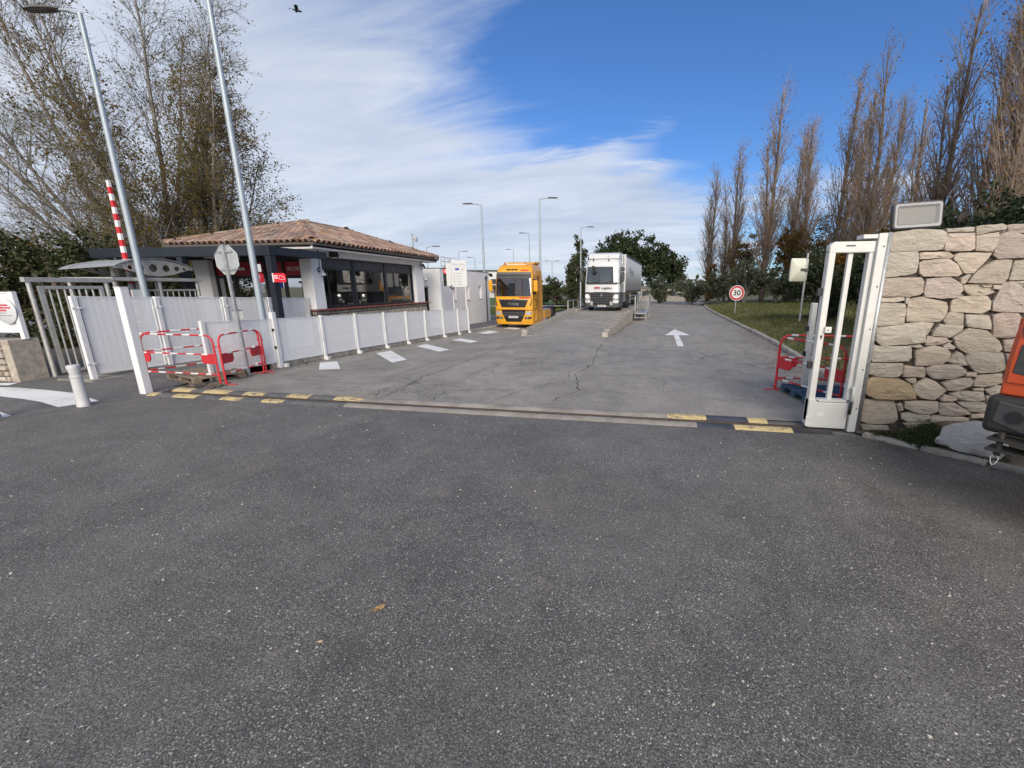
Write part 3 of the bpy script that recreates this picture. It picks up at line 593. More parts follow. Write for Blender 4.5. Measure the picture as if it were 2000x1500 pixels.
# ---- floodlight on the wall
fl = thing('floodlight', 'large black LED floodlight lying on top of the stone wall', 'floodlight', (3.20, 6.20, 2.69), R(2))
def rrect(w_, h_, r, n=4):
    P = []
    for cx, cy, a0 in ((w_/2-r, h_/2-r, 0), (-w_/2+r, h_/2-r, 90), (-w_/2+r, -h_/2+r, 180), (w_/2-r, -h_/2+r, 270)):
        for i in range(n+1): a = R(a0+90*i/n); P.append((cx+r*math.cos(a), cy+r*math.sin(a)))
    return P
tilt = Matrix.Rotation(R(-4), 4, 'X') @ Matrix.Rotation(R(-3), 4, 'Y')
def flp(b, name, m, **k):
    o = b.build(name, m, fl, **k); o.matrix_local = Matrix.Translation((.12, 0, .178)) @ tilt; return o
W_, H_ = .56, .32
b = MB(); O = rrect(W_, H_, .04); I = rrect(W_-.05, H_-.05, .03); I2 = rrect(W_-.14, H_-.12, .015)
b.loft([[(x, .09, z) for x, z in rrect(W_*.86, H_*.8, .04)], [(x, .02, z) for x, z in O], [(x, -.045, z) for x, z in O], [(x, -.05, z) for x, z in I]], cap=False)
b.f.append(tuple(range(20))); b.mi.append(0); flp(b, 'housing', M_BLACK, smooth=40)
b = MB(); b.loft([[(x, -.048, z) for x, z in rrect(W_-.03, H_-.03, .03)], [(x, -.054, z) for x, z in rrect(W_-.035, H_-.035, .03)], [(x, -.053, z) for x, z in rrect(W_-.085, H_-.085, .022)], [(x, -.010, z) for x, z in I2]], cap=False)
flp(b, 'reflector', mat('reflector_aluminium', (.34, .345, .35), .6))
b = MB(); b.prism(I2, -.022, -.006, 'y'); flp(b, 'led_panel', mat('led_panel', (.22, .22, .205), .7))
b = MB(); b.prism(rrect(W_-.085, H_-.085, .022), -.046, -.043, 'y'); flp(b, 'glass', M_LENS)
for k_ in range(9):
    b = MB(); b.span((-.17+.0425*k_-.004, .05, -.09), (-.17+.0425*k_+.004, .12, .09)); flp(b, 'fin', M_BLACK)
b = MB(); b.tube([(-.245, 0, .0), (-.26, .02, -.10), (-.20, .05, -.15), (.20, .05, -.15), (.26, .02, -.10), (.245, 0, 0)], .012, 6); flp(b, 'bracket', M_BLACK)

# ---- end of the sliding gate leaf with its guide post
gl = thing('gate_leaf', 'end of a white sliding gate leaf with two open slots against the wall', 'gate', (2.36, 6.2, .03))
# leaf lies in the x-z plane, 0.56 wide, 2.55 high
GW, GH = .50, 2.54
def gbox(a, c, name, m=M_GATEW, bev=.008, par=None): q = MB(); q.span(a, c); return q.build(name, m, par or gl, bevel=bev)
gbox((0, -.06, .08), (.085, .06, GH-.10), 'stile', bev=.014); gbox((GW-.02, -.05, .42), (GW+.04, .05, GH-.10), 'stile', bev=.01)
q = MB(); q.prism([(0, .03), (.03, 0), (GW+.02, 0), (GW+.02, .38), (.115, .38), (.085, .42), (0, .42)], -.075, .075, 'y'); q.build('bottom_beam', M_GATEW, gl, bevel=.012)
q = MB(); q.prism([(0, GH-.14), (GW+.04, GH-.14), (GW+.04, GH), (.05, GH), (0, GH-.05)], -.062, .062, 'y'); q.build('top_rail', M_GATEW, gl, bevel=.012)
q = MB(); q.prism([(.086, .421), (.14, .39), (GW-.021, .39), (GW-.021, .421)], -.074, .04, 'y'); q.build('ledge', M_GATEW, gl)
gbox((.245, -.028, .40), (.305, .028, GH-.13), 'bar', bev=.006)
gbox((.07, -.095, 1.36), (.15, -.062, 1.44), 'lock_plate', bev=.004); q = MB(); q.tube([(.11, -.094, 1.40), (.11, -.104, 1.40)], .012, 10); q.build('keyhole', M_STEEL, gl)
q = MB(); q.tube([(.045, -.060, 1.31), (.045, -.067, 1.31)], .014, 10); q.box((.045, -.064, 1.285), (.012, .006, .03)); q.build('key_slot', M_BLACK, gl)
gbox((-.012, -.085, .02), (.05, -.074, .17), 'corner_guard'); gbox((.12, -.078, .18), (.21, -.0755, .235), 'data_plate', M_WHITE, .0)
q = MB(); q.span((.19, -.0645, GH-.062), (.30, -.0622, GH-.045)); q.build('maker_plate', M_DGREY, gl)
for zz in (.9, 1.9): gbox((-.06, -.02, zz-.05), (.001, .02, zz+.05), 'rubber_buffer', M_BLACK, .004)
gp = thing('gate_guide_post', 'white gate guide post with a steel pipe against the stone wall', 'gate post', (2.90, 6.12, 0))
q = MB(); q.span((0, -.02, 0), (.10, .16, 2.66)); q.build('channel', M_GATEW, gp, bevel=.006)
q = MB(); q.span((-.17, .0, 2.60), (.0, .19, 2.65)); q.build('guide_arm', M_GATEW, gp, bevel=.004)
q = MB(); q.tube([(.138, .03, 0), (.138, .03, 2.67)], .034, 14); q.build('pipe', M_GALV, gp, True)
q = MB(); q.span((.10, .02, 0), (.108, .2, 2.62)); q.build('back_plate', M_GATEW, gp)
for zz in (.35, .9, 1.45, 2.0, 2.5):
    q = MB(); q.tube([(.07, -.021, zz), (.07, -.027, zz)], .009, 8); q.build('bolt', M_DGREY, gp)
q = MB(); q.tube([(-.015, -.05, .66), (-.015, -.05, .42)], .016, 10); q.build('handle_sleeve', M_GATEW, gp, True); q = MB(); q.tube([(-.017, -.052, .45), (-.028, -.057, .27)], .019, 10); q.build('handle_grip', M_BLACK, gp, True)
q = MB(); q.span((-.04, -.06, .63), (.005, -.015, .66)); q.build('handle_bracket', M_GATEW, gp)
# second post of the sliding gate, further back
bp_ = thing('gate_catch_post', 'slim white post with black buffers behind the gate leaf', 'gate post', (3.08, 8.35, -.01))
q = MB(); q.span((-.045, -.05, 0), (.045, .05, 1.72)); q.build('post', M_GATEW, bp_, bevel=.008); q = MB(); q.span((-.14, -.12, 0), (.14, .12, .012)); q.build('base_plate', M_GATEW, bp_)
for zz in (.78, 1.25): q = MB(); q.span((-.085, -.035, zz-.045), (-.044, .035, zz+.045)); q.build('buffer', M_BLACK, bp_, bevel=.006)
# ================================================================== verge at the foot of the wall: soil, kerb stones, rock, weeds
def verge_z(x, y):
    # height of the little bank between the kerb line and the wall
    d = ((x-3.0)*.645+(y-6.0)*.764)   # distance behind the kerb line
    return .02+.30*sm(.05, .75, d)*sm(3.0, 4.2, x)+.025*mnoise.noise((x*6, y*6, 0))
vg = MB(); KL = [(2.98, 6.02), (3.38, 5.68), (3.78, 5.34), (4.2, 4.99), (4.8, 4.48), (5.6, 3.8)]
WL = [(3.02, 6.2), (3.5, 6.11), (4.0, 6.0), (4.6, 5.88), (5.2, 5.75), (6.2, 5.54)]
n = 10
for (kx, ky), (wx, wy) in zip(KL, WL):
    for j in range(n+1):
        t = j/n; x, y = kx+(wx-kx)*t, ky+(wy-ky)*t; vg.v.append((x, y, verge_z(x, y)))
for i in range(len(KL)-1):
    for j in range(n): a = i*(n+1)+j; vg.f.append((a, a+1, a+n+2, a+n+1)); vg.mi.append(0)
o = vg.build('verge', M_SOIL, None, True); o['kind'] = 'structure'
kerbn = thing('kerb', None, None, (0, 0, 0)); kerbn['kind'] = 'structure'
ang = math.atan2(4.99-6.02, 4.2-2.98); L = 0.0
for i in range(6):
    ln = .62; cx = 3.04+math.cos(ang)*(ln*i+ln/2); cy = 5.98+math.sin(ang)*(ln*i+ln/2)
    q = MB(); q.box((0, 0, 0), (ln-.012, .13, .16), ch=.018); o = q.build('kerb_stone', M_KERB, kerbn); o.location = (cx, cy, -.02+rnd.uniform(-.012, .012)); o.rotation_euler = (rnd.uniform(-.05, .05), rnd.uniform(-.02, .02), ang+rnd.uniform(-.02, .02))
# big pale rock
def rock(name, sx_, sy_, sz_, seed, m):
    bm = bmesh.new(); bmesh.ops.create_icosphere(bm, subdivisions=4, radius=1.0)
    for v in bm.verts:
        p = v.co.normalized(); f = 1+.25*mnoise.noise(p*1.3+Vector((seed, 0, 0)))+.16*mnoise.noise(p*2.6+Vector((0, seed, 0)))+.07*mnoise.noise(p*7+Vector((0, seed, 3)))
        for pl, d in ((Vector((.2, -.8, .55)).normalized(), .78), (Vector((-.5, .2, .85)).normalized(), .72), (Vector((.6, -.3, .72)).normalized(), .74), (Vector((-.75, -.6, .2)).normalized(), .8)):
            t = p.dot(pl)*f
            if t > d: f *= .45+.55*d/t
        v.co = Vector((p.x*sx_*f, p.y*sy_*f, max(-.5*sz_, p.z*sz_*f)))
    me = bpy.data.meshes.new(name); bm.to_mesh(me); bm.free(); me.materials.append(m); me.polygons.foreach_set('use_smooth', [True]*len(me.polygons)); me.set_sharp_from_angle(angle=R(28)); return me
o = inst(rock('rock', .31, .2, .27, 4.2, M_ROCK), 'rock', None, (4.0, 5.50, .17), (R(-6), R(8), R(-25))); setp(o, 'large pale grey rock lying at the foot of the stone wall', 'rock')
# weeds
def leafquad(b, p, d, s, r, mi=0, asp=.42):
    d = d.normalized(); a = d.orthogonal().normalized(); a.rotate(Matrix.Rotation(r.uniform(0, 6.28), 3, d)); e = p+d*s; m_ = p+d*s*.5
    nrm = d.cross(a)
    b.add([p, m_+a*s*asp*.5+nrm*s*.06, e, m_-a*s*asp*.5+nrm*s*.06], [(0, 1, 2, 3)], mi)
def leafmat(name, cols, trans=.25, rough=.6):
    """one foliage colour family, varied over space so that neighbouring leaves differ"""
    m = bpy.data.materials.new(name); m.use_nodes = True; nt = m.node_tree; k = N(nt); b = nt.nodes['Principled BSDF']; o = nt.nodes['Material Output']
    co = k.n('ShaderNodeTexCoord').outputs['Object']; nz = k.n('ShaderNodeTexWhiteNoise', i={0: k.vm('FLOOR', k.vm('SCALE', co).outputs[0]).outputs[0]})
    sc = [n_ for n_ in nt.nodes if n_.bl_idname == 'ShaderNodeVectorMath' and n_.operation == 'SCALE'][0]; sc.inputs['Scale'].default_value = 9.0
    f = k.m('ADD', k.m('MULTIPLY', k.ss(k.noise(co, .55, 4, .6), .3, .7), .55), k.m('MULTIPLY', nz.outputs[0], .45))
    st = [(i/(len(cols)-1), c) for i, c in enumerate(cols)]; c = k.ramp(f, *st); nt.links.new(c, b.inputs['Base Color']); b.inputs['Roughness'].default_value = rough; b.inputs['Specular IOR Level'].default_value = .3
    if trans > 0:
        tr = k.n('ShaderNodeBsdfTranslucent', i={'Color': c}); mx = k.n('ShaderNodeMixShader', i={0: trans, 1: b.outputs[0], 2: tr.outputs[0]}); nt.links.new(mx.outputs[0], o.inputs[0])
    return m
M_WEED = leafmat('weed_leaves', [(0.022, 0.042, 0.014), (0.045, 0.075, 0.022), (0.075, 0.09, 0.03)])
M_STRAW = leafmat('dry_straw', [(0.16, 0.12, 0.06), (0.26, 0.21, 0.12), (0.12, 0.11, 0.05)])
def weed_clump(cx, cy, rad, n, h, seed, stemmy=.5):
    r = random.Random(seed); b = MB()
    for i in range(n):
        a = r.uniform(0, 6.28); q_ = rad*math.sqrt(r.random()); x, y = cx+q_*math.cos(a), cy+q_*math.sin(a)*.7; z = verge_z(x, y)-.005
        d = Vector((r.uniform(-.7, .7), r.uniform(-.7, .7), r.uniform(.4, 1))).normalized(); hh = h*r.uniform(.4, 1)*(1-.5*q_/rad)
        tip = Vector((x, y, z))+d*hh
        b.tube([(x, y, z), tip], [.0022, .001], 3, False, mi=1 if r.random() < .25 else 0)
        for j in range(7): p = Vector((x, y, z)).lerp(tip, r.uniform(.25, 1)); leafquad(b, p, Vector((r.uniform(-1, 1), r.uniform(-1, 1), r.uniform(-.2, .8))), r.uniform(.012, .03), r, 0)
    return b
for args, lab in (((3.62, 5.80, .30, 560, .25, 1), 'dense green weed clump at the wall foot beside the pale rock'), ((3.26, 5.93, .20, 190, .12, 2), 'low grassy weed strip at the base of the gate guide post'), ((3.54, 5.63, .16, 240, .10, 3), 'small weed tuft spilling over the kerb stones near the rock'), ((4.05, 5.22, .16, 60, .06, 6), 'thin weeds growing on the kerb below the pale rock')):
    o = weed_clump(*args).build('weed', [M_WEED, M_STRAW]); setp(o, lab, 'weeds', 'weeds along the wall foot')
# ================================================================== left side: gate post, bollards, fences, barriers
def part(name, m, parent, a, c, bev=0.0): q = MB(); q.span(a, c); return q.build(name, m, parent, bevel=bev)
def rod(name, m, parent, pts, r, n=10, smooth=True): q = MB(); q.tube(pts, r, n); return q.build(name, m, parent, smooth if smooth is not True else 50)
o = thing('gate_post', 'thick square white gate post at the left end of the threshold', 'gate post', (-9.37, 6.07, 0), R(2))
part('post', M_WHITE, o, (-.068, -.068, -.02), (.068, .068, 1.985), .010); part('cap', M_WHITE, o, (-.072, -.072, 1.986), (.072, .072, 2.0), .003)
M_BOLL = mat('scuffed_bollard_paint', (0.55, 0.55, 0.55), .55, var=.10, vscale=5, dirt=.65, dirtcol=(.30, .285, .27), bump=.2, bscale=50, detail=8)
def bollard(x, y, lab):
    t = thing('bollard', lab, 'bollard', (x, y, 0), rnd.uniform(0, 3), 'white bollards at the crossing'); t.scale = (.68, .68, 1.0)
    q = MB(); q.lathe([(.128, -.02), (.128, .05), (.120, .10), (.106, .52), (.102, .56)], 20); q.build('shaft', M_BOLL, t, 40)
    q = MB(); q.lathe([(.112, .50), (.116, .505), (.116, .53), (.112, .535)], 20); q.build('ring', M_BOLL, t, 40)
    q = MB(); q.lathe([(.098, .561), (.104, .57), (.104, .60), (.120, .66), (.124, .69), (.116, .715), (.08, .722)], 20); q.build('head', M_BOLL, t, 40)
bollard(-9.42, 5.18, 'white bollard standing in front of the square gate post'); bollard(-9.86, 4.36, 'white bollard cut by the left edge of the picture')

def sheet(name, parent, p0, p1, p2, p3, m=M_PERF):
    """perforated sheet; uv in metres"""
    me = bpy.data.meshes.new(name); me.from_pydata([p0, p1, p2, p3], [], [(0, 1, 2, 3)]); uv = me.uv_layers.new(name='UVMap')
    w_ = (Vector(p1)-Vector(p0)).length; h_ = (Vector(p3)-Vector(p0)).length
    for i, c in enumerate(((0, 0), (w_, 0), (w_, h_), (0, h_))): uv.data[i].uv = c
    me.materials.append(m); return inst(me, name, parent)
def fence_panel(parent, y0, y1, x, za, zb, h0, h1):
    o = sheet('panel', parent, (x, y0, za+h0), (x, y1, zb+h0), (x, y1, zb+h1), (x, y0, za+h1))
    f = MB(); f.bar((x, y0, za+h1), (x, y1, zb+h1), .024, .026); f.bar((x, y0, za+h0), (x, y1, zb+h0), .024, .026); f.bar((x, y0+.012, za+h0), (x, y0+.012, za+h1), .024, .022); f.bar((x, y1-.012, zb+h0), (x, y1-.012, zb+h1), .024, .022)
    f.build('frame', M_WHITE, o); return o
# ---- low fence along the pavement
lf = thing('low_fence', 'low white perforated sheet fence on posts along the pavement kerb', 'fence', (-9.33, 0, 0))
PY = [7.30, 9.05, 10.65, 12.12, 13.66, 15.10, 16.55, 18.2, 19.8, 21.08]
for i, y in enumerate(PY):
    z = road_z(-9.4, y)
    if i != 1:
        po = part('post', M_WHITE, lf, (-.035, y-.04, z-.02), (.035, y+.04, z+1.31), .006)
        if i > 1:
            part('foot_plate', M_WHITE, po, (-.02, y-.06, z+.0), (.12, y+.06, z+.085), .006); q = MB(); q.tube([(.121, y, z+.045), (.128, y, z+.045)], .012, 8); q.build('bolt', M_DGREY, po)
            for zz in (.3, 1.2): q = MB(); q.tube([(.035, y, z+zz), (.042, y, z+zz)], .012, 8); q.build('bolt', M_GALV, po)
    else:
        po = part('gate_end_post', M_WHITE, lf, (-.05, y-.055, z-.02), (.06, y+.055, z+1.45), .008)
        for zz in (.55, 1.0): q = MB(); q.span((.0, y-.095, z+zz-.035), (.05, y-.052, z+zz+.035)); q.build('buffer', M_BLACK, po, bevel=.006)
        part('foot_plate', M_WHITE, po, (-.04, y+.08, z), (.12, y+.17, z+.10), .006)
for y0, y1 in zip(PY, PY[1:]): fence_panel(lf, y0+.075, y1-.075, .0, road_z(-9.4, y0), road_z(-9.4, y1), .17, 1.27)
# ---- tall fence behind it
tf = thing('tall_fence', 'tall white perforated sheet fence between the turnstile and the guardhouse', 'fence', (-11.83, 0, 0))
TY = [6.79, 8.31, 9.99, 11.45, 13.0]
for i, y in enumerate(TY):
    z = road_z(-9.4, y)+.02
    po = part('post', M_WHITE, tf, (-.04, y-.05, z-.1), (.04, y+.05, z+1.80), .006)
    for zz in (.35, 1.55):
        for s in (-1, 1): q = MB(); q.span((.02, y+s*.05-.03, z+zz-.02), (.055, y+s*.05+.03, z+zz+.02)); q.build('clip', M_WHITE, po)
for y0, y1 in zip(TY, TY[1:]):
    z0, z1 = road_z(-9.4, y0)+.02, road_z(-9.4, y1)+.02; pn = fence_panel(tf, y0+.085, y1-.085, .0, z0, z1, .12, 1.78)
    for k_ in (.33, .66): yy = y0+(y1-y0)*k_; q = MB(); q.bar((-.02, yy, z0+.12), (-.02, yy, z0+1.78), .03, .025); q.build('stiffener', M_WHITE, pn)
sl = MB(); sl.add([(-12.6, 6.62, .03), (-11.6, 6.62, .03), (-11.6, 9.5, -.02), (-12.6, 9.5, -.02), (-12.6, 6.62, -.2), (-11.6, 6.62, -.2), (-11.6, 9.5, -.2), (-12.6, 9.5, -.2)], [(0, 1, 2, 3), (0, 4, 5, 1), (1, 5, 6, 2)])
o = sl.build('concrete_plinth', M_CONC); o['kind'] = 'structure'

# ---- red and white works barriers
def works_barrier(x0, y0, x1, y1, lab, group, z=None, h=1.04, pl=(True, True), foot=(True, True), white=0.22):
    L = math.hypot(x1-x0, y1-y0); zz = road_z(x0, y0) if z is None else z
    t = thing('works_barrier', lab, 'barrier', (x0, y0, zz), math.atan2(y1-y0, x1-x0), group); r = .0185; rc = .16
    pts = [(0, 0, .02)]+[(rc-rc*math.cos(R(a)), 0, h-rc+rc*math.sin(R(a))) for a in (0, 30, 60, 90)]+[(L-rc+rc*math.sin(R(a)), 0, h-rc+rc*math.cos(R(a))) for a in (0, 30, 60, 90)]+[(L, 0, .02)]
    rod('frame', M_RED, t, pts, r, 10)
    for zh in (.64, .22): rod('rail', M_RED, t, [(0, 0, zh), (L, 0, zh)], .016, 8)
    n = max(3, int(round(L/.42)))
    for zh in (h, .64, .22):
        for i in range(n):
            c = (i+.5)/n*L+rnd.uniform(-.02, .02); ww = min(.19, L/n*.52)
            a, c2 = max(rc+.02, c-ww/2), min(L-rc-.02, c+ww/2)
            if c2-a > .06: rod('white_sleeve', M_WSTR, t, [(a, 0, zh), (c2, 0, zh)], r*1.12 if zh == h else .0182, 8)
    for s, on in ((0, pl[0]), (1, pl[1])):
        if on:
            a = .015 if s == 0 else L-.015; dr = 1 if s == 0 else -1; w_ = .34
            q = MB(); P = [(a, .625), (a+dr*w_, .625), (a+dr*w_, .50), (a+dr*(w_-.05), .44), (a, .44)]
            q.prism(P if dr > 0 else P[::-1], -.012, .012, 'y'); q.build('plate', M_REDP, t, bevel=.006)
    for s, on in ((0, foot[0]), (1, foot[1])):
        if on: xx = s*L; q = MB(); q.box((xx, 0, .008), (.045, .46, .012), (0, 0, R(12) if s else R(-8))); q.build('foot', M_RED, t)
    for s in (0, 1): xx = s*L; q = MB(); q.tube([(xx, -.02, .80), (xx, .045, .80)], .012, 8); q.build('hook', M_RED, t)
    return t
GL_ = 'red and white works barriers'
works_barrier(-10.75, 6.96, -8.70, 6.95, 'long red and white works barrier in front of the wooden pallet', GL_)
works_barrier(-8.62, 7.0, -8.98, 8.24, 'red and white works barrier between the pallet and the leaning sign pole', GL_)
works_barrier(-10.72, 7.06, -10.42, 8.22, 'red and white works barrier behind the pallet along the tall fence', GL_, pl=(False, False))
works_barrier(-10.36, 8.28, -9.1, 8.42, 'red and white works barrier at the back corner beside the low fence end', GL_)
works_barrier(2.66, 8.62, 3.30, 7.35, 'red and white works barrier running in front of the blue pallet', GL_, h=1.05)
works_barrier(2.70, 8.72, 4.35, 8.72, 'red and white works barrier behind the blue pallet beside the lawn', GL_, h=1.08, pl=(True, False))

# ---- pallets
def pallet(x, y, z, rz, m, lab, tilt=0.0, L=1.2, W=.95):
    t = thing('pallet', lab, 'pallet', (x, y, z), rz, 'pallets on the ground'); t.rotation_euler = (tilt, R(1), rz)
    def pc(name, a, c): q = MB(); q.box((0, 0, 0), [abs(c[i]-a[i]) for i in range(3)]); o = q.build(name, m, t); o.location = [(a[i]+c[i])/2 for i in range(3)]; o.rotation_euler = (rnd.uniform(-.006, .006), rnd.uniform(-.006, .006), rnd.uniform(-.012, .012)); return o
    n = 7
    for i in range(n): yy = -W/2+.05+(W-.1)*i/(n-1); pc('top_plank', (-L/2, yy-.045, .122), (L/2, yy+.045, .142))
    for xx in (-L/2+.05, 0, L/2-.05): pc('stringer', (xx-.05, -W/2, .101), (xx+.05, W/2, .1215))
    for xx in (-L/2+.05, 0, L/2-.05):
        for yy in (-W/2+.07, 0, W/2-.07): pc('block', (xx-.05, yy-.07, .0225), (xx+.05, yy+.07, .1005))
    for yy in (-W/2+.06, 0, W/2-.06): pc('bottom_plank', (-L/2, yy-.05, .002), (L/2, yy+.05, .022))
pallet(-9.62, 7.42, .012, R(-17), M_WOOD, 'weathered brown wooden pallet lying inside the red barriers', R(1), 1.25, .95)
pallet(3.32, 8.05, .0, R(8), M_BWOOD, 'blue painted pallet lying behind the white gate leaf', 0, 1.1, .95)

# ---- back of a stop sign on a leaning pole
ss_ = thing('road_sign', 'octagonal road sign seen from behind on a galvanised pole', 'road sign', (-9.03, 7.89, -.05), R(-2)); ss_.rotation_euler = (R(0), R(-1.5), R(-2))
part('pole', M_GALV, ss_, (-.03, -.03, -.1), (.03, .03, 2.95), .008)
q = MB(); OC = [(.325*math.cos(R(22.5+45*i)), 2.62+.325*math.sin(R(22.5+45*i))) for i in range(8)]
q.prism(OC, .034, .05, 'y'); pl_ = q.build('plate', M_SIGNBK, ss_)
q = MB(); q.tube([(x, .034, z) for x, z in OC], .012, 6, closed=True); q.build('rim', M_SIGNBK, pl_)
for zz in (2.42, 2.8): q = MB(); q.span((-.2, .008, zz-.02), (.2, .0335, zz+.02)); q.build('bracket', M_GALV, pl_); 
q = MB(); q.prism([(-.15, 1.34), (.15, 1.34), (.15, 1.54), (-.15, 1.54)], .034, .044, 'y'); q.build('plate', M_SIGNBK, ss_); rod('clamp', M_DGREY, ss_, [(-.13, .03, 1.53), (.13, .03, 1.53)], .012, 6)
part('face', M_REDSIGN, ss_, (-.2, .0505, 2.42), (.2, .052, 2.82))

# ---- tall lamp posts
def lamp_post(x, y, z, h, lab, az=0.0, arm=.9, r0=.10, r1=.05, head=.7, double=False, group='lamp posts', m=M_LAMPP):
    t = thing('lamp_post', lab, 'lamp post', (x, y, z), az, group)
    rod('pole', m, t, [(0, 0, -.2), (0, 0, h*.5), (0, 0, h)], [r0, (r0+r1)/2, r1], 14)
    q = MB(); q.lathe([(r0*1.5, -.1), (r0*1.5, .02), (r0*1.1, .04)], 12); q.build('base', m, t, 40)
    for s in ((1, -1) if double else (1,)):
        rod('arm', m, t, [(0, 0, h-.03), (s*arm*.25, 0, h+.05), (s*arm*.5, 0, h+.075)], r1*.75, 8)
        q = MB(); a = s*arm*.45; L = head*s
        secs = [[(a+L*u, y_*w_, h+.075+d_*hh) for y_, d_ in ((-1, 0), (-.7, .7), (0, 1), (.7, .7), (1, 0), (.6, -.35), (-.6, -.35))] for u, w_, hh in ((0, .05, .05), (.15, .10, .075), (.6, .13, .08), (.92, .10, .06), (1, .05, .03))]
        q.loft(secs); hd = q.build('lamp_head', M_LAMPH, t, 50)
        q = MB(); q.box((a+L*.55, 0, h+.045), (head*.5, .17, .012)); q.build('lens', M_LENS, hd)
    return t
lamp_post(-13.2, 9.05, 0, 8.2, 'tall grey lamp post leaning towards the bare tree with its lamp head visible', R(188), 1.0, .085, .05, .85)
lamp_post(-10.93, 10.28, -.1, 11.0, 'tall grey lamp post in front of the guardhouse running out of the top edge', R(60), 1.0, .092, .05, .9)

# ---- low stone wall and white panel with the round notice at the far left
lw = thing('low_stone_wall', 'low rough stone wall with a concrete end under the white panel', 'stone wall', (-13.15, 6.36, 0), R(4))
rs2 = random.Random(12)
courses(lw, -5.0, -.16, 0.0, .88, rs2, M_STONE, (.05, .09), .09, .17, .16, .38, .014)
part('core', M_MORTAR, lw, (-5.0, .0, -.1), (-.02, .42, .86)); part('end_face', M_MORTARL, lw, (-.17, -.03, -.1), (.02, .46, .905), .01); part('coping', M_CONC, lw, (-5.0, -.06, .865), (-.171, .45, .90), .01)
wp = thing('fence_panel', 'white perforated fence panel with a round notice above the low stone wall', 'fence', (-13.05, 6.62, .90), R(4))
part('post', M_WHITE, wp, (-.16, -.03, 0), (-.06, .05, 1.0), .006)
sheet('panel', wp, (-4.6, 0, .16), (-.17, 0, .16), (-.17, 0, .98), (-4.6, 0, .98))
q = MB(); q.bar((-4.6, 0, .98), (-.165, 0, .98), .03, .03); q.bar((-4.6, 0, .15), (-.165, 0, .15), .03, .03); q.build('frame', M_WHITE, wp)
for x in (-1.7, -3.2): part('post', M_WHITE, wp, (x-.04, .01, 0), (x+.04, .08, 1.0))
ds = thing('round_notice', 'round white notice with red lettering on the white panel', 'sign', (-13.36, 6.555, 1.50), R(4))
q = MB(); q.lathe([(.27, 0), (.275, .004), (.275, .012), (.27, .016)], 32, M=Matrix.Rotation(R(90), 3, 'X')); q.build('disc', M_SIGNW, ds, 40)
def print_line(parent, x0, x1, z, h, m, y, r, name='print'):
    """a line of print too small to read: word-long strokes"""
    q = MB(); x = x0
    while x < x1-.005:
        w_ = min(r.uniform(.6, 1.7)*h*2.2, x1-x); q.span((x, y, z-h/2), (x+w_*.88, y-.001, z+h/2)); x += w_
    return q.build(name, m, parent)
for i, (x1, h_, mm) in enumerate(((.12, .034, M_TXTR), (.17, .034, M_TXTR), (.06, .034, M_TXTR), (.03, .012, M_TXTG), (.17, .012, M_TXTG))): print_line(ds, -.17, x1, .12-i*.055, h_, mm, -.0175, rnd)

# ---- pedestrian turnstile gate of stainless bars
tg = thing('turnstile_gate', 'stainless steel pedestrian gate of vertical bars beside the low stone wall', 'gate', (-13.15, 6.9, 0), R(90))
L = 1.34
for xx in (0, L): q = MB(); q.lathe([(.042, -.05), (.042, 2.16)], 12, (xx, 0, 0)); q.build('post', M_STEEL, tg, 40)
part('top_beam', M_STEEL, tg, (-.08, -.06, 2.10), (L+.1, .06, 2.20), .006)
part('door_stile', M_STEEL, tg, (.12, -.03, .06), (.20, .03, 2.02), .004); part('door_stile', M_STEEL, tg, (L-.16, -.03, .06), (L-.09, .03, 2.02), .004); part('door_rail', M_STEEL, tg, (.205, -.03, 1.95), (L-.165, .03, 2.02)); part('door_rail', M_STEEL, tg, (.205, -.03, .06), (L-.165, .03, .12))
for i in range(7): xx = .30+.125*i; rod('bar', M_STEEL, tg, [(xx, 0, .10), (xx, 0, 1.98)], .019, 10)
# rotor cage behind
tc_ = thing('turnstile', 'stainless steel turnstile cage under the pierced canopy', 'turnstile', (-14.1, 9.55, -.05), 0)
for xx in (-.75, .75):
    for yy in (-1.0, 0, 1.0): rod('post', M_STEEL, tc_, [(xx, yy, 0), (xx, yy, 2.25)], .045, 10)
part('head_beam', M_STEEL, tc_, (-.85, -1.1, 2.20), (.85, 1.1, 2.29), .006)
for k_ in range(13): yy = -.9+.15*k_; rod('bar', M_STEEL, tc_, [(.75, yy, .15), (.75, yy, 1.95)], .016, 8)
part('rail', M_STEEL, tc_, (.72, -1.0, 1.93), (.78, 1.0, 1.98))
for a in range(0, 360, 120):
    for k_ in range(9): zz = .35+.2*k_; rod('rotor_arm', M_STEEL, tc_, [(0, 0, zz), (.6*math.cos(R(a+20)), .6*math.sin(R(a+20)), zz)], .015, 6)
rod('rotor_shaft', M_STEEL, tc_, [(0, 0, .05), (0, 0, 2.2)], .05, 10); q = MB(); q.span((.80, -.75, 1.75), (.86, -.45, 1.97)); q.build('card_reader', M_SIGNW, tc_, bevel=.01)
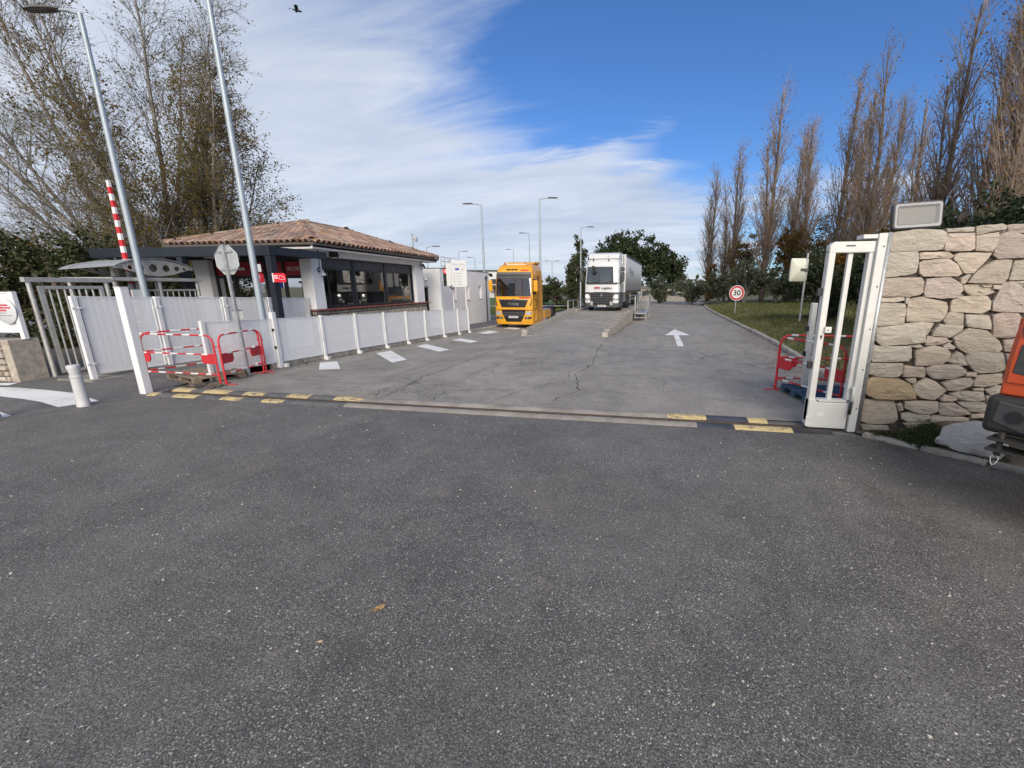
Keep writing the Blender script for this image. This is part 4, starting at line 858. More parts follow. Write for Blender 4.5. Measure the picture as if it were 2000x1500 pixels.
# canopy with lens shaped pierced girders
cn = thing('turnstile_canopy', 'grey metal canopy with a pierced lens shaped girder above the turnstile', 'canopy', (-13.55, 8.72, 2.30), 0)
def girder(x):
    n = 22; up = [(1.95*i/n, .20+.24*math.sin(math.pi*i/n)**.8) for i in range(n+1)]; lo = [(1.95*i/n, .20-.02-(.19*math.sin(math.pi*min(1, max(0, (i/n-.08)/.84))) if .08 < i/n < .92 else 0)) for i in range(n+1)]
    bm = bmesh.new(); P = up+lo[::-1]; outer = [bm.verts.new((0, a, c)) for a, c in P]; eds = [bm.edges.new((outer[i], outer[(i+1) % len(outer)])) for i in range(len(outer))]
    for cx, rr in ((.17, .028), (.36, .055), (.60, .085), (.90, .105), (1.22, .095), (1.50, .072), (1.70, .042), (1.84, .022)):
        cz = .205; k = 14; vs = [bm.verts.new((0, cx+rr*math.cos(2*math.pi*j/k), cz+rr*math.sin(2*math.pi*j/k))) for j in range(k)]
        eds += [bm.edges.new((vs[j], vs[(j+1) % k])) for j in range(k)]
    bmesh.ops.triangle_fill(bm, use_beauty=True, use_dissolve=False, edges=eds)
    r_ = bmesh.ops.extrude_face_region(bm, geom=list(bm.faces)); bmesh.ops.translate(bm, vec=(.014, 0, 0), verts=[v for v in r_['geom'] if isinstance(v, bmesh.types.BMVert)])
    bmesh.ops.recalc_face_normals(bm, faces=bm.faces); me = bpy.data.meshes.new('girder'); bm.to_mesh(me); bm.free(); me.materials.append(M_STEEL); return inst(me, 'girder', cn, (x, 0, 0))
girder(0.0); girder(-1.5)
n = 16; q = MB(); q.loft([[(x, 1.95*i/n, .225+.24*math.sin(math.pi*i/n)**.8+dz) for x, dz in ((-1.85, -.08), (.06, 0), (.06, .018), (-1.85, -.06))] for i in range(n+1)]); q.build('roof_sheet', M_GALV, cn, 40)
for yy in (.55, 1.4): part('support', M_STEEL, cn, (-.9, yy-.06, -.02), (-.78, yy+.06, .3))
# raised boom of the vehicle barrier
bo = thing('boom_barrier', 'raised red and white striped barrier boom behind the turnstile canopy', 'barrier', (-14.75, 9.8, -.1), 0)
part('cabinet', M_RED, bo, (-.2, -.2, 0), (.2, .2, 1.05), .02); M_TIP = M_WSTR
bl = [Vector((0, 0, .95)).lerp(Vector((-.06, .10, 4.98)), i/23) for i in range(24)]
for i in range(23):
    q = MB(); w0 = .085-.045*i/23; w1 = .085-.045*(i+1)/23
    q.loft([[(p.x+a*ww, p.y+c*.03, p.z) for a, c in ((-1, -1), (1, -1), (1, 1), (-1, 1))] for p, ww in ((bl[i], w0), (bl[i+1], w1))])
    q.build('red_band' if i % 2 else 'white_band', M_RED if i % 2 else M_WSTR, bo)
# ================================================================== guardhouse
gh = thing('guardhouse', 'white guardhouse with a hipped terracotta tile roof and dark window band', 'building', (0, 0, 0))
XF, YS, YN, XW = -11.6, 13.15, 20.75, -16.6        # road facade, south face, north face, west face
Z0, ZS, ZT = -.75, 1.22, 3.06                      # foot, sill, window head
# plinth with stone facing under a tile coping
part('plinth', M_MORTAR, gh, (XW, YS+.2, Z0), (XF-.02, YN, ZS-.06))
rs3 = random.Random(21)
M90 = Matrix.Translation((XF-.02, 12.98, 0)) @ Matrix.Rotation(R(90), 4, 'Z')
sw_ = thing('stone_plinth', None, None); sw_.parent = gh
courses(sw_, 0.0, 7.9, -.35, 1.14, rs3, M_STONEW, (.04, .07), .2, .42, .18, .5, .016, M90, 'stone')
part('plinth_face', M_MORTAR, sw_, (XF-.03, 12.98, -.5), (XF+.012, 20.9, 1.14))
q = MB()
cop = thing('sill_coping', None, None); cop.parent = gh; cpm = MB(); cpm.box((0, 0, 0), (.30, .285, .045), ch=.012); cpm = cpm.mesh('coping_tile', M_TILEB)
for i in range(28): inst(cpm, 'coping_tile', cop, (XF+.02, 12.95+.145+.29*i, 1.175), (0, R(3), 0))
# corner pillars
for a, c in (((-12.05, 13.12), (-11.58, 13.62)), ((-12.0, 19.95), (-11.58, 20.72)), ((-16.6, 13.12), (-15.95, 13.6))): part('pillar', M_RENDER, gh, (a[0], a[1], -.6 if a[1] < 13.2 and a[0] < -13 else ZS-.02), (c[0], c[1], 3.32), .012)
part('lintel', M_RENDER, gh, (XF-.35, 13.62, ZT+.01), (XF-.02, 19.95, 3.32)); part('lintel', M_RENDER, gh, (-15.95, 13.2, 2.98), (-12.05, 13.5, 3.32))
part('wall', M_RENDER, gh, (XW, 13.6, Z0), (XW+.25, YN, 3.32)); part('wall', M_RENDER, gh, (XW+.25, YN-.25, Z0), (-12.0, YN, 3.32))
part('wall', M_RENDER, gh, (-12.0, 20.722, -.6), (XF-.04, 20.98, 1.12))
# room inside
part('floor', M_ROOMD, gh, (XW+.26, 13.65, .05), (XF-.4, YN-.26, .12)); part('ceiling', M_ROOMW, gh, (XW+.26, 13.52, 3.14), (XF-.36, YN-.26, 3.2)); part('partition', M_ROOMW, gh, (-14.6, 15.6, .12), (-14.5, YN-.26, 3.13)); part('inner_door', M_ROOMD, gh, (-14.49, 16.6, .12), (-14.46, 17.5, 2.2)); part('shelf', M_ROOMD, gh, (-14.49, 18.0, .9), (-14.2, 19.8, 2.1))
# window band on the road side
wb = thing('window_band', None, None); wb.parent = gh
XG = XF-.20; ms = [13.66, 15.52, 17.66, 19.93]
def anth(a, c, par=wb, m=M_ANTH, name='mullion'): return part(name, m, par, a, c, .004)
anth((XG-.05, ms[0], ZS), (XG+.05, ms[-1], ZS+.09), name='bottom_rail'); anth((XG-.05, ms[0], ZT-.06), (XG+.05, ms[-1], ZT+.008), name='top_rail'); anth((XG-.04, ms[0]+.06, ZT-.44), (XG+.045, ms[-1]-.06, ZT-.37), name='transom')
for y in ms: anth((XG-.06, y-.06 if y > 14 else y, ZS+.091), (XG+.06, y+.06 if y < 19 else y, ZT-.061))
for y0, y1 in zip(ms, ms[1:]):
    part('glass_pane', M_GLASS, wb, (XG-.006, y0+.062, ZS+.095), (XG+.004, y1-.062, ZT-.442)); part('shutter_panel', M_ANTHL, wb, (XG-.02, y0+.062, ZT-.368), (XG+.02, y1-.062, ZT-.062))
anth((XG-.03, 14.05, ZS+.1), (XG+.03, 14.11, ZT-.45), name='sash'); anth((XG-.03, 15.35, ZS+.1), (XG+.03, 15.41, ZT-.45), name='sash')
# glazed entrance side under the portico
YG = 13.38; ew = thing('entrance_glazing', None, None); ew.parent = gh
xs_ = [-15.95, -15.1, -14.3, -13.75, -13.3, -12.95, -12.05]
part('top_rail', M_BLACK, ew, (-15.95, YG-.05, 2.88), (-12.05, YG+.05, 2.975)); part('middle_rail', M_BLACK, ew, (-15.95, YG-.045, 2.30), (-12.05, YG+.045, 2.40)); part('bottom_rail', M_BLACK, ew, (-15.95, YG-.04, .1), (-12.05, YG+.04, .3))
for x in xs_: part('mullion', M_BLACK, ew, (x-.045, YG-.055, .302), (x+.045, YG+.055, 2.878))
for x0, x1 in zip(xs_, xs_[1:]): part('glass_pane', M_FILM, ew, (x0+.046, YG-.005, .302), (x1-.046, YG+.005, 2.298))
for k_, (x0, x1) in enumerate(zip(xs_, xs_[1:])):
    o = part('red_band', M_REDSIGN, ew, (x0+.046, YG-.012, 2.402), (x1-.046, YG+.008, 2.878))
wel = text('WELCOME', .20, M_TXTW, 'lettering', ew, (-12.52, YG-.058, 2.62), (R(90), 0, 0), .001, xs=.55)
print_line(ew, -14.98, -14.62, 2.64, .10, M_TXTW, YG-.013, rnd); part('door_notice', M_TXTB, ew, (-13.62, YG-.02, 1.95), (-13.1, YG-.012, 2.22)); print_line(ew, -13.5, -13.2, 2.1, .10, M_TXTW, YG-.022, rnd)
# eaves: soffit, fascia, gutter
EX0, EX1, EY0, EY1, EZ = -17.05, -11.05, 12.72, 21.35, 3.33
part('soffit', M_SOFFIT, gh, (EX0+.03, EY0+.03, EZ-.01), (EX1-.03, EY1-.03, EZ+.05)); 
for a, c in (((EX1-.10, EY0, EZ-.07), (EX1-.03, EY1, EZ+.09)), ((EX0+.03, EY0+.03, EZ-.07), (EX1-.101, EY0+.10, EZ+.09)), ((EX0+.03, EY1-.10, EZ-.07), (EX1-.101, EY1-.03, EZ+.09)), ((EX0+.03, EY0+.101, EZ-.07), (EX0+.10, EY1-.101, EZ+.09))): part('fascia', M_SOFFIT, gh, a, c)
for pts in ([(EX1+.03, EY0-.06, EZ+.085), (EX1+.03, EY1+.04, EZ+.085)], [(EX0-.03, EY0-.03, EZ+.085), (EX1+.08, EY0-.03, EZ+.085)]): rod('gutter', mat('zinc_gutter', (.15, .135, .12), .5, metal=.3), gh, pts, .052, 8)
# ---- hipped tile roof; one object for each tile
RX = (EX0+EX1)/2; RZ0, RZ1 = EZ+.12, 4.50; RY0, RY1 = EY0+(EX1-RX), EY1-(EX1-RX)
roof = thing('roof', None, None); roof.parent = gh
q = MB(); e = .02
q.add([(EX0-e, EY0-e, RZ0), (EX1+e, EY0-e, RZ0), (EX1+e, EY1+e, RZ0), (EX0-e, EY1+e, RZ0), (RX, RY0, RZ1), (RX, RY1, RZ1)], [(0, 1, 4), (1, 2, 5, 4), (2, 3, 5), (3, 0, 4, 5), (3, 2, 1, 0)]); q.build('roof_deck', mat('roof_underlay', (.075, .04, .03), .9, var=.2), roof)
def tile_mesh(L, r0, r1, th=.018, n=6):
    b = MB(); 
    def ring(y, r, z0): return [(r*math.cos(math.pi*i/n), y, z0+r*math.sin(math.pi*i/n)*1.05) for i in range(n+1)]
    o0, o1 = ring(0, r0, 0), ring(L, r1, 0); i0, i1 = ring(0, r0-th, 0), ring(L, r1-th, 0); m_ = n+1
    b.v = o0+o1+i0+i1; b.f = [(i, i+1, m_+i+1, m_+i) for i in range(n)]+[(2*m_+i, 3*m_+i, 3*m_+i+1, 2*m_+i+1) for i in range(n)]+[(i, 2*m_+i, 2*m_+i+1, i+1) for i in range(n)]; b.mi = [0]*len(b.f)
    return b.mesh('tile', M_TILE, 50)
TL = .47; tm = tile_mesh(TL, .108, .086); tmr = tile_mesh(.50, .15, .125, .02, 8)
stf = MB(); slope = math.atan2(RZ1-RZ0, EX1-RX); sl_len = math.hypot(RZ1-RZ0, EX1-RX)
nrow = int(sl_len/(TL*.84)); cand = []
def face(origin, along, up_h, width, left_cut, right_cut):
    """rows of tiles on one roof face; along = eave direction, up_h = horizontal direction up the slope"""
    nc = int(width/.25)
    for c in range(nc+1):
        s = (c+.5)/(nc+1)*width
        for rw in range(nrow+1):
            t = rw*TL*.84-.07; h = t*math.cos(slope)
            if h+.12 > min(s if left_cut else 9, (width-s) if right_cut else 9, EX1-RX-.05): continue
            p = Vector(origin)+Vector(along)*s+Vector(up_h)*h+Vector((0, 0, (h*math.tan(slope))+.035))
            yield p
def put(p, up_h, par):
    az = math.atan2(up_h[1], up_h[0])-R(90); return inst(tm, 'tile', par, p, (slope+R(3)+rnd.uniform(-.02, .02), 0, az+rnd.uniform(-.03, .03)))
east = list(face((EX1+.06, EY0, RZ0), (0, 1, 0), (-1, 0, 0), EY1-EY0, True, True)); south = list(face((EX0, EY0-.06, RZ0), (1, 0, 0), (0, 1, 0), EX1-EX0, True, True))
allt = [(p, (-1, 0, 0)) for p in east]+[(p, (0, 1, 0)) for p in south]
allt.sort(key=lambda a: a[0].x**2+a[0].y**2)
for p, u in allt[:296]: put(p, u, roof)
# tiles beyond that number and on the two faces turned away stay joined
def join_tiles(lst):
    b = MB()
    for p, u in lst:
        az = math.atan2(u[1], u[0])-R(90); M_ = Matrix.Translation(p) @ Matrix.Rotation(az, 4, 'Z') @ Matrix.Rotation(slope+R(3), 4, 'X')
        b.add([M_ @ v.co for v in tm.vertices], [tuple(pp.vertices) for pp in tm.polygons])
    return b
west = list(face((EX0-.06, EY0, RZ0), (0, 1, 0), (1, 0, 0), EY1-EY0, True, True)); north = list(face((EX0, EY1+.06, RZ0), (1, 0, 0), (0, -1, 0), EX1-EX0, True, True))
o = join_tiles(allt[296:]+[(p, (1, 0, 0)) for p in west]+[(p, (0, -1, 0)) for p in north]).build('tiles', M_TILE, roof, 50); o['kind'] = 'stuff'
def ridge(a, c):
    a, c = Vector(a), Vector(c); d = c-a; n_ = int(d.length/.40); az = math.atan2(d.y, d.x)-R(90); pt = math.atan2(d.z, math.hypot(d.x, d.y))
    for i in range(n_+1): inst(tmr, 'ridge_tile', roof, a+d*(i/(n_+.6)), (pt+R(2), rnd.uniform(-.03, .03), az+rnd.uniform(-.02, .02)))
ridge((EX1+.03, EY0-.03, RZ0+.05), (RX, RY0, RZ1+.03)); ridge((EX1+.03, EY1+.03, RZ0+.05), (RX, RY1, RZ1+.03)); ridge((EX0-.03, EY0-.03, RZ0+.05), (RX, RY0, RZ1+.03)); ridge((RX, RY0, RZ1+.05), (RX, RY1, RZ1+.05)); ridge((EX0-.03, EY1+.03, RZ0+.05), (RX, RY1, RZ1+.03))
# ---- portico
po_ = thing('portico', 'dark blue grey steel portico on posts in front of the guardhouse entrance', 'portico', (0, 0, 0))
PZ0, PZ1 = 2.90, 3.18
part('front_beam', M_ANTH, po_, (-17.6, 10.78, PZ0), (-10.86, 11.02, PZ1), .006); part('side_beam', M_ANTH, po_, (-11.06, 11.021, PZ0+.03), (-10.88, 13.1, PZ1-.02), .006)
part('roof_sheet', mat('portico_ceiling', (.20, .15, .14), .6, var=.1), po_, (-17.6, 11.021, PZ1-.10), (-11.061, 13.1, PZ1-.06))
part('post', M_ANTH, po_, (-11.06, 10.80, -.4), (-10.88, 11.0, PZ0-.001), .006); part('post', M_ANTH, po_, (-14.25, 10.80, -.3), (-14.05, 11.0, PZ0-.001), .006); part('back_beam', M_ANTH, po_, (-17.6, 12.95, PZ0+.05), (-11.07, 13.1, PZ1-.11)); part('ceiling_box', M_SOFFIT, po_, (-14.2, 11.6, PZ0+.0), (-13.7, 12.4, PZ1-.101))
# direction plates on the portico post
for i, (dx, ww) in enumerate(((.10, .46), (-.52, .33))):
    d_ = thing('direction_sign', ['small red direction sign with a truck symbol on the portico post', 'small red direction sign left of the portico post behind the lamp post'][i], 'sign', (-10.97+dx, 10.77, 2.13), 0, 'direction signs on the portico')
    P = [(0, 0), (ww, 0), (ww, .20), (ww-.04, .26), (0, .26)]; q = MB(); q.prism(P, -.004, .004, 'y'); q.build('plate', M_REDSIGN if i else mat('bright_red_film', (.62, .02, .045), .45), d_)
    part('white_band', M_TXTW, d_, (0, -.006, 0), (.045, -.0045, .26)); print_line(d_, .07, .20, .18, .03, M_TXTW, -.0045, rnd); print_line(d_, .07, .20, .12, .03, M_TXTW, -.0045, rnd)
    if not i:
        P = [(.25, .08), (.25, .19), (.345, .19), (.345, .155), (.39, .155), (.415, .115), (.415, .08)]; q = MB(); q.tube([(x, -.006, z) for x, z in P], .006, 4, closed=True); q.build('truck_symbol', M_TXTW, d_)
    else: part('notice', M_SIGNW, d_, (.0, -.004, .30), (.28, .004, .52)); part('notice', M_TXTG, d_, (.02, -.004, -.30), (.3, .004, -.05))
# ---- fittings on the facade
def floodlamp(x, y, z, rz, lab):
    t = thing('wall_floodlight', lab, 'floodlight', (x, y, z), rz, 'wall floodlights'); 
    q = MB(); q.box((0, 0, 0), (.30, .10, .24), (R(-25), 0, 0), ch=.015); q.build('housing', M_BLACK, t); q = MB(); q.box((0, -.052, -.024), (.25, .012, .19), (R(-25), 0, 0)); q.build('lens', mat('flood_lens', (.45, .45, .42), .3), t)
    q = MB(); q.tube([(-.16, 0, 0), (-.17, .10, .02), (.17, .10, .02), (.16, 0, 0)], .012, 6); q.build('bracket', M_BLACK, t)
floodlamp(XF+.14, 14.15, 3.14, R(35), 'black floodlight under the eaves above the first window'); floodlamp(XF+.16, 20.6, 3.04, R(120), 'black floodlight at the far end of the guardhouse eaves')
def camera_(x, y, z, rz, lab):
    t = thing('security_camera', lab, 'camera', (x, y, z), rz, 'security cameras'); rod('arm', M_SIGNW, t, [(0, 0, .12), (.10, 0, .14), (.17, 0, .10), (.17, 0, .02)], .028, 10)
    q = MB(); q.lathe([(.03, .03), (.075, .02), (.085, -.03), (.08, -.07)], 16, (.17, 0, 0)); q.build('body', M_SIGNW, t, 40); q = MB(); q.lathe([(.065, -.07), (.055, -.10), (.03, -.125), (.005, -.13)], 16, (.17, 0, 0)); q.build('dome', M_BLACK, t, 50); q = MB(); q.span((-.02, -.06, .04), (.0, .06, .2)); q.build('wall_plate', M_SIGNW, t)
camera_(-11.58, 13.45, 2.46, 0, 'white security camera on the corner pillar of the guardhouse'); camera_(-11.58, 20.62, 2.40, R(20), 'white dome camera on the far pillar near the annex')
rod('cable', M_DGREY, gh, [(-11.57, 13.5, 3.3), (-11.57, 13.5, 2.62)], .015, 6)
# ---- annex
an = thing('annex', 'plain white flat roofed annex with three narrow windows beside the guardhouse', 'building', (0, 0, 0))
AX, AY0, AY1, AZ = -11.6, 22.6, 30.3, 3.02
ops = [(24.15, 24.62), (26.1, 26.58), (28.25, 28.75)]; wz0, wz1 = 1.12, 2.05
q = MB(); yy = AY0
segs = [AY0]+[v for p in ops for v in p]+[AY1]
for i in range(0, len(segs), 2): q.span((AX-.3, segs[i], Z0-.1), (AX, segs[i+1], AZ))
for a, c in ops: q.span((AX-.3, a+.0005, Z0-.1), (AX, c-.0005, wz0)); q.span((AX-.3, a+.0005, wz1), (AX, c-.0005, AZ))
q.build('front_wall', M_RENDER, an)
q = MB(); q.span((-16.4, AY0, Z0-.1), (-13.05, AY0+.3, AZ)); q.span((-12.42, AY0, Z0-.1), (AX-.3005, AY0+.3, AZ)); q.span((-13.0495, AY0, 1.95), (-12.4205, AY0+.3, AZ)); q.build('side_wall', M_RENDER, an)
part('back_wall', M_RENDER, an, (-16.4, AY1-.3, Z0-.1), (AX-.301, AY1, AZ)); part('roof_slab', M_CONCD, an, (-16.4, AY0+.301, AZ-.35), (AX-.301, AY1-.301, AZ-.2))
part('parapet_cap', mat('zinc_cap', (.22, .23, .25), .5, metal=.3), an, (AX-.33, AY0-.02, AZ+.001), (AX+.025, AY1+.02, AZ+.035)); part('parapet_cap', M_DGREY, an, (-16.4, AY0-.02, AZ+.001), (AX-.331, AY0+.33, AZ+.035))
for a, c in ops:
    w_ = part('window', M_ANTH, an, (AX-.27, a-.02, wz0), (AX-.22, c+.02, wz1)); part('pane', M_GLASS, w_, (AX-.219, a+.05, wz0+.05), (AX-.214, c-.05, wz1-.05)); part('sill', M_ANTH, w_, (AX-.215, a+.01, wz0+.001), (AX+.03, c-.01, wz0+.025))
dr_ = part('door', M_BLACK, an, (-13.05, AY0+.12, -.5), (-12.42, AY0+.17, 1.95)); part('door_frame', M_ANTH, dr_, (-13.05, AY0+.08, 1.90), (-12.42, AY0+.119, 1.949))
part('canopy_slab', M_SIGNW, an, (-13.15, AY0-.2, 2.0), (-12.3, AY0-.001, 2.05))
rod('downpipe', M_DGREY, an, [(AX+.06, 29.55, 2.55), (AX+.06, 29.55, -.6)], .05, 8); q = MB(); q.span((AX+.005, 29.45, 2.5), (AX+.12, 29.65, 2.75)); q.build('hopper', M_DGREY, an)
o = thing('wall_lamp', 'round pale bulkhead lamp above the annex side door', 'lamp', (-12.75, AY0-.02, 2.42)); q = MB(); q.lathe([(.13, 0), (.15, .03), (.14, .06), (.08, .08)], 16, M=Matrix.Rotation(R(90), 3, 'X')); q.build('shade', M_SIGNBK, o, 40); q = MB(); q.lathe([(.16, 0), (.16, .02)], 16, M=Matrix.Rotation(R(90), 3, 'X')); q.build('base', M_GALV, o)
floodlamp(AX+.2, 30.2, 2.85, R(150), 'dark floodlight on the far corner of the annex'); camera_(AX+.0, 23.0, 2.65, R(-20), 'small white camera beside the traffic light on the annex')
# roof ladder cage and mast
rl = thing('roof_ladder', 'metal ladder cage standing up from the annex roof', 'ladder', (-13.3, 26.2, 2.8))
for yy in (0, .5, 1.3): rod('upright', M_GALV, rl, [(0, yy, -.6), (0, yy, 1.15)], .03, 6); rod('upright', M_GALV, rl, [(.5, yy, -.6), (.5, yy, 1.05)], .03, 6)
for zz in (.25, .55, .85, 1.12): rod('rung', M_GALV, rl, [(0, 0, zz), (0, .5, zz)], .02, 6); rod('hoop', M_GALV, rl, [(0, .5, zz), (0, 1.3, zz), (.5, 1.3, zz)], .018, 6)
ms_ = thing('roof_mast', 'thin antenna mast behind the guardhouse roof', 'mast', (-13.0, 22.4, 2.9)); rod('pole', M_GALV, ms_, [(0, 0, -.2), (0, 0, 2.0)], .045, 8); q = MB(); q.lathe([(.02, -.02), (.17, 0), (.18, .05), (.12, .08)], 14, (.06, .2, 1.75), M=Matrix.Rotation(R(80), 3, 'Y')); q.build('dish', M_SIGNW, ms_, 40)
rod('bracket', M_GALV, ms_, [(0, 0, 1.7), (.05, .2, 1.75)], .02, 6)
# traffic light and direction board beside the weighbridge lane
tl = thing('traffic_light', 'black traffic light showing red in front of the annex wall', 'traffic light', (-10.55, 21.3, road_z(-9.4, 21.3)), R(12))
rod('pole', M_SIGNW, tl, [(.28, .12, 0), (.28, .12, 2.3)], .04, 10); q = MB(); q.box((0, 0, 2.96), (.30, .22, .98), ch=.02); q.build('housing', M_BLACK, tl); rod('bracket', M_BLACK, tl, [(.05, .1, 2.5), (.28, .12, 2.3)], .03, 6)
for zz, mm in ((3.26, M_REDLAMP), (2.96, M_DGREY), (2.66, M_DGREY)):
    q = MB(); q.lathe([(.005, .012), (.07, .01), (.10, 0)], 18, (0, -.116, zz), M=Matrix.Rotation(R(90), 3, 'X')); q.build('lamp', mm, tl, True)
    q = MB(); n_ = 9; P0 = [(.115*math.cos(R(200*i/(n_-1)-10)), -.111, zz+.115*math.sin(R(200*i/(n_-1)-10))) for i in range(n_)]; q.v = P0+[(x, -.25, z-.03) for x, y, z in P0]; q.f = [(i, i+1, n_+i+1, n_+i) for i in range(n_-1)]; q.mi = [0]*(n_-1); q.build('visor', M_BLACK, tl)
sb = thing('direction_board', 'tall white board with dark direction lines on a white post', 'sign', (-9.72, 21.0, road_z(-9.4, 21.0)), R(10)); 
rod('post', M_SIGNW, sb, [(.32, .05, 0), (.32, .05, 2.6)], .05, 10); q = MB(); q.box((0.05, 0, 3.1), (.80, .04, 1.36), ch=.01); q.build('board', M_SIGNW, sb); q = MB(); q.box((-.52, .10, 3.05), (.30, .04, 1.2), ch=.01); q.build('board', M_SIGNW, sb)
text('ROYAL CANIN', .105, M_TXTG, 'lettering', sb, (.05, -.022, 3.58), (R(90), 0, 0), .001); part('rule', M_TXTG, sb, (-.28, -.0225, 3.485), (.38, -.0205, 3.492)); part('blue_panel', M_TXTB, sb, (-.16, -.0235, 3.28), (.06, -.0205, 3.39)); part('symbol', M_TXTG, sb, (.22, -.0235, 3.27), (.25, -.0205, 3.36))
q = MB(); q.tube([(.15, -.022, 3.24), (.32, -.022, 3.24), (.32, -.022, 3.40), (.15, -.022, 3.40)], .004, 4, closed=True); q.build('symbol_frame', M_TXTG, sb)
for i in range(5): zz = 3.12-.14*i; part('bullet', M_TXTK, sb, (-.23, -.0235, zz-.018), (-.19, -.0205, zz+.018)); print_line(sb, -.12, .18, zz, .022, M_TXTG, -.0205, rnd)
part('clamp', M_BLACK, sb, (-.42, -.03, 2.44), (-.36, .0, 2.52))
# ================================================================== weighbridge
WB = thing('weighbridge', 'raised concrete weighbridge deck with guide kerbs and steel handrails', 'weighbridge', (-3.37, 17.0, 0), R(-4.4))
def dz(y): return -.045+.495*min(1, max(0, y/9.6))**1.0 if y < 28 else .45-.5*min(1, (y-28)/9)
q = MB(); ys = [0, 2, 4, 6, 8, 9.6, 9.61, 19, 28, 28.01, 33, 37]
q.loft([[(-1.65, y, -.9), (1.65, y, -.9), (1.65, y, dz(y)), (-1.65, y, dz(y))] for y in ys]); q.build('deck', M_ROAD, WB)
for y in (9.6, 18.6): part('joint', M_DGREY, WB, (-1.6, y-.03, .44), (1.6, y+.03, .455))
M_GUIDE = mat('chipped_cream_paint', (.37, .345, .30), .8, var=.15, vscale=3, dirt=.5, dirtcol=(.22, .19, .15), bump=.3)
M_STRI = mat('worn_red_brown_paint', (.17, .075, .055), .85, var=.3, vscale=8, dirt=.35, dirtcol=(.3, .26, .21)); M_STRW = mat('worn_white_paint', (.46, .43, .38), .85, var=.2, vscale=8, dirt=.4, dirtcol=(.22, .18, .14))
q = MB(); q.loft([[(1.66, y, -.9), (1.92, y, -.9), (1.92, y, dz(y)+h), (1.66, y, dz(y)+h)] for y, h in ((.25, .16), (.3, .19), (9.5, .16))]); q.build('guide_wall', M_GUIDE, WB, bevel=.02)
for i in range(26):
    y0 = .95+.33*i; a = math.atan2(.495, 9.6)-.0055
    q = MB(); q.box((0, 0, 0), (.245, .315, .018)); o = q.build('stripe', M_STRI if i % 2 else M_STRW, WB, loc=(1.79, y0, dz(y0)+.19-.03*(y0-.3)/9.2+.012), rot=(a, 0, 0))
q = MB(); q.loft([[(-1.94, y, -.9), (-1.66, y, -.9), (-1.66, y, dz(y)+.04), (-1.94, y, dz(y)+.04)] for y in (.3, 9.4)]); q.build('guide_plinth', M_GUIDE, WB)
for xx in (-1.90, -1.72): q = MB(); q.loft([[(xx-.03, y, dz(y)+.041), (xx+.03, y, dz(y)+.041), (xx+.03, y, dz(y)+.19), (xx-.03, y, dz(y)+.19)] for y in (.45, 9.4)]); q.build('guide_rail', M_GUIDE, WB, bevel=.008)
q = MB(); q.box((-1.81, .36, dz(.3)+.08), (.28, .2, .2), ch=.05); q.build('guide_nose', M_GUIDE, WB)
for xx in (-1.80, 1.80): part('edge_beam', M_GUIDE, WB, (xx-.13, 9.62, -.9), (xx+.13, 28, .54), .01)
def handrail(x, pts_y, z, name='handrail', loop=True):
    hr = thing(name, None, None); hr.parent = WB
    for zz in (1.08, .58): rod('rail', M_GALV, hr, [(x, pts_y[0], z+zz), (x, pts_y[-1], z+zz)], .026, 8)
    for y in pts_y: rod('post', M_GALV, hr, [(x, y, z-.0), (x, y, z+1.08)], .024, 8)
    return hr
hr = handrail(-2.05, [8.8, 10.2, 11.6, 13.0, 14.4], .05); rod('rail', M_GUIDE, hr, [(-2.05, 8.8, 1.13), (-1.98, 8.55, .75), (-2.0, 8.5, .0)], .035, 8)
part('walkway', M_CONC, WB, (-2.4, 8.6, -.9), (-2.0, 24, .05)); 
hr = handrail(2.12, [9.5, 10.9, 12.3, 13.7], .40); rod('rail', M_GALV, hr, [(2.12, 9.5, 1.48), (2.12, 9.2, 1.40), (2.12, 9.15, 1.2), (2.12, 9.15, .6), (2.12, 9.2, .42), (2.12, 9.5, .40)], .026, 8)
hr2 = handrail(2.75, [9.6, 10.9, 12.3, 13.7], .40); 
for yy in (9.6, 10.9, 12.3, 13.7): rod('leg', M_GALV, hr2, [(2.75, yy, -.15), (2.75, yy, .4)], .03, 8); rod('leg', M_GALV, hr, [(2.12, yy, -.15), (2.12, yy, .4)], .03, 8)
part('platform', M_GALV, WB, (2.05, 9.5, .34), (2.8, 14, .39)); part('step', M_GALV, WB, (2.1, 9.2, .12), (2.7, 9.48, .15)); part('platform_box', M_GUIDE, WB, (2.06, 11.6, -.3), (2.7, 13.9, .33)); part('panel', M_SIGNBK, WB, (2.78, 11.2, .62), (2.80, 13.6, 1.3))

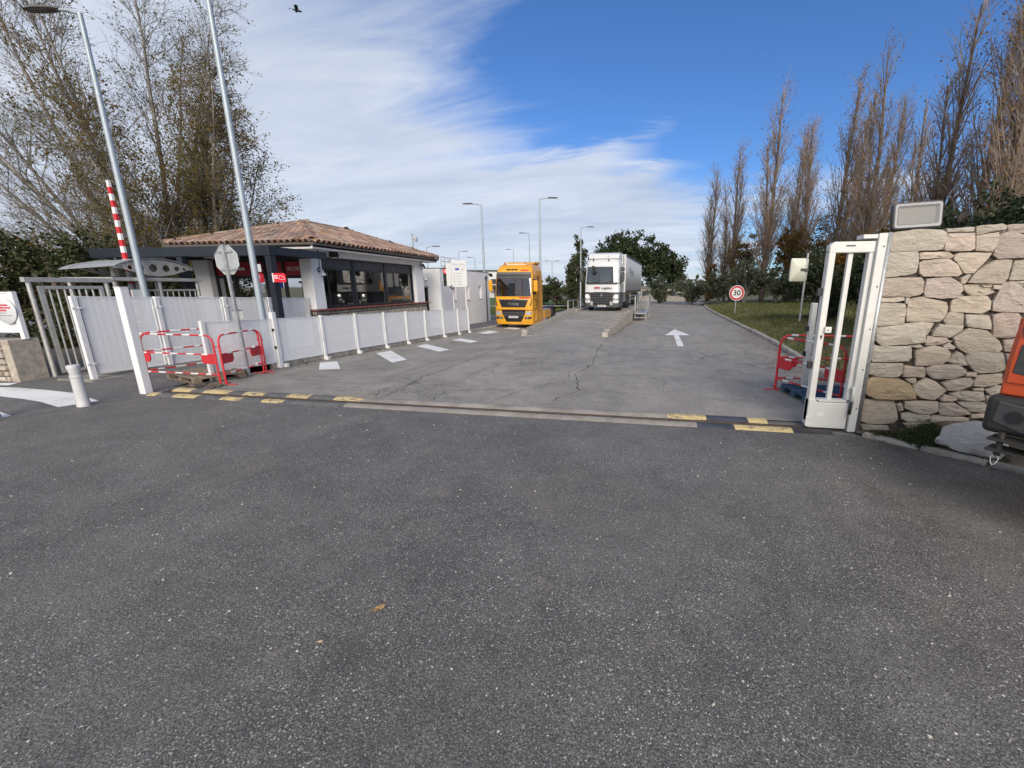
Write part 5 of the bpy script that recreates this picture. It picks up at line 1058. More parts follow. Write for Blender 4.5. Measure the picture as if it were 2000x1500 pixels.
# ================================================================== trucks (local frame: front faces -y, x to the viewer's right)
def front_y(x, z, W, prof, r):
    for (z0, y0), (z1, y1) in zip(prof, prof[1:]):
        if z <= z1: t = (z-z0)/(z1-z0); base = y0+(y1-y0)*t; break
    else: base = prof[-1][1]
    ax = abs(x); base += .05*(ax/(W/2))**2
    if ax > W/2-r: d = min(1, (ax-(W/2-r))/r); base += r*(1-math.sqrt(max(0, 1-d*d)))
    return base
class Cab:
    def __init__(s, W, prof, r, wp, depth): s.W, s.prof, s.r, s.wp, s.depth = W, prof, r, wp, depth
    def hw(s, z):
        for (z0, w0), (z1, w1) in zip(s.wp, s.wp[1:]):
            if z <= z1: return w0+(w1-w0)*(z-z0)/(z1-z0)
        return s.wp[-1][1]
    def pt(s, f, z, off=0.0):
        """f in -1..1 across the front"""
        h = s.hw(z); x = f*h; return Vector((x, front_y(x, z, 2*h, s.prof, s.r)-off, z))
    def shell(s, zs):
        fr = [-1, -.985, -.95, -.88, -.7, -.35, 0, .35, .7, .88, .95, .985, 1]; b = MB(); secs = []
        for z in zs:
            h = s.hw(z); sec = [s.pt(f, z) for f in fr]; sec += [Vector((h, s.depth*.5, z)), Vector((h, s.depth-.03, z)), Vector((h-.05, s.depth, z)), Vector((-h+.05, s.depth, z)), Vector((-h, s.depth-.03, z)), Vector((-h, s.depth*.5, z))]; secs.append(sec)
        b.loft(secs); return b
    def patch(s, rows, off, n=10, thick=.02):
        """rows: (z, f0, f1) from bottom to top"""
        b = MB(); 
        for z, f0, f1 in rows:
            for i in range(n+1): b.v.append(tuple(s.pt(f0+(f1-f0)*i/n, z, off)))
        m = len(rows)
        for j in range(m-1):
            for i in range(n): a = j*(n+1)+i; b.f.append((a, a+1, a+n+2, a+n+1)); b.mi.append(0)
        k = len(b.v)
        for v in list(b.v): b.v.append((v[0], v[1]+thick+off, v[2]))
        ring = [i for i in range(n+1)]+[j*(n+1)+n for j in range(1, m)]+[(m-1)*(n+1)+i for i in range(n-1, -1, -1)]+[j*(n+1) for j in range(m-2, 0, -1)]
        for i in range(len(ring)): a, c = ring[i], ring[(i+1) % len(ring)]; b.f.append((a, c, c+k, a+k)); b.mi.append(0)
        return b
def wheel(parent, x, y, r, wd, side, rimm):
    w_ = thing('wheel', None, None, (x, y, r)); w_.parent = parent; Mx = Matrix.Rotation(R(90*side), 3, 'Y')
    q = MB(); q.lathe([(r*.56, -wd/2), (r*.93, -wd/2), (r, -wd*.36), (r, wd*.36), (r*.93, wd/2), (r*.56, wd/2)], 26, M=Mx); q.build('tyre', M_TYRE, w_, 40)
    q = MB(); q.lathe([(r*.1, -wd*.1), (r*.57, wd*.1), (r*.57, wd*.42), (r*.50, wd*.40), (r*.44, wd*.12), (r*.24, wd*.2), (r*.22, wd*.5), (r*.10, wd*.52)], 22, M=Mx); q.build('rim', rimm, w_, 40)
M_ORANGE = mat('truck_orange_paint', (0.70, 0.33, 0.022), .30, var=.03, coat=.35, dirt=.08); M_TRW = mat('truck_white_paint', (0.57, 0.575, 0.58), .32, var=.02, coat=.3, dirt=.08, dirtcol=(.5, .48, .45)); M_CURT = mat('trailer_curtain', (0.47, 0.485, 0.50), .55, var=.05, vscale=1.5, dirt=.12, dirtcol=(.4, .4, .4))
M_RIM = mat('wheel_rim', (.30, .30, .30), .45, metal=.6, dirt=.3); M_GRILLE = mat('grille_black', (.012, .012, .013), .4); M_LAMPC = mat('headlamp_glass', (.55, .57, .6), .12, metal=.5, var=.3, vscale=14); M_AMB = mat('amber_lens', (.5, .17, .02), .3); M_SKY2 = mat('seat_fabric', (.05, .05, .055), .9); M_TGR = mat('truck_grey_trim', (.085, .09, .095), .5)
def interior(t, cab, z0, z1, y0, y1):
    q = MB(); q.span((-cab.hw(z0)+.12, y0, z0-.3), (cab.hw(z0)-.12, y0+.3, z0+.02)); q.build('dashboard', M_BLACK, t, bevel=.03)
    for s in (-1, 1): q = MB(); q.box((s*.62, y0+1.0, z0+.25), (.5, .16, .95), (R(-8), 0, 0), ch=.06); q.box((s*.62, y0+1.02, z0+.82), (.28, .12, .25), ch=.04); q.build('seat', M_SKY2, t)
    q = MB(); n_ = 16; q.tube([(.62+.23*math.cos(2*math.pi*i/n_), y0+.42+.12*math.sin(2*math.pi*i/n_), z0+.08+.18*math.sin(2*math.pi*i/n_)) for i in range(n_)], .018, 6, closed=True); q.build('steering_wheel', M_BLACK, t)
# ---------------- orange tractor unit
GZ = road_z(-8.0, 25.5)
T1 = thing('orange_truck', 'orange yellow tractor truck without trailer parked beside the annex', 'truck', (-8.04, 25.0, GZ), R(-.5)); T1.scale = (1.07, 1, 1)
c1 = Cab(2.3, [(.25, .10), (.5, .02), (1.3, .0), (1.95, .04), (3.2, .20), (3.45, .27), (3.64, .40), (3.85, .66), (3.98, 1.05), (4.02, 1.5)], .15, [(.25, 1.13), (.6, 1.15), (2.0, 1.15), (3.2, 1.12), (3.64, 1.05), (3.9, .96), (4.02, .88)], 2.65)
q = MB()
# body below the belt, roof above the glass, pillars between
c1.shell([1.12, 1.25, 1.45, 1.65, 1.85, 1.98]).build('body', M_ORANGE, T1, 35); c1.shell([3.30, 3.45, 3.55, 3.64, 3.75, 3.85, 3.92, 3.98, 4.02]).build('roof', M_ORANGE, T1, 35)
for f0, f1 in ((-1, -.93), (.93, 1)): c1.patch([(z, f0, f1) for z in (1.97, 2.4, 2.8, 3.31)], .0, 3, .10).build('pillar', M_ORANGE, T1, 35)
q = MB(); q.span((-1.06, 2.58, 1.9), (1.06, 2.648, 3.4)); q.build('back_wall', M_ORANGE, T1); q = MB(); q.span((-1.1, .3, 1.94), (1.1, 2.55, 1.97)); q.build('cab_floor', M_BLACK, T1)
for s in (-1, 1):
    # side wall with its window opening
    q = MB(); X = s*1.10
    for a, c in (((X-.02, 1.22, 1.981), (X+.02, 2.64, 3.299)), ((X-.02, .38, 2.86), (X+.02, 1.219, 3.299)), ((X-.02, .36, 1.981), (X+.02, 1.219, 2.10))): q.span(a, c)
    q.build('side_wall', M_ORANGE, T1); q = MB(); q.span((X-.006, .36, 2.101), (X+.006, 1.219, 2.859)); q.build('side_window', M_CABG, T1)
    q = MB(); q.span((s*1.125-.006, 1.35, 2.95), (s*1.125+.006, 1.62, 3.22)); q.build('small_window', M_DGREY, T1)
    q = MB(); q.tube([(s*1.158, .34, 1.2), (s*1.158, .30, 2.0), (s*1.13, .36, 2.9), (s*1.13, 1.24, 2.9), (s*1.158, 1.24, 2.0), (s*1.158, 1.24, 1.2)], .014, 4, closed=True); q.build('door_seam', M_GRILLE, T1)
    q = MB(); q.tube([(s*1.158, 1.62, .95), (s*1.158, 1.62, 3.3)], .018, 4); q.build('side_trim', mat('maroon_trim', (.16, .03, .02), .5), T1)
    q = MB(); q.span((s*1.155, .95, 1.62), (s*1.185, 1.15, 1.67)); q.build('door_handle', M_BLACK, T1)
    mr = MB(); mr.box((s*1.36, .02, 2.62), (.24, .12, .68), ch=.04); mi = mr.build('mirror', M_ORANGE, T1); q = MB(); q.box((s*1.36, .085, 2.62), (.20, .012, .6)); q.build('mirror_glass', M_BLACK, mi); q = MB(); q.tube([(s*1.15, .12, 3.0), (s*1.36, .06, 3.0)], .03, 6); q.tube([(s*1.15, .12, 2.2), (s*1.36, .06, 2.26)], .03, 6); q.build('mirror_arm', M_BLACK, mi)
# windscreen and visor
c1.patch([(z, -.93, .93) for z in (2.0, 2.3, 2.7, 3.0, 3.21)], .006, 12, .008).build('windscreen', M_CABG, T1, 50); c1.patch([(z, -.93, .93) for z in (3.08, 3.18, 3.29)], .02, 12, .015).build('sun_visor', M_DGREY, T1, 50)
c1.patch([(3.29, -.94, .94), (3.37, -.94, .94), (3.45, -.93, .93)], .10, 12, .10).build('outer_visor', M_TGR, T1, 50)
for a, bb in (((-.75, 2.04), (-.05, 2.20)), ((.0, 2.04), (.62, 2.18))): q = MB(); q.tube([c1.pt(a[0]/1.15, a[1], .03), c1.pt(bb[0]/1.15, bb[1], .03)], .012, 5); q.build('wiper', M_BLACK, T1)
interior(T1, c1, 2.0, 3.2, .3, 2.0)
# front: grilles, lamps, bumper
c1.patch([(1.32, -.62, .62), (1.55, -.70, .70), (1.76, -.76, .76)], .022, 10, .02).build('upper_grille', M_GRILLE, T1); c1.patch([(1.765, -.77, .77), (1.80, -.78, .78)], .035, 10, .02).build('chrome_strip', M_CHROME, T1)
text('MAN', .25, M_CHROME, 'lettering', T1, (0, -.035, 1.52), (R(90), 0, 0), .004, xs=1.15, bold=.006); q = MB(); q.lathe([(.09, 0), (.075, .02)], 14, (0, -.045, 1.78), M=Matrix.Rotation(R(90), 3, 'X') @ Matrix.Diagonal((1.5, .7, 1))); q.build('emblem', M_CHROME, T1)
low = c1.shell([.25, .35, .5, .8, 1.0, 1.13]); low.build('bumper', M_ORANGE, T1, 35)
c1.patch([(.42, -.40, .40), (.7, -.52, .52), (1.0, -.62, .62), (1.18, -.62, .62)], .02, 10, .02).build('lower_grille', M_GRILLE, T1)
for i in range(3): z = .98-.11*i; c1.patch([(z, -.58+.03*i, .58-.03*i), (z+.035, -.58+.03*i, .58-.03*i)], .045, 8, .02).build('grille_slat', M_TGR, T1)
for s in (-1, 1):
    c1.patch([(.86, s*.66, s*.93), (.95, s*.64, s*.95), (1.06, s*.68, s*.96)], .022, 8, .02).build('headlight', M_LAMPC, T1); c1.patch([(.60, s*.58, s*.93), (.74, s*.62, s*.95)], .022, 8, .02).build('fog_lamp', M_BLACK, T1); q = MB(); q.lathe([(.05, 0), (.045, .015)], 12, tuple(c1.pt(s*.72, .67, .03)), M=Matrix.Rotation(R(90), 3, 'X')); q.build('fog_lens', M_LAMPC, T1)
    c1.patch([(1.40, s*.84, s*.90), (1.62, s*.90, s*.95), (1.84, s*.96, s*.975)], .012, 3, .01).build('air_slot', M_GRILLE, T1)
    c1.patch([(1.13, s*.62, s*.99), (1.16, s*.62, s*.99)], .012, 6, .01).build('panel_gap', M_GRILLE, T1)
c1.patch([(.30, -.5, .5), (.38, -.45, .45)], .02, 6, .02).build('bumper_lip', M_ORANGE, T1)
q = MB(); q.box((0, -.035, .72), (.56, .015, .12)); npl = q.build('number_plate', M_SIGNW, T1); print_line(npl, -.2, .22, .72, .06, M_TXTG, -.044, rnd)
print_line(T1, -.45, .25, 3.60, .09, M_TXTK, .36-.02, rnd, 'roof_lettering'); c1.patch([(3.52, .35, .80), (3.60, .42, .86)], .012, 5, .01).build('roof_flash', M_TXTR, T1); c1.patch([(1.87, .30, .92), (1.95, .34, .92)], .012, 6, .01).build('front_lettering', mat('red_flash', (.45, .03, .02), .4), T1)
print_line(T1, -.6, .6, 3.95, .035, M_TXTW, .9, rnd, 'roof_strip')
q = MB(); q.loft([[(-.72, y, 4.0), (.98, y, 4.0), (.98, y, z), (-.72, y, z)] for y, z in ((1.35, 4.02), (1.5, 4.1), (2.6, 4.16))]); q.build('roof_deflector', M_ORANGE, T1, bevel=.02)
for s in (-.75, .5): q = MB(); q.lathe([(.05, 0), (.06, .10), (.03, .12)], 10, (s, 1.0, 3.97)); q.build('beacon', M_AMB, T1, True)
for i in range(3): q = MB(); q.span((1.152, .55+.28*i, 1.75), (1.158, .72+.28*i, 1.83)); q.build('door_lettering', mat('maroon_print', (.13, .03, .03), .5), T1)
q = MB(); q.span((1.152, 1.0, 1.36), (1.158, 1.12, 1.5)); q.build('door_sticker', M_TXTK, T1)
# chassis, tanks and wheels
part('chassis', M_BLACK, T1, (-.45, .6, .45), (.45, 7.0, .85)); part('engine_block', M_BLACK, T1, (-.85, .4, .35), (.85, 2.1, 1.1))
for s in (-1, 1):
    part('side_skirt', M_ORANGE, T1, (s*1.13-.03, 3.0, .42), (s*1.13+.03, 4.95, 1.0), .01); part('fuel_tank', M_GALV, T1, (s*.85-.26, 2.75, .45), (s*.85+.24, 5.0, 1.04), .04); part('step', M_DGREY, T1, (s*1.03-.1, .75, .4), (s*1.03+.1, 1.0, .48))
    wheel(T1, s*.98, 1.45, .50, .30, s, M_RIM); wheel(T1, s*.94, 5.9, .50, .46, s, M_RIM)
    q = MB(); n_ = 12
    for k_, (yc, w0, w1, m_) in enumerate(((1.45, .78, 1.165, M_ORANGE), (5.9, .62, 1.17, M_BLACK))):
        q = MB(); secs = []
        for i in range(n_+1): a = R(180*i/n_); secs.append([(s*w0, yc+.62*math.cos(a), .50+.60*math.sin(a)), (s*w1, yc+.62*math.cos(a), .50+.60*math.sin(a)), (s*w1, yc+.66*math.cos(a), .50+.65*math.sin(a)), (s*w0, yc+.66*math.cos(a), .50+.65*math.sin(a))])
        q.loft(secs); q.build('mudguard', m_, T1, 40)
q = MB(); q.lathe([(.45, 0), (.45, .06)], 20, (0, 5.5, 1.12)); q.build('fifth_wheel', M_BLACK, T1); part('deck_plate', M_GALV, T1, (-.42, 2.2, .86), (.42, 4.0, .90)); part('lower_black_panel', M_BLACK, T1, (-1.05, .2, .30), (1.05, .35, .9))  # plain black panel behind the bumper front
# ---------------- white tractor with curtain trailer
T2 = thing('white_truck', 'white tractor truck with lit headlights and a pale curtain trailer on the weighbridge', 'truck', (-2.73, 27.0, .45), R(-4.4))
c2 = Cab(2.3, [(.22, .10), (.5, .03), (1.2, .0), (1.75, .06), (2.78, .22), (3.0, .30), (3.2, .42), (3.35, .75)], .22, [(.22, 1.12), (.6, 1.15), (1.75, 1.15), (2.78, 1.10), (3.2, 1.02), (3.35, .98)], 2.1)
c2.shell([1.20, 1.35, 1.5, 1.65, 1.74]).build('body', M_TRW, T2, 35); c2.shell([2.80, 2.9, 3.0, 3.1, 3.2, 3.28, 3.35]).build('roof', M_TRW, T2, 35)
for f0, f1, m_ in ((-1, -.90, M_TRW), (.90, 1, M_TRW)): c2.patch([(z, f0, f1) for z in (1.73, 2.1, 2.5, 2.81)], .0, 3, .10).build('pillar', m_, T2, 35)
q = MB(); q.span((-1.06, 2.03, 1.7), (1.06, 2.098, 2.9)); q.build('back_wall', M_TRW, T2)
for s in (-1, 1):
    q = MB(); X = s*1.09
    for a, c in (((X-.02, 1.22, 1.741), (X+.02, 2.09, 2.799)), ((X-.02, .42, 2.62), (X+.02, 1.219, 2.799))): q.span(a, c)
    q.build('side_wall', M_TRW, T2); q = MB(); q.span((X-.006, .42, 1.741), (X+.006, 1.219, 2.619)); q.build('side_window', M_CABG, T2)
    for zz, hh in ((2.15, .58), (2.62, .24)):
        mr = MB(); mr.box((s*1.34, .0, zz), (.22, .14, hh), ch=.05); mi = mr.build('mirror', M_DGREY, T2); q = MB(); q.box((s*1.34, .075, zz), (.18, .012, hh-.1)); q.build('mirror_glass', M_BLACK, mi)
    q = MB(); q.tube([(s*1.12, .10, 2.72), (s*1.34, .04, 2.66)], .035, 6); q.tube([(s*1.14, .10, 1.75), (s*1.34, .04, 1.90)], .035, 6); q.build('mirror_arm', M_BLACK, T2)
    q = MB(); q.tube([(s*1.155, .40, 1.2), (s*1.155, .36, 1.75), (s*1.12, .40, 2.66), (s*1.12, 1.25, 2.66), (s*1.155, 1.25, 1.75), (s*1.155, 1.25, 1.2)], .012, 4, closed=True); q.build('door_seam', M_DGREY, T2)
c2.patch([(z, -.90, .90) for z in (1.80, 2.1, 2.4, 2.79)], .006, 12, .008).build('windscreen', M_CABG, T2, 50); c2.patch([(1.69, -.96, .96), (1.74, -.96, .96), (1.82, -.93, .93)], .014, 12, .012).build('windscreen_base', M_BLACK, T2)
q = MB(); q.box(tuple(c2.pt(-.52, 2.70, .14)), (.18, .12, .30), ch=.03); q.box(tuple(c2.pt(-.50, 2.45, .16)), (.26, .10, .22), ch=.05); q.build('front_mirror', M_BLACK, T2)
for a, bb in (((-.55, 1.80), (.05, 1.92)), ((.1, 1.80), (.72, 1.90))): q = MB(); q.tube([c2.pt(a[0]/1.15, a[1], .03), c2.pt(bb[0]/1.15, bb[1], .03)], .012, 5); q.build('wiper', M_BLACK, T2)
interior(T2, c2, 1.80, 2.78, .3, 2.0)
tx = text('XPO', .20, mat('crimson_lettering', (.42, .01, .04), .5), 'lettering', T2, (-.30, -.02, 1.47), (R(84), 0, 0), .003, bold=.008); text('Logistics', .20, M_TXTK, 'lettering', T2, (.33, -.02, 1.47), (R(84), 0, 0), .003, bold=.003)
low = c2.shell([.25, .35, .5, .8, 1.05, 1.19]); low.build('bumper', M_TGR, T2, 35)
c2.patch([(.40, -.50, .50), (.75, -.60, .60), (1.0, -.62, .62), (1.10, -.60, .60)], .022, 10, .02).build('grille', M_GRILLE, T2)
for i in range(5): z = .98-.115*i; c2.patch([(z, -.57, .57), (z+.03, -.57, .57)], .04, 8, .02).build('grille_slat', M_TGR, T2)
c2.patch([(1.14, -.97, .97), (1.17, -.80, .80), (1.20, -.5, .5), (1.22, -.3, .3)], .024, 10, .02).build('belt_gap', M_BLACK, T2)
q = MB(); P = [(0, .12), (.075, 0), (0, -.12), (-.075, 0)]; I_ = [(0, .065), (.035, 0), (0, -.065), (-.035, 0)]
q.loft([[(x, -.06, 1.02+z) for x, z in P], [(x, -.075, 1.02+z) for x, z in P], [(x, -.075, 1.02+z) for x, z in I_], [(x, -.06, 1.02+z) for x, z in I_]], cap=False); q.build('emblem', M_CHROME, T2)
for s in (-1, 1):
    c2.patch([(.76, s*.66, s*.95), (.9, s*.64, s*.97), (1.06, s*.74, s*.98)], .022, 8, .02).build('headlight', M_LAMPC, T2); q = MB(); q.lathe([(.085, 0), (.08, .02)], 14, tuple(c2.pt(s*.82, .94, .05)), M=Matrix.Rotation(R(90), 3, 'X')); q.build('lamp_beam', M_HEADL, T2)
    c2.patch([(.52, s*.66, s*.95), (.72, s*.66, s*.96)], .024, 8, .02).build('bumper_corner', M_TRW, T2); q = MB(); q.box(tuple(c2.pt(s*.56, .5, .05)), (.16, .03, .24)); q.build('radar_panel', M_GALV, T2)
q = MB(); q.box((0.03, -.03, .34), (.54, .015, .12)); npl = q.build('number_plate', M_SIGNW, T2); print_line(npl, -.18, .24, .34, .06, M_TXTG, -.04, rnd)
q = MB(); q.loft([[(-.98, y, 3.30), (1.0, y, 3.30), (1.0, y, z), (-.98, y, z)] for y, z in ((.55, 3.34), (.7, 3.60), (1.0, 3.70), (2.1, 3.75))]); q.build('roof_deflector', M_TRW, T2, bevel=.03)
for s in (-1, 1): q = MB(); q.span((s*1.06-.03, 1.7, 1.3), (s*1.06+.03, 2.6, 3.62)); q.build('side_fairing', M_TRW, T2, bevel=.02)
for s in (-.62, .35): q = MB(); q.box(tuple(c2.pt(s, 3.2, .03)), (.06, .06, .12)); q.tube([c2.pt(s, 3.2, .03), c2.pt(s, 3.2, .03)+Vector((0, 0, .35))], .006, 4); q.build('marker_lamp', M_BLACK, T2)
part('chassis', M_BLACK, T2, (-.45, .6, .5), (.45, 6.0, .95)); part('engine_block', M_BLACK, T2, (-.85, .4, .3), (.85, 2.1, 1.19)); part('fuel_tank', M_GALV, T2, (.62, 2.5, .5), (1.08, 3.9, 1.05), .05)
for s in (-1, 1):
    for y, wd in ((1.4, .3), (5.0, .46), (10.6, .36), (11.9, .36), (13.2, .36)): wheel(T2, s*.97, y, .48, wd, s, M_RIM)
    part('side_guard', M_GALV, T2, (s*1.13-.02, 6.2, .55), (s*1.13+.02, 9.8, .65)); part('side_guard', M_GALV, T2, (s*1.13-.02, 6.2, .8), (s*1.13+.02, 9.8, .9))
tr = thing('trailer_body', None, None); tr.parent = T2; X1 = 1.17
part('front_wall', M_TRW, tr, (-X1, 2.75, 1.15), (X1, 2.83, 3.70)); part('roof', M_CURT, tr, (-X1, 2.831, 3.66), (X1, 15.6, 3.72)); part('rear_door', M_TRW, tr, (-X1, 15.55, 1.15), (X1, 15.62, 3.659)); part('floor', M_DGREY, tr, (-X1, 2.831, 1.12), (X1, 15.549, 1.26))
for s in (-1, 1):
    n_ = 60; q = MB(); q.loft([[(s*(X1+.012*math.sin(i*1.35)), 2.84+12.7*i/n_, 1.27), (s*(X1+.012*math.sin(i*1.35+.5)), 2.84+12.7*i/n_, 3.655), (s*(X1-.02), 2.84+12.7*i/n_, 3.655), (s*(X1-.02), 2.84+12.7*i/n_, 1.27)] for i in range(n_+1)]); q.build('curtain', M_CURT, tr, True)
    part('top_rail', M_DGREY, tr, (s*X1-.02, 2.84, 3.60), (s*X1+.03, 15.5, 3.74))
q = MB(); q.span((X1+.014, 5.2, 2.55), (X1+.018, 6.1, 2.95)); q.span((X1+.014, 6.2, 2.35), (X1+.018, 8.2, 2.75)); q.build('curtain_lettering', mat('grey_print', (.30, .31, .33), .6), tr)
# ================================================================== trees
def barkmat(name, a, b_):
    m = mat(name, a, .9, col2=b_, vscale=2.5, bump=.5, bscale=25); return m
M_BARKG = barkmat('grey_bark', (0.13, 0.115, 0.10), (0.30, 0.28, 0.25)); M_BARKB = barkmat('brown_bark', (0.10, 0.074, 0.058), (0.19, 0.145, 0.115)); M_BARKT = barkmat('twig_bark', (0.18, 0.138, 0.112), (0.29, 0.232, 0.19)); M_TWIGG = barkmat('grey_twig', (0.12, 0.106, 0.09), (0.22, 0.20, 0.175))
M_LAUT = leafmat('autumn_leaves', [(0.085, 0.085, 0.02), (0.145, 0.122, 0.03), (0.20, 0.125, 0.032), (0.115, 0.112, 0.028)], .45); M_LRUST = leafmat('rusty_leaves', [(0.13, 0.065, 0.02), (0.24, 0.115, 0.024), (0.30, 0.18, 0.03)], .3)
M_LOLIVE = leafmat('olive_leaves', [(0.045, 0.058, 0.030), (0.08, 0.095, 0.055), (0.12, 0.135, 0.085)], .2); M_LPINE = leafmat('pine_needles', [(0.012, 0.022, 0.008), (0.028, 0.042, 0.015), (0.05, 0.064, 0.022)], .1); M_LHEDGE = leafmat('hedge_leaves', [(0.015, 0.025, 0.009), (0.028, 0.042, 0.015), (0.05, 0.062, 0.022)], .12, .55)
M_LDARK = leafmat('dark_evergreen_leaves', [(0.024, 0.032, 0.011), (0.045, 0.056, 0.019), (0.072, 0.076, 0.027)], .15); M_LBROWN = leafmat('brown_shrub_leaves', [(0.085, 0.066, 0.022), (0.15, 0.095, 0.028), (0.21, 0.125, 0.033)], .25)
def limb(b, p, d, L, r0, r1, rg, seg, bend, up, n=3, mi=0):
    """a wavering branch; returns its points and directions"""
    pts = [p.copy()]; dirs = [d.copy()]; d = d.normalized()
    for i in range(seg):
        d = (d+Vector((rg.gauss(0, bend), rg.gauss(0, bend), rg.gauss(0, bend)+up))).normalized(); p = p+d*(L/seg); pts.append(p.copy()); dirs.append(d.copy())
    b.tube(pts, [r0+(r1-r0)*i/seg for i in range(seg+1)], n, False, mi); return pts, dirs
def side_dir(d, ang, rg):
    a = d.orthogonal().normalized(); a.rotate(Matrix.Rotation(rg.uniform(0, 6.2832), 3, d)); return (d*math.cos(ang)+a*math.sin(ang)).normalized()
def leaf(b, p, s, rg, mi=0, droop=.0):
    d = Vector((rg.uniform(-1, 1), rg.uniform(-1, 1), rg.uniform(-1, 1)-droop)); d = d.normalized() if d.length > .1 else Vector((1, 0, 0)); leafquad(b, p, d, s, rg, mi, .62)
# ---- poplars: a few built, the rest are turned and scaled copies
def poplar_mesh(seed, leafy):
    rg = random.Random(seed); H = 18.0; tk = MB(); cr = MB()
    stems = [(Vector((0, 0, -.3)), Vector((0, 0, 1)), H*.93, .22)]
    for k_ in range(rg.choice((1, 2, 2))): stems.append((Vector((0, 0, rg.uniform(.6, 3.0))), Vector((rg.uniform(-.13, .13), rg.uniform(-.13, .13), 1)), H*rg.uniform(.62, .84), .12))
    for p, d, L, r in stems:
        pts, dirs = limb(tk, p, d, L, r, .03, rg, 12, .012, .03, 7)
        nb = int(4.6*L)
        for i in range(nb):
            t = .09+.86*rg.random()**1.1; k_ = min(11, int(t*12)); f = t*12-k_; q0 = pts[k_].lerp(pts[k_+1], f)
            ang = R(rg.uniform(18, 36))*(1-.35*t); LL = (1.0+4.6*(1-t)**.8*min(1, t*4))*rg.uniform(.6, 1.15)*(L/17)
            bp_, bd = limb(cr, q0, side_dir(dirs[k_], ang, rg), LL, .026+.030*(1-t), .010, rg, 4, .05, .14)
            for j in range(int(3+LL*2.6)):
                u = rg.uniform(.15, 1); k2 = min(3, int(u*4)); q1 = bp_[k2].lerp(bp_[k2+1], u*4-k2)
                tp, td = limb(cr, q1, side_dir(bd[k2], R(rg.uniform(15, 42)), rg), rg.uniform(.5, 1.4), .011, .005, rg, 2, .06, .10)
                for _ in range(2): 
                    if rg.random() < .4: limb(cr, tp[1], side_dir(td[1], R(rg.uniform(15, 40)), rg), rg.uniform(.2, .5), .006, .003, rg, 1, .05, .1)
                if rg.random() < leafy*(2.4 if t < .45 else 1.4):
                    for _ in range(rg.choice((1, 2, 3))): leaf(cr, tp[rg.choice((1, 2))]+Vector((rg.gauss(0, .05), rg.gauss(0, .05), rg.gauss(0, .05))), rg.uniform(.08, .15), rg, 1)
    return tk.mesh('trunk', M_BARKB, True, False), cr.mesh('crown', [M_BARKT, M_LRUST], False, False)
PV = [poplar_mesh(s, l) for s, l in ((1, .24), (2, .42), (3, .70), (4, .32))]
POP = [(8.6, 61.4, 18.6, 0), (10.5, 59.1, 15.4, 3), (10.7, 56.0, 19.3, 0), (12.5, 48.4, 21.1, 3), (15.5, 50.7, 18.5, 0), (16.1, 48.4, 18.4, 1), (15.7, 40.0, 18.8, 2), (18.0, 41.3, 15.8, 0), (16.2, 35.5, 18.0, 3), (18.3, 37.8, 16.0, 1), (19.9, 37.0, 15.0, 0), (15.4, 26.9, 15.6, 3), (15.6, 24.3, 16.6, 2), (15.3, 22.2, 15.8, 1), (18.4, 25.6, 12.3, 0)]
PLAB = ['leftmost slim bare poplar nearest the olive bushes', 'short bare poplar just right of the leftmost poplar', 'bare poplar with a tall grey crown, third from the left', 'tall slender bare poplar standing clear against the blue sky', 'thin bare poplar right of the tall slender one', 'bare poplar with rusty leaves low in its crown, sixth from the left', 'slim poplar with many orange leaves up its whole crown', 'short poplar half hidden beside the widest poplar', 'wide tall bare poplar in the middle of the row', 'bare poplar just right of the widest one in the row', 'low bare poplar above the floodlight', 'tall leaning poplar reaching the top edge behind the floodlight', 'leafy orange tinged poplar cut by the top edge', 'rightmost large poplar cut by the top edge above the wall', 'small bare poplar at the far right behind the hedge']
for i, ((x, y, h, v), lab) in enumerate(zip(POP, PLAB)):
    t = thing('poplar_tree', lab, 'tree', (x, y, lawn_z(x, y)-.1), rnd.uniform(0, 6.28), 'row of poplars'); sc = (h-.4)/17.4; sw = sc*rnd.uniform(1.0, 1.25)
    for me, nm in zip(PV[v], ('trunk', 'crown')): inst(me, nm, t, sc=(sw, sw, sc))
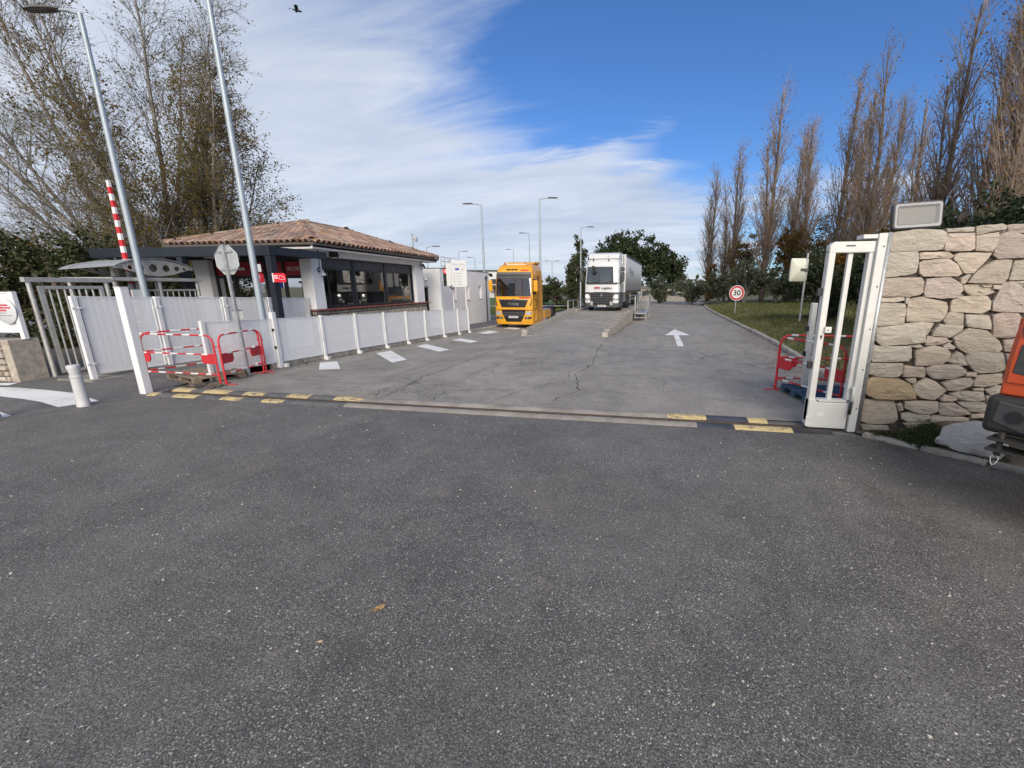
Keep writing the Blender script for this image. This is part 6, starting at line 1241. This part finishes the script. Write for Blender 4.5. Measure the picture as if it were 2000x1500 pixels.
# ---- big half bare tree on the left
def fan_tree(name, lab, base, stems, rg, leaf_p, leaf_s, leafm, H):
    t = thing(name, lab, 'tree', base, 0); tk = MB(); cr = MB(); lf_ = MB()
    for az, tilt_, L, r in stems:
        d = Vector((math.cos(R(az))*math.sin(R(tilt_)), math.sin(R(az))*math.sin(R(tilt_)), math.cos(R(tilt_))))
        p0 = Vector((rg.uniform(-.35, .35), rg.uniform(-.35, .35), -.2)); S = 10; pts, dirs = limb(tk, p0, d, L, r*.8, .015, rg, S, .035, .015, 7)
        for i in range(int(L*3.0)):
            u = rg.uniform(.12, .98); k_ = min(S-1, int(u*S)); q0 = pts[k_].lerp(pts[k_+1], u*S-k_)
            LL = rg.uniform(1.2, 3.7)*(1.1-u*.75)*L/13; bp_, bd = limb(cr, q0, side_dir(dirs[k_], R(rg.uniform(24, 48)), rg), LL, .035*(1.15-u), .009, rg, 5, .06, .05, 4)
            for j in range(int(3+LL*3.6)):
                v = rg.uniform(.2, 1); k2 = min(4, int(v*5)); q1 = bp_[k2].lerp(bp_[k2+1], v*5-k2)
                tp, td = limb(cr, q1, side_dir(bd[k2], R(rg.uniform(22, 50)), rg), rg.uniform(.45, 1.5), .0075, .0035, rg, 3, .07, .04)
                for e in range(rg.choice((2, 3, 4))):
                    ep, _d = limb(cr, tp[rg.choice((1, 2))], side_dir(td[1], R(rg.uniform(20, 55)), rg), rg.uniform(.2, .7), .005, .0024, rg, 2, .08, .04)
                    pr = leaf_p(ep[-1])
                    if rg.random() < pr:
                        for _ in range(rg.choice((4, 6, 8))): leaf(lf_, ep[rg.choice((1, 2))]+Vector((rg.gauss(0, .09), rg.gauss(0, .09), rg.gauss(0, .09))), leaf_s*rg.uniform(.7, 1.3), rg, 0, .4)
    tk.build('trunk', M_BARKG, t, True); c_ = cr.mesh('crown', M_TWIGG, False, False); inst(c_, 'crown', t); me = lf_.mesh('leaves', leafm, False, False); o = inst(me, 'leaves', t); return t
rg = random.Random(31)
# azimuth 0 = +x; the viewer looks along about 126 degrees here, so left of the picture is about 216 degrees
fan_tree('broadleaf_tree', 'big nearly bare tree with long fanning grey branches at the upper left', (-22.6, 16.6, -.4), [(216+rg.uniform(-40, 40), a, L, r) for a, L, r in ((4, 16, .20), (12, 16.5, .18), (20, 17, .18), (27, 17, .16), (34, 16.5, .16), (42, 15.5, .14), (50, 14.5, .13), (58, 13, .12), (66, 11.5, .10))]+[(120, 18, 15.5, .16), (300, 16, 15, .15), (36, 10, 15.5, .17), (36, 20, 13, .14)], rg,
         lambda p: .09 if p.x < -2 else .3, .085, M_LAUT, 16)
fan_tree('broadleaf_tree', 'tree with olive brown leaves and pale trunks behind the guardhouse roof', (-20.9, 16.6, -.4), [(36+rg.uniform(-50, 50), a, L, r) for a, L, r in ((2, 12, .17), (8, 12, .16), (14, 11.5, .16), (20, 10.5, .14), (27, 9.0, .12), (34, 7.5, .11), (42, 6.5, .10))]+[(216, 14, 11.5, .15), (216, 26, 10, .12), (120, 15, 11, .12), (300, 18, 10, .12)], rg,
         lambda p: .95 if p.z < 9 else .8, .10, M_LAUT, 12)
# ---- trees and shrubs with closed crowns
def blob_tree(name, lab, cat, base, lobes, n, ls, lm, rg, trunk=None, group=None, bark=M_BARKB, twigs=0, shell=.55):
    """lobes: (x, y, z, rx, ry, rz); leaves sit mostly in the outer part of many small clumps"""
    t = thing(name, lab, cat, base, 0, group); cr = MB(); tk = MB()
    clumps = []
    for lx, ly, lz, ax, ay, az in lobes:
        for _ in range(max(3, int(2.6*n/26*ax*az/sum(q_[3]*q_[5] for q_ in lobes)))):
            v = Vector((rg.gauss(0, 1), rg.gauss(0, 1), rg.gauss(0, 1))).normalized()*(rg.uniform(shell, 1.0)); clumps.append((Vector((lx+v.x*ax, ly+v.y*ay, lz+v.z*az)), min(ax, az)*rg.uniform(.16, .34)))
    for c_, rr in clumps:
        for _ in range(26):
            v = Vector((rg.gauss(0, .55), rg.gauss(0, .55), rg.gauss(0, .45)))*rr; leaf(cr, c_+v, ls*rg.uniform(.65, 1.35), rg, 0)
    if trunk:
        for p0, p1, r0, r1 in trunk: limb(tk, Vector(p0), (Vector(p1)-Vector(p0)), (Vector(p1)-Vector(p0)).length, r0, r1, rg, 5, .05, 0, 6)
        top = Vector(trunk[0][1])
        for c_, rr in clumps[::max(1, len(clumps)//40)]: tk.tube([top+Vector((0, 0, -.5)), top.lerp(c_, .5)+Vector((0, 0, .2)), c_], [.06, .035, .012], 4, False)
        tk.build('trunk', bark, t, True)
    inst(cr.mesh('crown', lm, False, False), 'crown', t); return t
rg = random.Random(77)
def lob(cx, cz, ax, az, k_, ay=None):
    """k lobes filling an ellipsoid"""
    ay = ay or ax; L = []
    for _ in range(k_): v = Vector((rg.gauss(0, 1), rg.gauss(0, 1), rg.gauss(0, 1))).normalized()*rg.uniform(.35, .75); s_ = rg.uniform(.32, .52); L.append((cx+v.x*ax, v.y*ay, cz+v.z*az, ax*s_, ay*s_, az*s_))
    return L
GP = 'pines beyond the weighbridge'
blob_tree('pine_tree', 'broad dark green umbrella pine rising behind the white trailer', 'tree', (-3.4, 65, -.7), lob(0, 7.4, 5.4, 3.6, 22)+lob(3.6, 6.2, 3.4, 3.0, 10)+lob(-2.5, 6.4, 3, 2.6, 6), 7600, .36, M_LPINE, rg, [((0, 0, 0), (.2, 0, 6.5), .32, .14), ((.6, 0, 0), (2.5, .4, 5.5), .22, .08)], GP)
blob_tree('pine_tree', 'small dark pine at the right end of the pine group', 'tree', (3.0, 62, -.6), lob(-.3, 5.0, 3.0, 3.2, 14), 3000, .34, M_LPINE, rg, [((0, 0, 0), (0, 0, 5.0), .22, .08)], GP)
blob_tree('conifer_tree', 'narrow conical green tree left of the white truck', 'tree', (-8.6, 54.4, -.7), [(0, 0, 1.6, 1.9, 1.9, 1.6), (.3, 0, 3.2, 1.7, 1.7, 1.5), (-.2, 0, 4.9, 1.4, 1.4, 1.4), (.1, 0, 6.5, 1.05, 1.05, 1.3), (0, 0, 8.1, .6, .6, 1.2)], 2600, .26, M_LDARK, rg, [((0, 0, 0), (0, 0, 7.5), .18, .04)])
for i, (x, y, w_, h_) in enumerate(((-12.6, 58.7, 2.4, 2.4), (-14.8, 61, 2.2, 2.0), (-10.4, 60, 1.8, 2.6))): blob_tree('shrub', ['dark rounded shrub right behind the orange truck cab', 'low dark shrub beyond the orange truck chassis', 'dark shrub between the orange truck and the conical tree'][i], 'shrub', (x, y, -.7), lob(0, h_*.9, w_, h_, 6), 900, .26, M_LDARK, rg, [((0, 0, 0), (0, 0, 1.2), .1, .05)], 'shrubs beyond the trucks')
OL = [(2.2, 55, 2.1, 1.7), (5.2, 52, 2.3, 1.8), (8.1, 49, 2.4, 1.8), (10.0, 45.2, 2.7, 2.0), (12.4, 43, 2.2, 1.7), (13.8, 41.5, 1.7, 1.6)]
OLAB = ['grey green olive bush nearest the white trailer', 'second grey green olive bush from the trailer', 'olive bush under the leftmost poplars', 'widest olive bush straight behind the speed sign', 'olive bush just right of the widest one', 'small olive bush at the right end of the row']
for (x, y, w_, h_), lab in zip(OL, OLAB): blob_tree('olive_bush', lab, 'bush', (x, y, lawn_z(x, y)-.1), lob(0, h_*1.12, w_, h_, 9), 2100, .17, M_LOLIVE, rg, [((0, 0, 0), (.1, 0, 1.2), .14, .06), ((.1, .1, 0), (-.6, 0, 1.3), .1, .05)], 'olive bushes along the lawn', M_BARKG)
BR = [(11.5, 53, 2.3, 4.2, M_LBROWN), (14.2, 47, 2.2, 3.8, M_LBROWN), (15.6, 42.5, 1.9, 3.7, M_LRUST), (15.9, 37, 1.7, 3.3, M_LRUST), (15.2, 31.5, 1.3, 2.7, M_LBROWN), (14.9, 26.2, 1.0, 2.9, M_LRUST), (19, 52, 3.6, 4.4, M_LPINE), (22, 46, 3.4, 4.4, M_LPINE), (21, 39, 2.6, 3.6, M_LBROWN), (8.9, 60.5, 1.2, 2.6, M_LRUST), (25, 40, 3.4, 4.0, M_LPINE)]
BLAB = ['brown leaved shrub under the second group of poplars', 'brown leaved shrub left of the mirror pole among the poplars', 'rusty orange shrub just above the back of the traffic mirror', 'rusty shrub left of the gate top behind the mirror', 'brown shrub under the floodlight among the trunks', 'golden shrub at the foot of the leaning poplar', 'dark pine crown behind the fourth poplar', 'dark pine crown behind the orange leaved poplar', 'brown leaved crown behind the widest poplar', 'small rusty shrub at the foot of the leftmost poplar', 'dark pine crown far behind the gate']
for (x, y, w_, h_, m_), lab in zip(BR, BLAB): blob_tree('shrub' if 'shrub' in lab else 'background_tree', lab, 'shrub' if 'shrub' in lab else 'tree', (x, y, lawn_z(x, y)-.1), lob(0, h_*1.05, w_, h_*.95, 8), int(1500*w_/2), .22, m_, rg, [((0, 0, 0), (0, 0, h_), .16, .06)])
# evergreen hedge: separate shrubs that have grown together
HG = [(8.6, 22.6, 1.7, 2.1), (9.6, 20.3, 1.8, 2.3), (9.2, 17.6, 1.6, 2.2), (8.6, 15.0, 1.5, 2.15), (8.1, 12.8, 1.35, 2.1), (7.5, 11.0, 1.3, 2.15), (7.3, 9.4, 1.3, 2.3), (8.6, 8.6, 1.4, 2.6)]
HLAB = ['dark hedge shrub behind the traffic mirror pole', 'second hedge shrub from the mirror pole', 'hedge shrub behind the open gate slots', 'hedge shrub seen beside the top of the gate leaf', 'hedge shrub directly behind the floodlight', 'hedge shrub rising just right of the floodlight', 'tall hedge shrub above the right part of the stone wall', 'tallest hedge shrub at the right edge above the wall']
for (x, y, w_, h_), lab in zip(HG, HLAB): blob_tree('hedge_shrub', lab, 'hedge', (x, y, lawn_z(x, y)-.1), lob(0, h_*.92, w_, h_*.95, 10), 6200 if y < 14 else 3600, .085 if y < 14 else .12, M_LHEDGE, rg, [((0, 0, 0), (0, 0, 1.4), .08, .04)], 'evergreen hedge behind the wall', shell=.45)
# left: dark evergreens behind the turnstile
LB = [(-21.5, 9.0, 2.4, 2.5, M_LDARK), (-19.4, 10.8, 1.9, 2.5, M_LDARK), (-21.0, 13.6, 2.0, 2.1, M_LDARK), (-22.6, 16.2, 2.2, 2.2, M_LBROWN), (-18.6, 14.0, 1.2, 1.9, M_LDARK), (-19.0, 17.5, 1.9, 2.3, M_LDARK), (-25.5, 8.0, 3.2, 3.2, M_LDARK), (-24.5, 12.5, 2.6, 2.4, M_LBROWN), (-20.6, 19.5, 2.2, 2.4, M_LDARK)]
LLAB = ['dark evergreen bush at the left edge above the white panel', 'dark evergreen bush above the steel bar gate', 'evergreen bush left of the striped boom', 'brownish bush right of the striped boom', 'evergreen bush under the portico beam', 'evergreen bush at the foot of the leafy tree', 'tall dark tree mass at the far left edge', 'thin brown leaved bush behind the bar gate', 'evergreen bush at the left end of the tile roof']
for (x, y, w_, h_, m_), lab in zip(LB, LLAB): blob_tree('evergreen_bush', lab, 'bush', (x, y, -.3), lob(0, h_*.98, w_, h_*.98, 9), 3000, .13, m_, rg, [((0, 0, 0), (0, 0, 1.5), .09, .04)], 'bushes behind the turnstile', shell=.4)
# far woodland that closes the horizon
fw = MB(); 
for i in range(420):
    a = R(rg.uniform(-75, 85)); d = rg.uniform(150, 260); x, y = d*math.sin(a-R(10)), d*math.cos(a-R(10)); hh = rg.uniform(2.5, 6.0); ww = rg.uniform(4, 9)
    for _ in range(26): v = Vector((rg.gauss(0, .5)*ww, rg.gauss(0, .4)*ww, abs(rg.gauss(0, .5))*hh)); leaf(fw, Vector((x, y, -1.2))+v, rg.uniform(1.4, 3.0), rg, 0)
o = inst(fw.mesh('woodland', M_LDARK, False, False), 'woodland'); setp(o, 'distant dark line of trees along the horizon', 'woodland', kind='stuff')

# ---- grass on the near part of the lawn
def blades(n, xr, yr, h, seed, zf, keep, mis):
    r = random.Random(seed); b = MB()
    while n > 0:
        y = yr[0]+(yr[1]-yr[0])*r.random()**1.7; x = xr(y, r); n -= 1
        if not keep(x, y, r): continue
        z = zf(x, y)-.004; a = r.uniform(0, 6.28); hh = h*r.uniform(.5, 1.4); ww = .006+.0009*y; lx, ly = r.gauss(0, .5)*hh, r.gauss(0, .5)*hh
        i = len(b.v); b.v += [(x-ww*math.cos(a), y-ww*math.sin(a), z), (x+ww*math.cos(a), y+ww*math.sin(a), z), (x+lx, y+ly, z+hh)]; b.f.append((i, i+1, i+2)); b.mi.append(r.choices(range(len(mis)), mis)[0])
    return b
M_GR1 = leafmat('grass_blades', [(0.05, 0.085, 0.016), (0.085, 0.13, 0.026), (0.12, 0.15, 0.04)], .25); M_GR2 = leafmat('dry_grass', [(0.15, 0.12, 0.055), (0.22, 0.175, 0.085), (0.13, 0.12, 0.045)], .2)
g = blades(85000, lambda y, r: kerb_x(y)+.2+abs(r.gauss(0, 1))*(4+y*.16), (7.0, 46), .085, 3, lawn_z, lambda x, y, r: r.random() < .35+.65*sm(-.2, .35, mnoise.noise((x*.5, y*.5, 7))), (2.2, 1.5))
o = inst(g.mesh('grass', [M_GR1, M_GR2], False, False), 'grass'); setp(o, 'short patchy grass of the lawn right of the road', 'grass', kind='stuff')
g = blades(14000, lambda y, r: -9.9-abs(r.gauss(0, 1))*9, (32, 52), .10, 4, lambda x, y: road_z(-9, y)+.06+.45*sm(-14, -40, x), lambda x, y, r: True, (3, .3))
o = inst(g.mesh('grass', [M_GR1, M_GR2], False, False), 'grass'); setp(o, 'bright green grass left of the orange truck lane', 'grass', kind='stuff')
# ================================================================== street furniture and small things
LP = [(-13.2, 33.5, 8.45, 188, 'grey street lamp rising from the corner of the annex'), (-8.74, 34.9, 9.0, 12, 'grey street lamp directly behind the orange truck'), (-16.0, 57.8, 9.2, 175, 'grey street lamp above the orange truck roof, middle of three'), (-25.7, 81, 9.1, 175, 'small street lamp above the left of the orange truck roof'), (-7.5, 49.4, 8.65, 10, 'grey street lamp left of the white truck beside the conical tree'), (-7.6, 79.6, 9.6, 10, 'distant street lamp just above the white trailer'), (-23.9, 43.9, 6.3, 10, 'thin lamp behind the far end of the tile roof'), (-29.2, 63.6, 7.4, 10, 'thin distant mast lamp left of the direction board'), (-30.8, 73.8, 7.2, 180, 'thin distant lamp right of the direction board')]
for x, y, h, az, lab in LP: lamp_post(x, y, -.7, h+.65, lab, R(az), 1.5, .11, .06, .85)
lamp_post(-17.3, 78.1, -.7, 7.3, 'distant double armed street lamp right of the orange truck', R(5), 1.4, .1, .06, .8, True)
# speed sign
sg = thing('speed_sign', 'round red rimmed 30 speed limit sign on a short post', 'road sign', (6.35, 31.0, lawn_z(6.35, 31.0)-.02), R(8)); h0 = 1.62-.15+.0
rod('post', M_GALV, sg, [(0, .05, -.1), (0, .05, h0+.25)], .035, 8); F_ = Matrix.Rotation(R(90), 3, 'X')
for r_, z_, m_, nm in ((.53, .0, M_SIGNBK, 'back_plate'), (.52, .012, M_SIGNW, 'white_rim'), (.49, .016, mat('sign_red', (.42, .01, .03), .45), 'red_ring'), (.355, .020, M_SIGNW, 'white_face')): q = MB(); q.lathe([(r_, z_), (r_, z_+.006)], 36, (0, 0, h0), M=F_); q.build(nm, m_, sg)
text('30', .50, M_TXTK, 'number', sg, (0, -.030, h0), (R(90), 0, 0), .001, xs=1.05, bold=.012)
part('route_plate', M_SIGNBK, sg, (.30, .62, h0+.35), (.75, .64, h0+.80)) if False else None
# back of the traffic mirror
mr_ = thing('traffic_mirror', 'back of a cream rectangular traffic mirror on a steel pole', 'traffic mirror', (7.2, 21.0, lawn_z(7.2, 21)-.05), R(12))
rod('pole', M_GALV, mr_, [(0, 0, -.1), (0, 0, 3.15)], .045, 10); M_CREAM = mat('cream_plastic', (.56, .57, .47), .5, var=.04, dirt=.15)
q = MB(); q.loft([[(x-.30, -.02+yy, 2.42+z) for x, z in rrect(.80*s, 1.02*s2, .08)] for s, s2, yy in ((1, 1, .12), (1, 1, .06), (.92, .93, .03), (.40, .34, -.05), (.36, .30, -.055))]); q.build('housing', M_CREAM, mr_, 30)
part('clamp', M_DGREY, mr_, (-.30, -.10, 2.36), (.06, -.05, 2.48)); part('clamp_plate', M_CREAM, mr_, (-.42, -.085, 2.32), (-.18, -.076, 2.52)); q = MB(); q.prism(rrect(.74, .96, .06), .101, .105, 'y'); o = q.build('mirror_face', M_CHROME, mr_); o.location = (-.30, 0, 2.42)
# litter of leaves, stones and rubble
def litter(n, place, size, seed, mats, name, lab, zoff=.004):
    r = random.Random(seed); b = MB()
    for _ in range(n):
        x, y, z = place(r); s = size*r.uniform(.5, 1.4); a = r.uniform(0, 6.28); c, d = math.cos(a)*s, math.sin(a)*s; cu = s*r.uniform(.1, .5); w_ = r.uniform(.35, .7)
        b.add([(x-c, y-d, z+zoff+cu*r.random()), (x+d*w_, y-c*w_, z+zoff), (x+c, y+d, z+zoff+cu), (x-d*w_, y+c*w_, z+zoff+cu*.3)], [(0, 1, 2, 3)], r.randrange(len(mats)))
    o = inst(b.mesh(name, mats, False, False), name); return setp(o, lab, 'leaf litter', kind='stuff')
M_DL1 = mat('dead_leaf_tan', (.20, .12, .06), .8, var=.3, vscale=30); M_DL2 = mat('dead_leaf_brown', (.11, .065, .035), .8, var=.3, vscale=30); M_DL3 = mat('dead_leaf_pale', (.32, .24, .15), .8, var=.2, vscale=30)
def p_kerb(r): y = 7.2+14*r.random()**1.3; x = kerb_x(y)-.02-abs(r.gauss(0, .42)); return x, y, road_z(x, y)
litter(760, p_kerb, .034, 1, [M_DL1, M_DL2, M_DL3, M_DL1], 'leaf_litter', 'fallen brown leaves gathered along the right kerb')
def p_lawn(r): y = 8+34*r.random()**1.5; x = kerb_x(y)+.3+abs(r.gauss(0, 1))*(3+y*.15); return x, y, lawn_z(x, y)+.03
litter(3800, p_lawn, .05, 2, [M_DL1, M_DL2, M_DL2, M_LRUST], 'leaf_litter', 'brown fallen leaves scattered over the right lawn')
def p_lk(r): y = 8.5+13*r.random(); x = -9.36+abs(r.gauss(0, .10)); return x, y, road_z(x, y)
litter(420, p_lk, .026, 3, [M_DL2, M_DL1, mat('dark_crumbs', (.05, .04, .032), .9)], 'leaf_litter', 'dark crumbs and leaves along the low fence kerb')
def p_all(r): y = 7+10*r.random(); x = r.uniform(-8, 3.4); return x, y, road_z(x, y)
litter(260, p_all, .018, 4, [M_DL2, M_DL3, M_DL1], 'leaf_litter', 'scattered specks of leaf on the worn road')
def p_wb(r): y = r.uniform(17.0, 27); x = -1.38+.077*(y-17)+abs(r.gauss(0, .16)); return x, y, road_z(x, y)
litter(240, p_wb, .04, 5, [M_DL2, M_DL1], 'leaf_litter', 'brown leaves along the foot of the weighbridge wall')
def p_ver(r): t_ = r.random(); x = 3.1+1.4*t_+r.gauss(0, .05); y = 5.86-1.2*t_+r.gauss(0, .06); return x, y, max(.0, verge_z(x, y)) if (x-3.0)*.645+(y-6.0)*.764 > 0 else 0.0
litter(110, p_ver, .022, 6, [M_DL1, M_DL3, M_DL2], 'leaf_litter', 'dry leaves and straw along the near kerb by the wall')
# rubble in the dug-out hole beside the gate post
def chunk(b, p, s, r):
    bm = bmesh.new(); bmesh.ops.create_icosphere(bm, subdivisions=1, radius=s)
    for v in bm.verts: v.co *= r.uniform(.55, 1.2); v.co.z *= .7
    bm.verts.index_update(); b.add([v.co+Vector(p) for v in bm.verts], [[v.index for v in f.verts] for f in bm.faces]); bm.free()
r = random.Random(8); b = MB()
for _ in range(190):
    x = -9.25+.75*r.random()**1.2; y = 6.56+r.random()*.36; chunk(b, (x, y, .008), r.uniform(.012, .055), r)
o = b.build('rubble', mat('broken_asphalt', (.055, .048, .042), .95, var=.45, vscale=9, col2=(.15, .125, .10))); setp(o, 'dark broken asphalt rubble in the hole by the left gate post', 'rubble', kind='stuff')
r = random.Random(9); b = MB()
for _ in range(150): y = 8.7+12*r.random(); chunk(b, (-9.33+abs(r.gauss(0, .07)), y, road_z(-9.4, y)+.004), r.uniform(.01, .035), r)
o = b.build('rubble', M_MORTAR); setp(o, 'small dark stones along the foot of the low fence', 'rubble', kind='stuff')
# single leaves and bits lying on the forecourt
def fallen_leaf(x, y, s, rz, m, lab):
    q = MB(); P = [(-.5, 0, .1), (-.35, .22, .02), (-.1, .30, .10), (.05, .22, .03), (.28, .26, .14), (.5, .0, .22), (.3, -.24, .12), (.02, -.2, .03), (-.15, -.30, .12), (-.36, -.2, .04)]
    q.v = [(a*s, c*s, z*s*.8+.003) for a, c, z in P]+[(0, 0, .004)]; n_ = len(P); q.f = [(i, (i+1) % n_, n_) for i in range(n_)]; q.mi = [0]*n_
    q.tube([(-.5*s, 0, .1*s), (-.85*s, .05*s, .05*s)], .0012, 4); o = q.build('fallen_leaf', m, None, False, loc=(x, y, 0.002), rot=(0, 0, rz)); return setp(o, lab, 'leaf')
fallen_leaf(-1.58, 1.96, .075, R(40), mat('leaf_tan', (.36, .22, .09), .7, var=.35, vscale=40), 'curled tan dead leaf lying alone on the dark asphalt')
fallen_leaf(-1.76, 1.67, .035, R(10), mat('leaf_cream', (.62, .47, .26), .7, var=.2, vscale=40), 'small cream coloured bit of leaf on the asphalt')
M_DUST = mat('pale_dust', (.25, .20, .15), .95)
r = random.Random(10)
def pebbles(n, seed):
    r = random.Random(seed); b = MB()
    for _ in range(n): y = 1.5+4.3*r.random(); x = r.uniform(-7, 3.2); chunk(b, (x, y, .003), r.uniform(.004, .012), r)
    o = b.build('gravel', mat('pale_gravel', (.42, .39, .34), .9, var=.3, vscale=20)); setp(o, 'loose pale gravel specks scattered on the forecourt', 'gravel', kind='stuff')
pebbles(260, 4)
# bird
bd = thing('bird', 'small dark bird flying high in the upper left sky', 'bird', (-19.1, 23.1, 16.5), R(40))
q = MB(); q.loft([[(x, ry*math.cos(R(60*i)), rz_*math.sin(R(60*i))) for i in range(6)] for x, ry, rz_ in ((-.20, .01, .01), (-.10, .045, .04), (.05, .06, .055), (.15, .045, .045), (.22, .035, .035), (.27, .005, .005))]); q.build('body', M_BLACK, bd, True)
for s in (-1, 1): q = MB(); q.v = [(.10, s*.03, .02), (-.06, s*.03, .02), (-.10, s*.22, .10), (-.02, s*.42, .06), (.08, s*.26, .12)]; q.f = [(0, 1, 2, 4), (2, 3, 4)]; q.mi = [0, 0]; q.build('wing', M_BLACK, bd)
q = MB(); q.v = [(-.18, 0, 0), (-.34, .05, 0), (-.34, -.05, 0)]; q.f = [(0, 1, 2)]; q.mi = [0]; q.build('tail', M_BLACK, bd)
# ---- orange machine at the right edge, rear corner in view
mc = thing('orange_machine', 'rear corner of an orange and black work machine at the right edge', 'machine', (2.94, 3.98, .13), R(-51))
# local: x runs along the rear face (to the viewer's right), y away from it into the machine, z up
M_ORM = mat('machine_orange', (.60, .085, .022), .38, var=.05, vscale=4, dirt=.15, coat=.2); M_BKM = mat('machine_black', (.028, .027, .026), .55, var=.2, vscale=6, dirt=.2, dirtcol=(.10, .09, .08)); M_GRM = mat('machine_mesh', (.055, .057, .058), .55, var=.15, vscale=14)
def rbox(name, m, a, c, bev, par=mc):
    o = part(name, m, par, a, c); md = o.modifiers.new('bevel', 'BEVEL'); md.width = bev; md.segments = 4; o.data.polygons.foreach_set('use_smooth', [True]*len(o.data.polygons)); o.data.set_sharp_from_angle(angle=R(60)); return o
q = MB(); secs = []
for z, i0 in ((1.10, .0), (1.30, .0), (1.52, .012), (1.62, .03), (1.70, .075), (1.755, .15), (1.775, .26)): secs.append([(x, y, z) for x, y in ((.05+i0, .03+i0*.7), (.085+i0, .0+i0), (1.7-i0, i0), (1.78-i0, .06+i0), (1.78-i0, 1.6), (.05+i0, 1.6))])
q.loft(secs); q.build('hood', M_ORM, mc, 32)
rbox('lower_hood', M_ORM, (.05, .015, .985), (1.8, 1.6, 1.115), .02); rbox('counterweight', M_BKM, (.0, -.05, .66), (1.85, 1.6, .984), .05); rbox('bumper_block', M_BKM, (.36, -.16, .34), (1.5, .05, .86), .07); rbox('under_frame', M_BKM, (.3, .06, .40), (1.6, 1.5, .659), .03)
q = MB(); q.prism([(.10, 1.18), (.27, 1.15), (.28, 1.40), (.12, 1.42)], -.006, .02, 'y'); q.build('mesh_window', M_GRM, mc, bevel=.01); q = MB(); q.prism([(.12, 1.47), (.16, 1.49), (.16, 1.55), (.10, 1.55)], .0, .03, 'y'); q.build('vent_slot', M_BLACK, mc); q = MB(); q.prism([(.18, 1.49), (.31, 1.46), (.31, 1.53), (.18, 1.55)], .0, .03, 'y'); q.build('vent_slot', M_BLACK, mc)
q = MB(); q.prism([(.06, .76), (.30, .69), (.30, .92), (.08, .945)], -.058, -.03, 'y'); q.build('corner_recess', M_GRM, mc, bevel=.012); q = MB(); q.tube([(.20, -.06, .83), (.20, -.075, .83)], .05, 12); q.build('tail_lamp', M_BLACK, mc)
for zz in (1.15, 1.25, 1.35, 1.45, 1.55): q = MB(); q.lathe([(.008, 0), (.006, .006)], 8, (.068, .12, zz), M=Matrix.Rotation(R(-90), 3, 'Y')); q.build('rivet', M_ORM, mc)
part('seam_strip', M_ORM, mc, (.055, .07, 1.10), (.075, .16, 1.62), .004)
q = MB(); q.tube([(.16, -.12, .50), (.16, -.12, .70)], .022, 10); q.build('hitch_pin', M_BKM, mc, 50)
for zz in (.55, .64): rbox('hitch_plate', M_BKM, (.09, -.18, zz-.010), (.5, .02, zz+.010), .005)
q = MB(); q.tube([(.175, -.145, .50), (.185, -.15, .48), (.17, -.15, .435), (.155, -.152, .42), (.142, -.15, .435), (.135, -.15, .48), (.145, -.145, .50)], .003, 6); q.build('lynch_ring', M_SIGNW, mc)
q = MB(); q.lathe([(.09, 0), (.085, -.03), (.07, -.06)], 14, (.62, -.165, .62), M=Matrix.Rotation(R(90), 3, 'X')); q.build('exhaust_opening', M_BLACK, mc)
for x_, y_ in ((.55, 1.1), (1.55, 1.1)): wheel(mc, x_, y_, .45, .34, 1 if x_ > 1 else -1, M_ORM)
# ---- far buildings
fb = thing('warehouse', 'pale distant warehouse behind the orange truck mirror', 'building', (-33, 92, -1.2), R(8)); part('wall', M_SIGNW, fb, (-14, 0, 0), (6.0, 12, 6.6)); part('roof', M_DGREY, fb, (-14.2, -.2, 6.601), (6.2, 12.2, 6.9)); part('canopy', M_DGREY, fb, (-2, -2.5, 3.2), (5.6, -.01, 3.6))
for k_ in range(6): part('window', M_ANTH, fb, (-12.5+2.2*k_, -.06, 3.8), (-11.1+2.2*k_, -.005, 4.9))
for k_ in range(2): part('loading_door', M_ANTHL, fb, (-1.0+3.2*k_, -.05, 0), (1.4+3.2*k_, -.004, 3.0))
fb = thing('storehouse', 'low pale building glimpsed under the pines right of the trailer', 'building', (4.5, 96, -1.2), R(4)); part('wall', M_CONC, fb, (-6, 0, 0), (5, 9, 3.0)); part('roof', M_CONCD, fb, (-6.3, -.3, 3.001), (5.3, 9.3, 3.25)); 
for k_ in range(3): part('window', M_ANTH, fb, (-5+3*k_, -.06, 1.2), (-3.6+3*k_, -.005, 2.3))
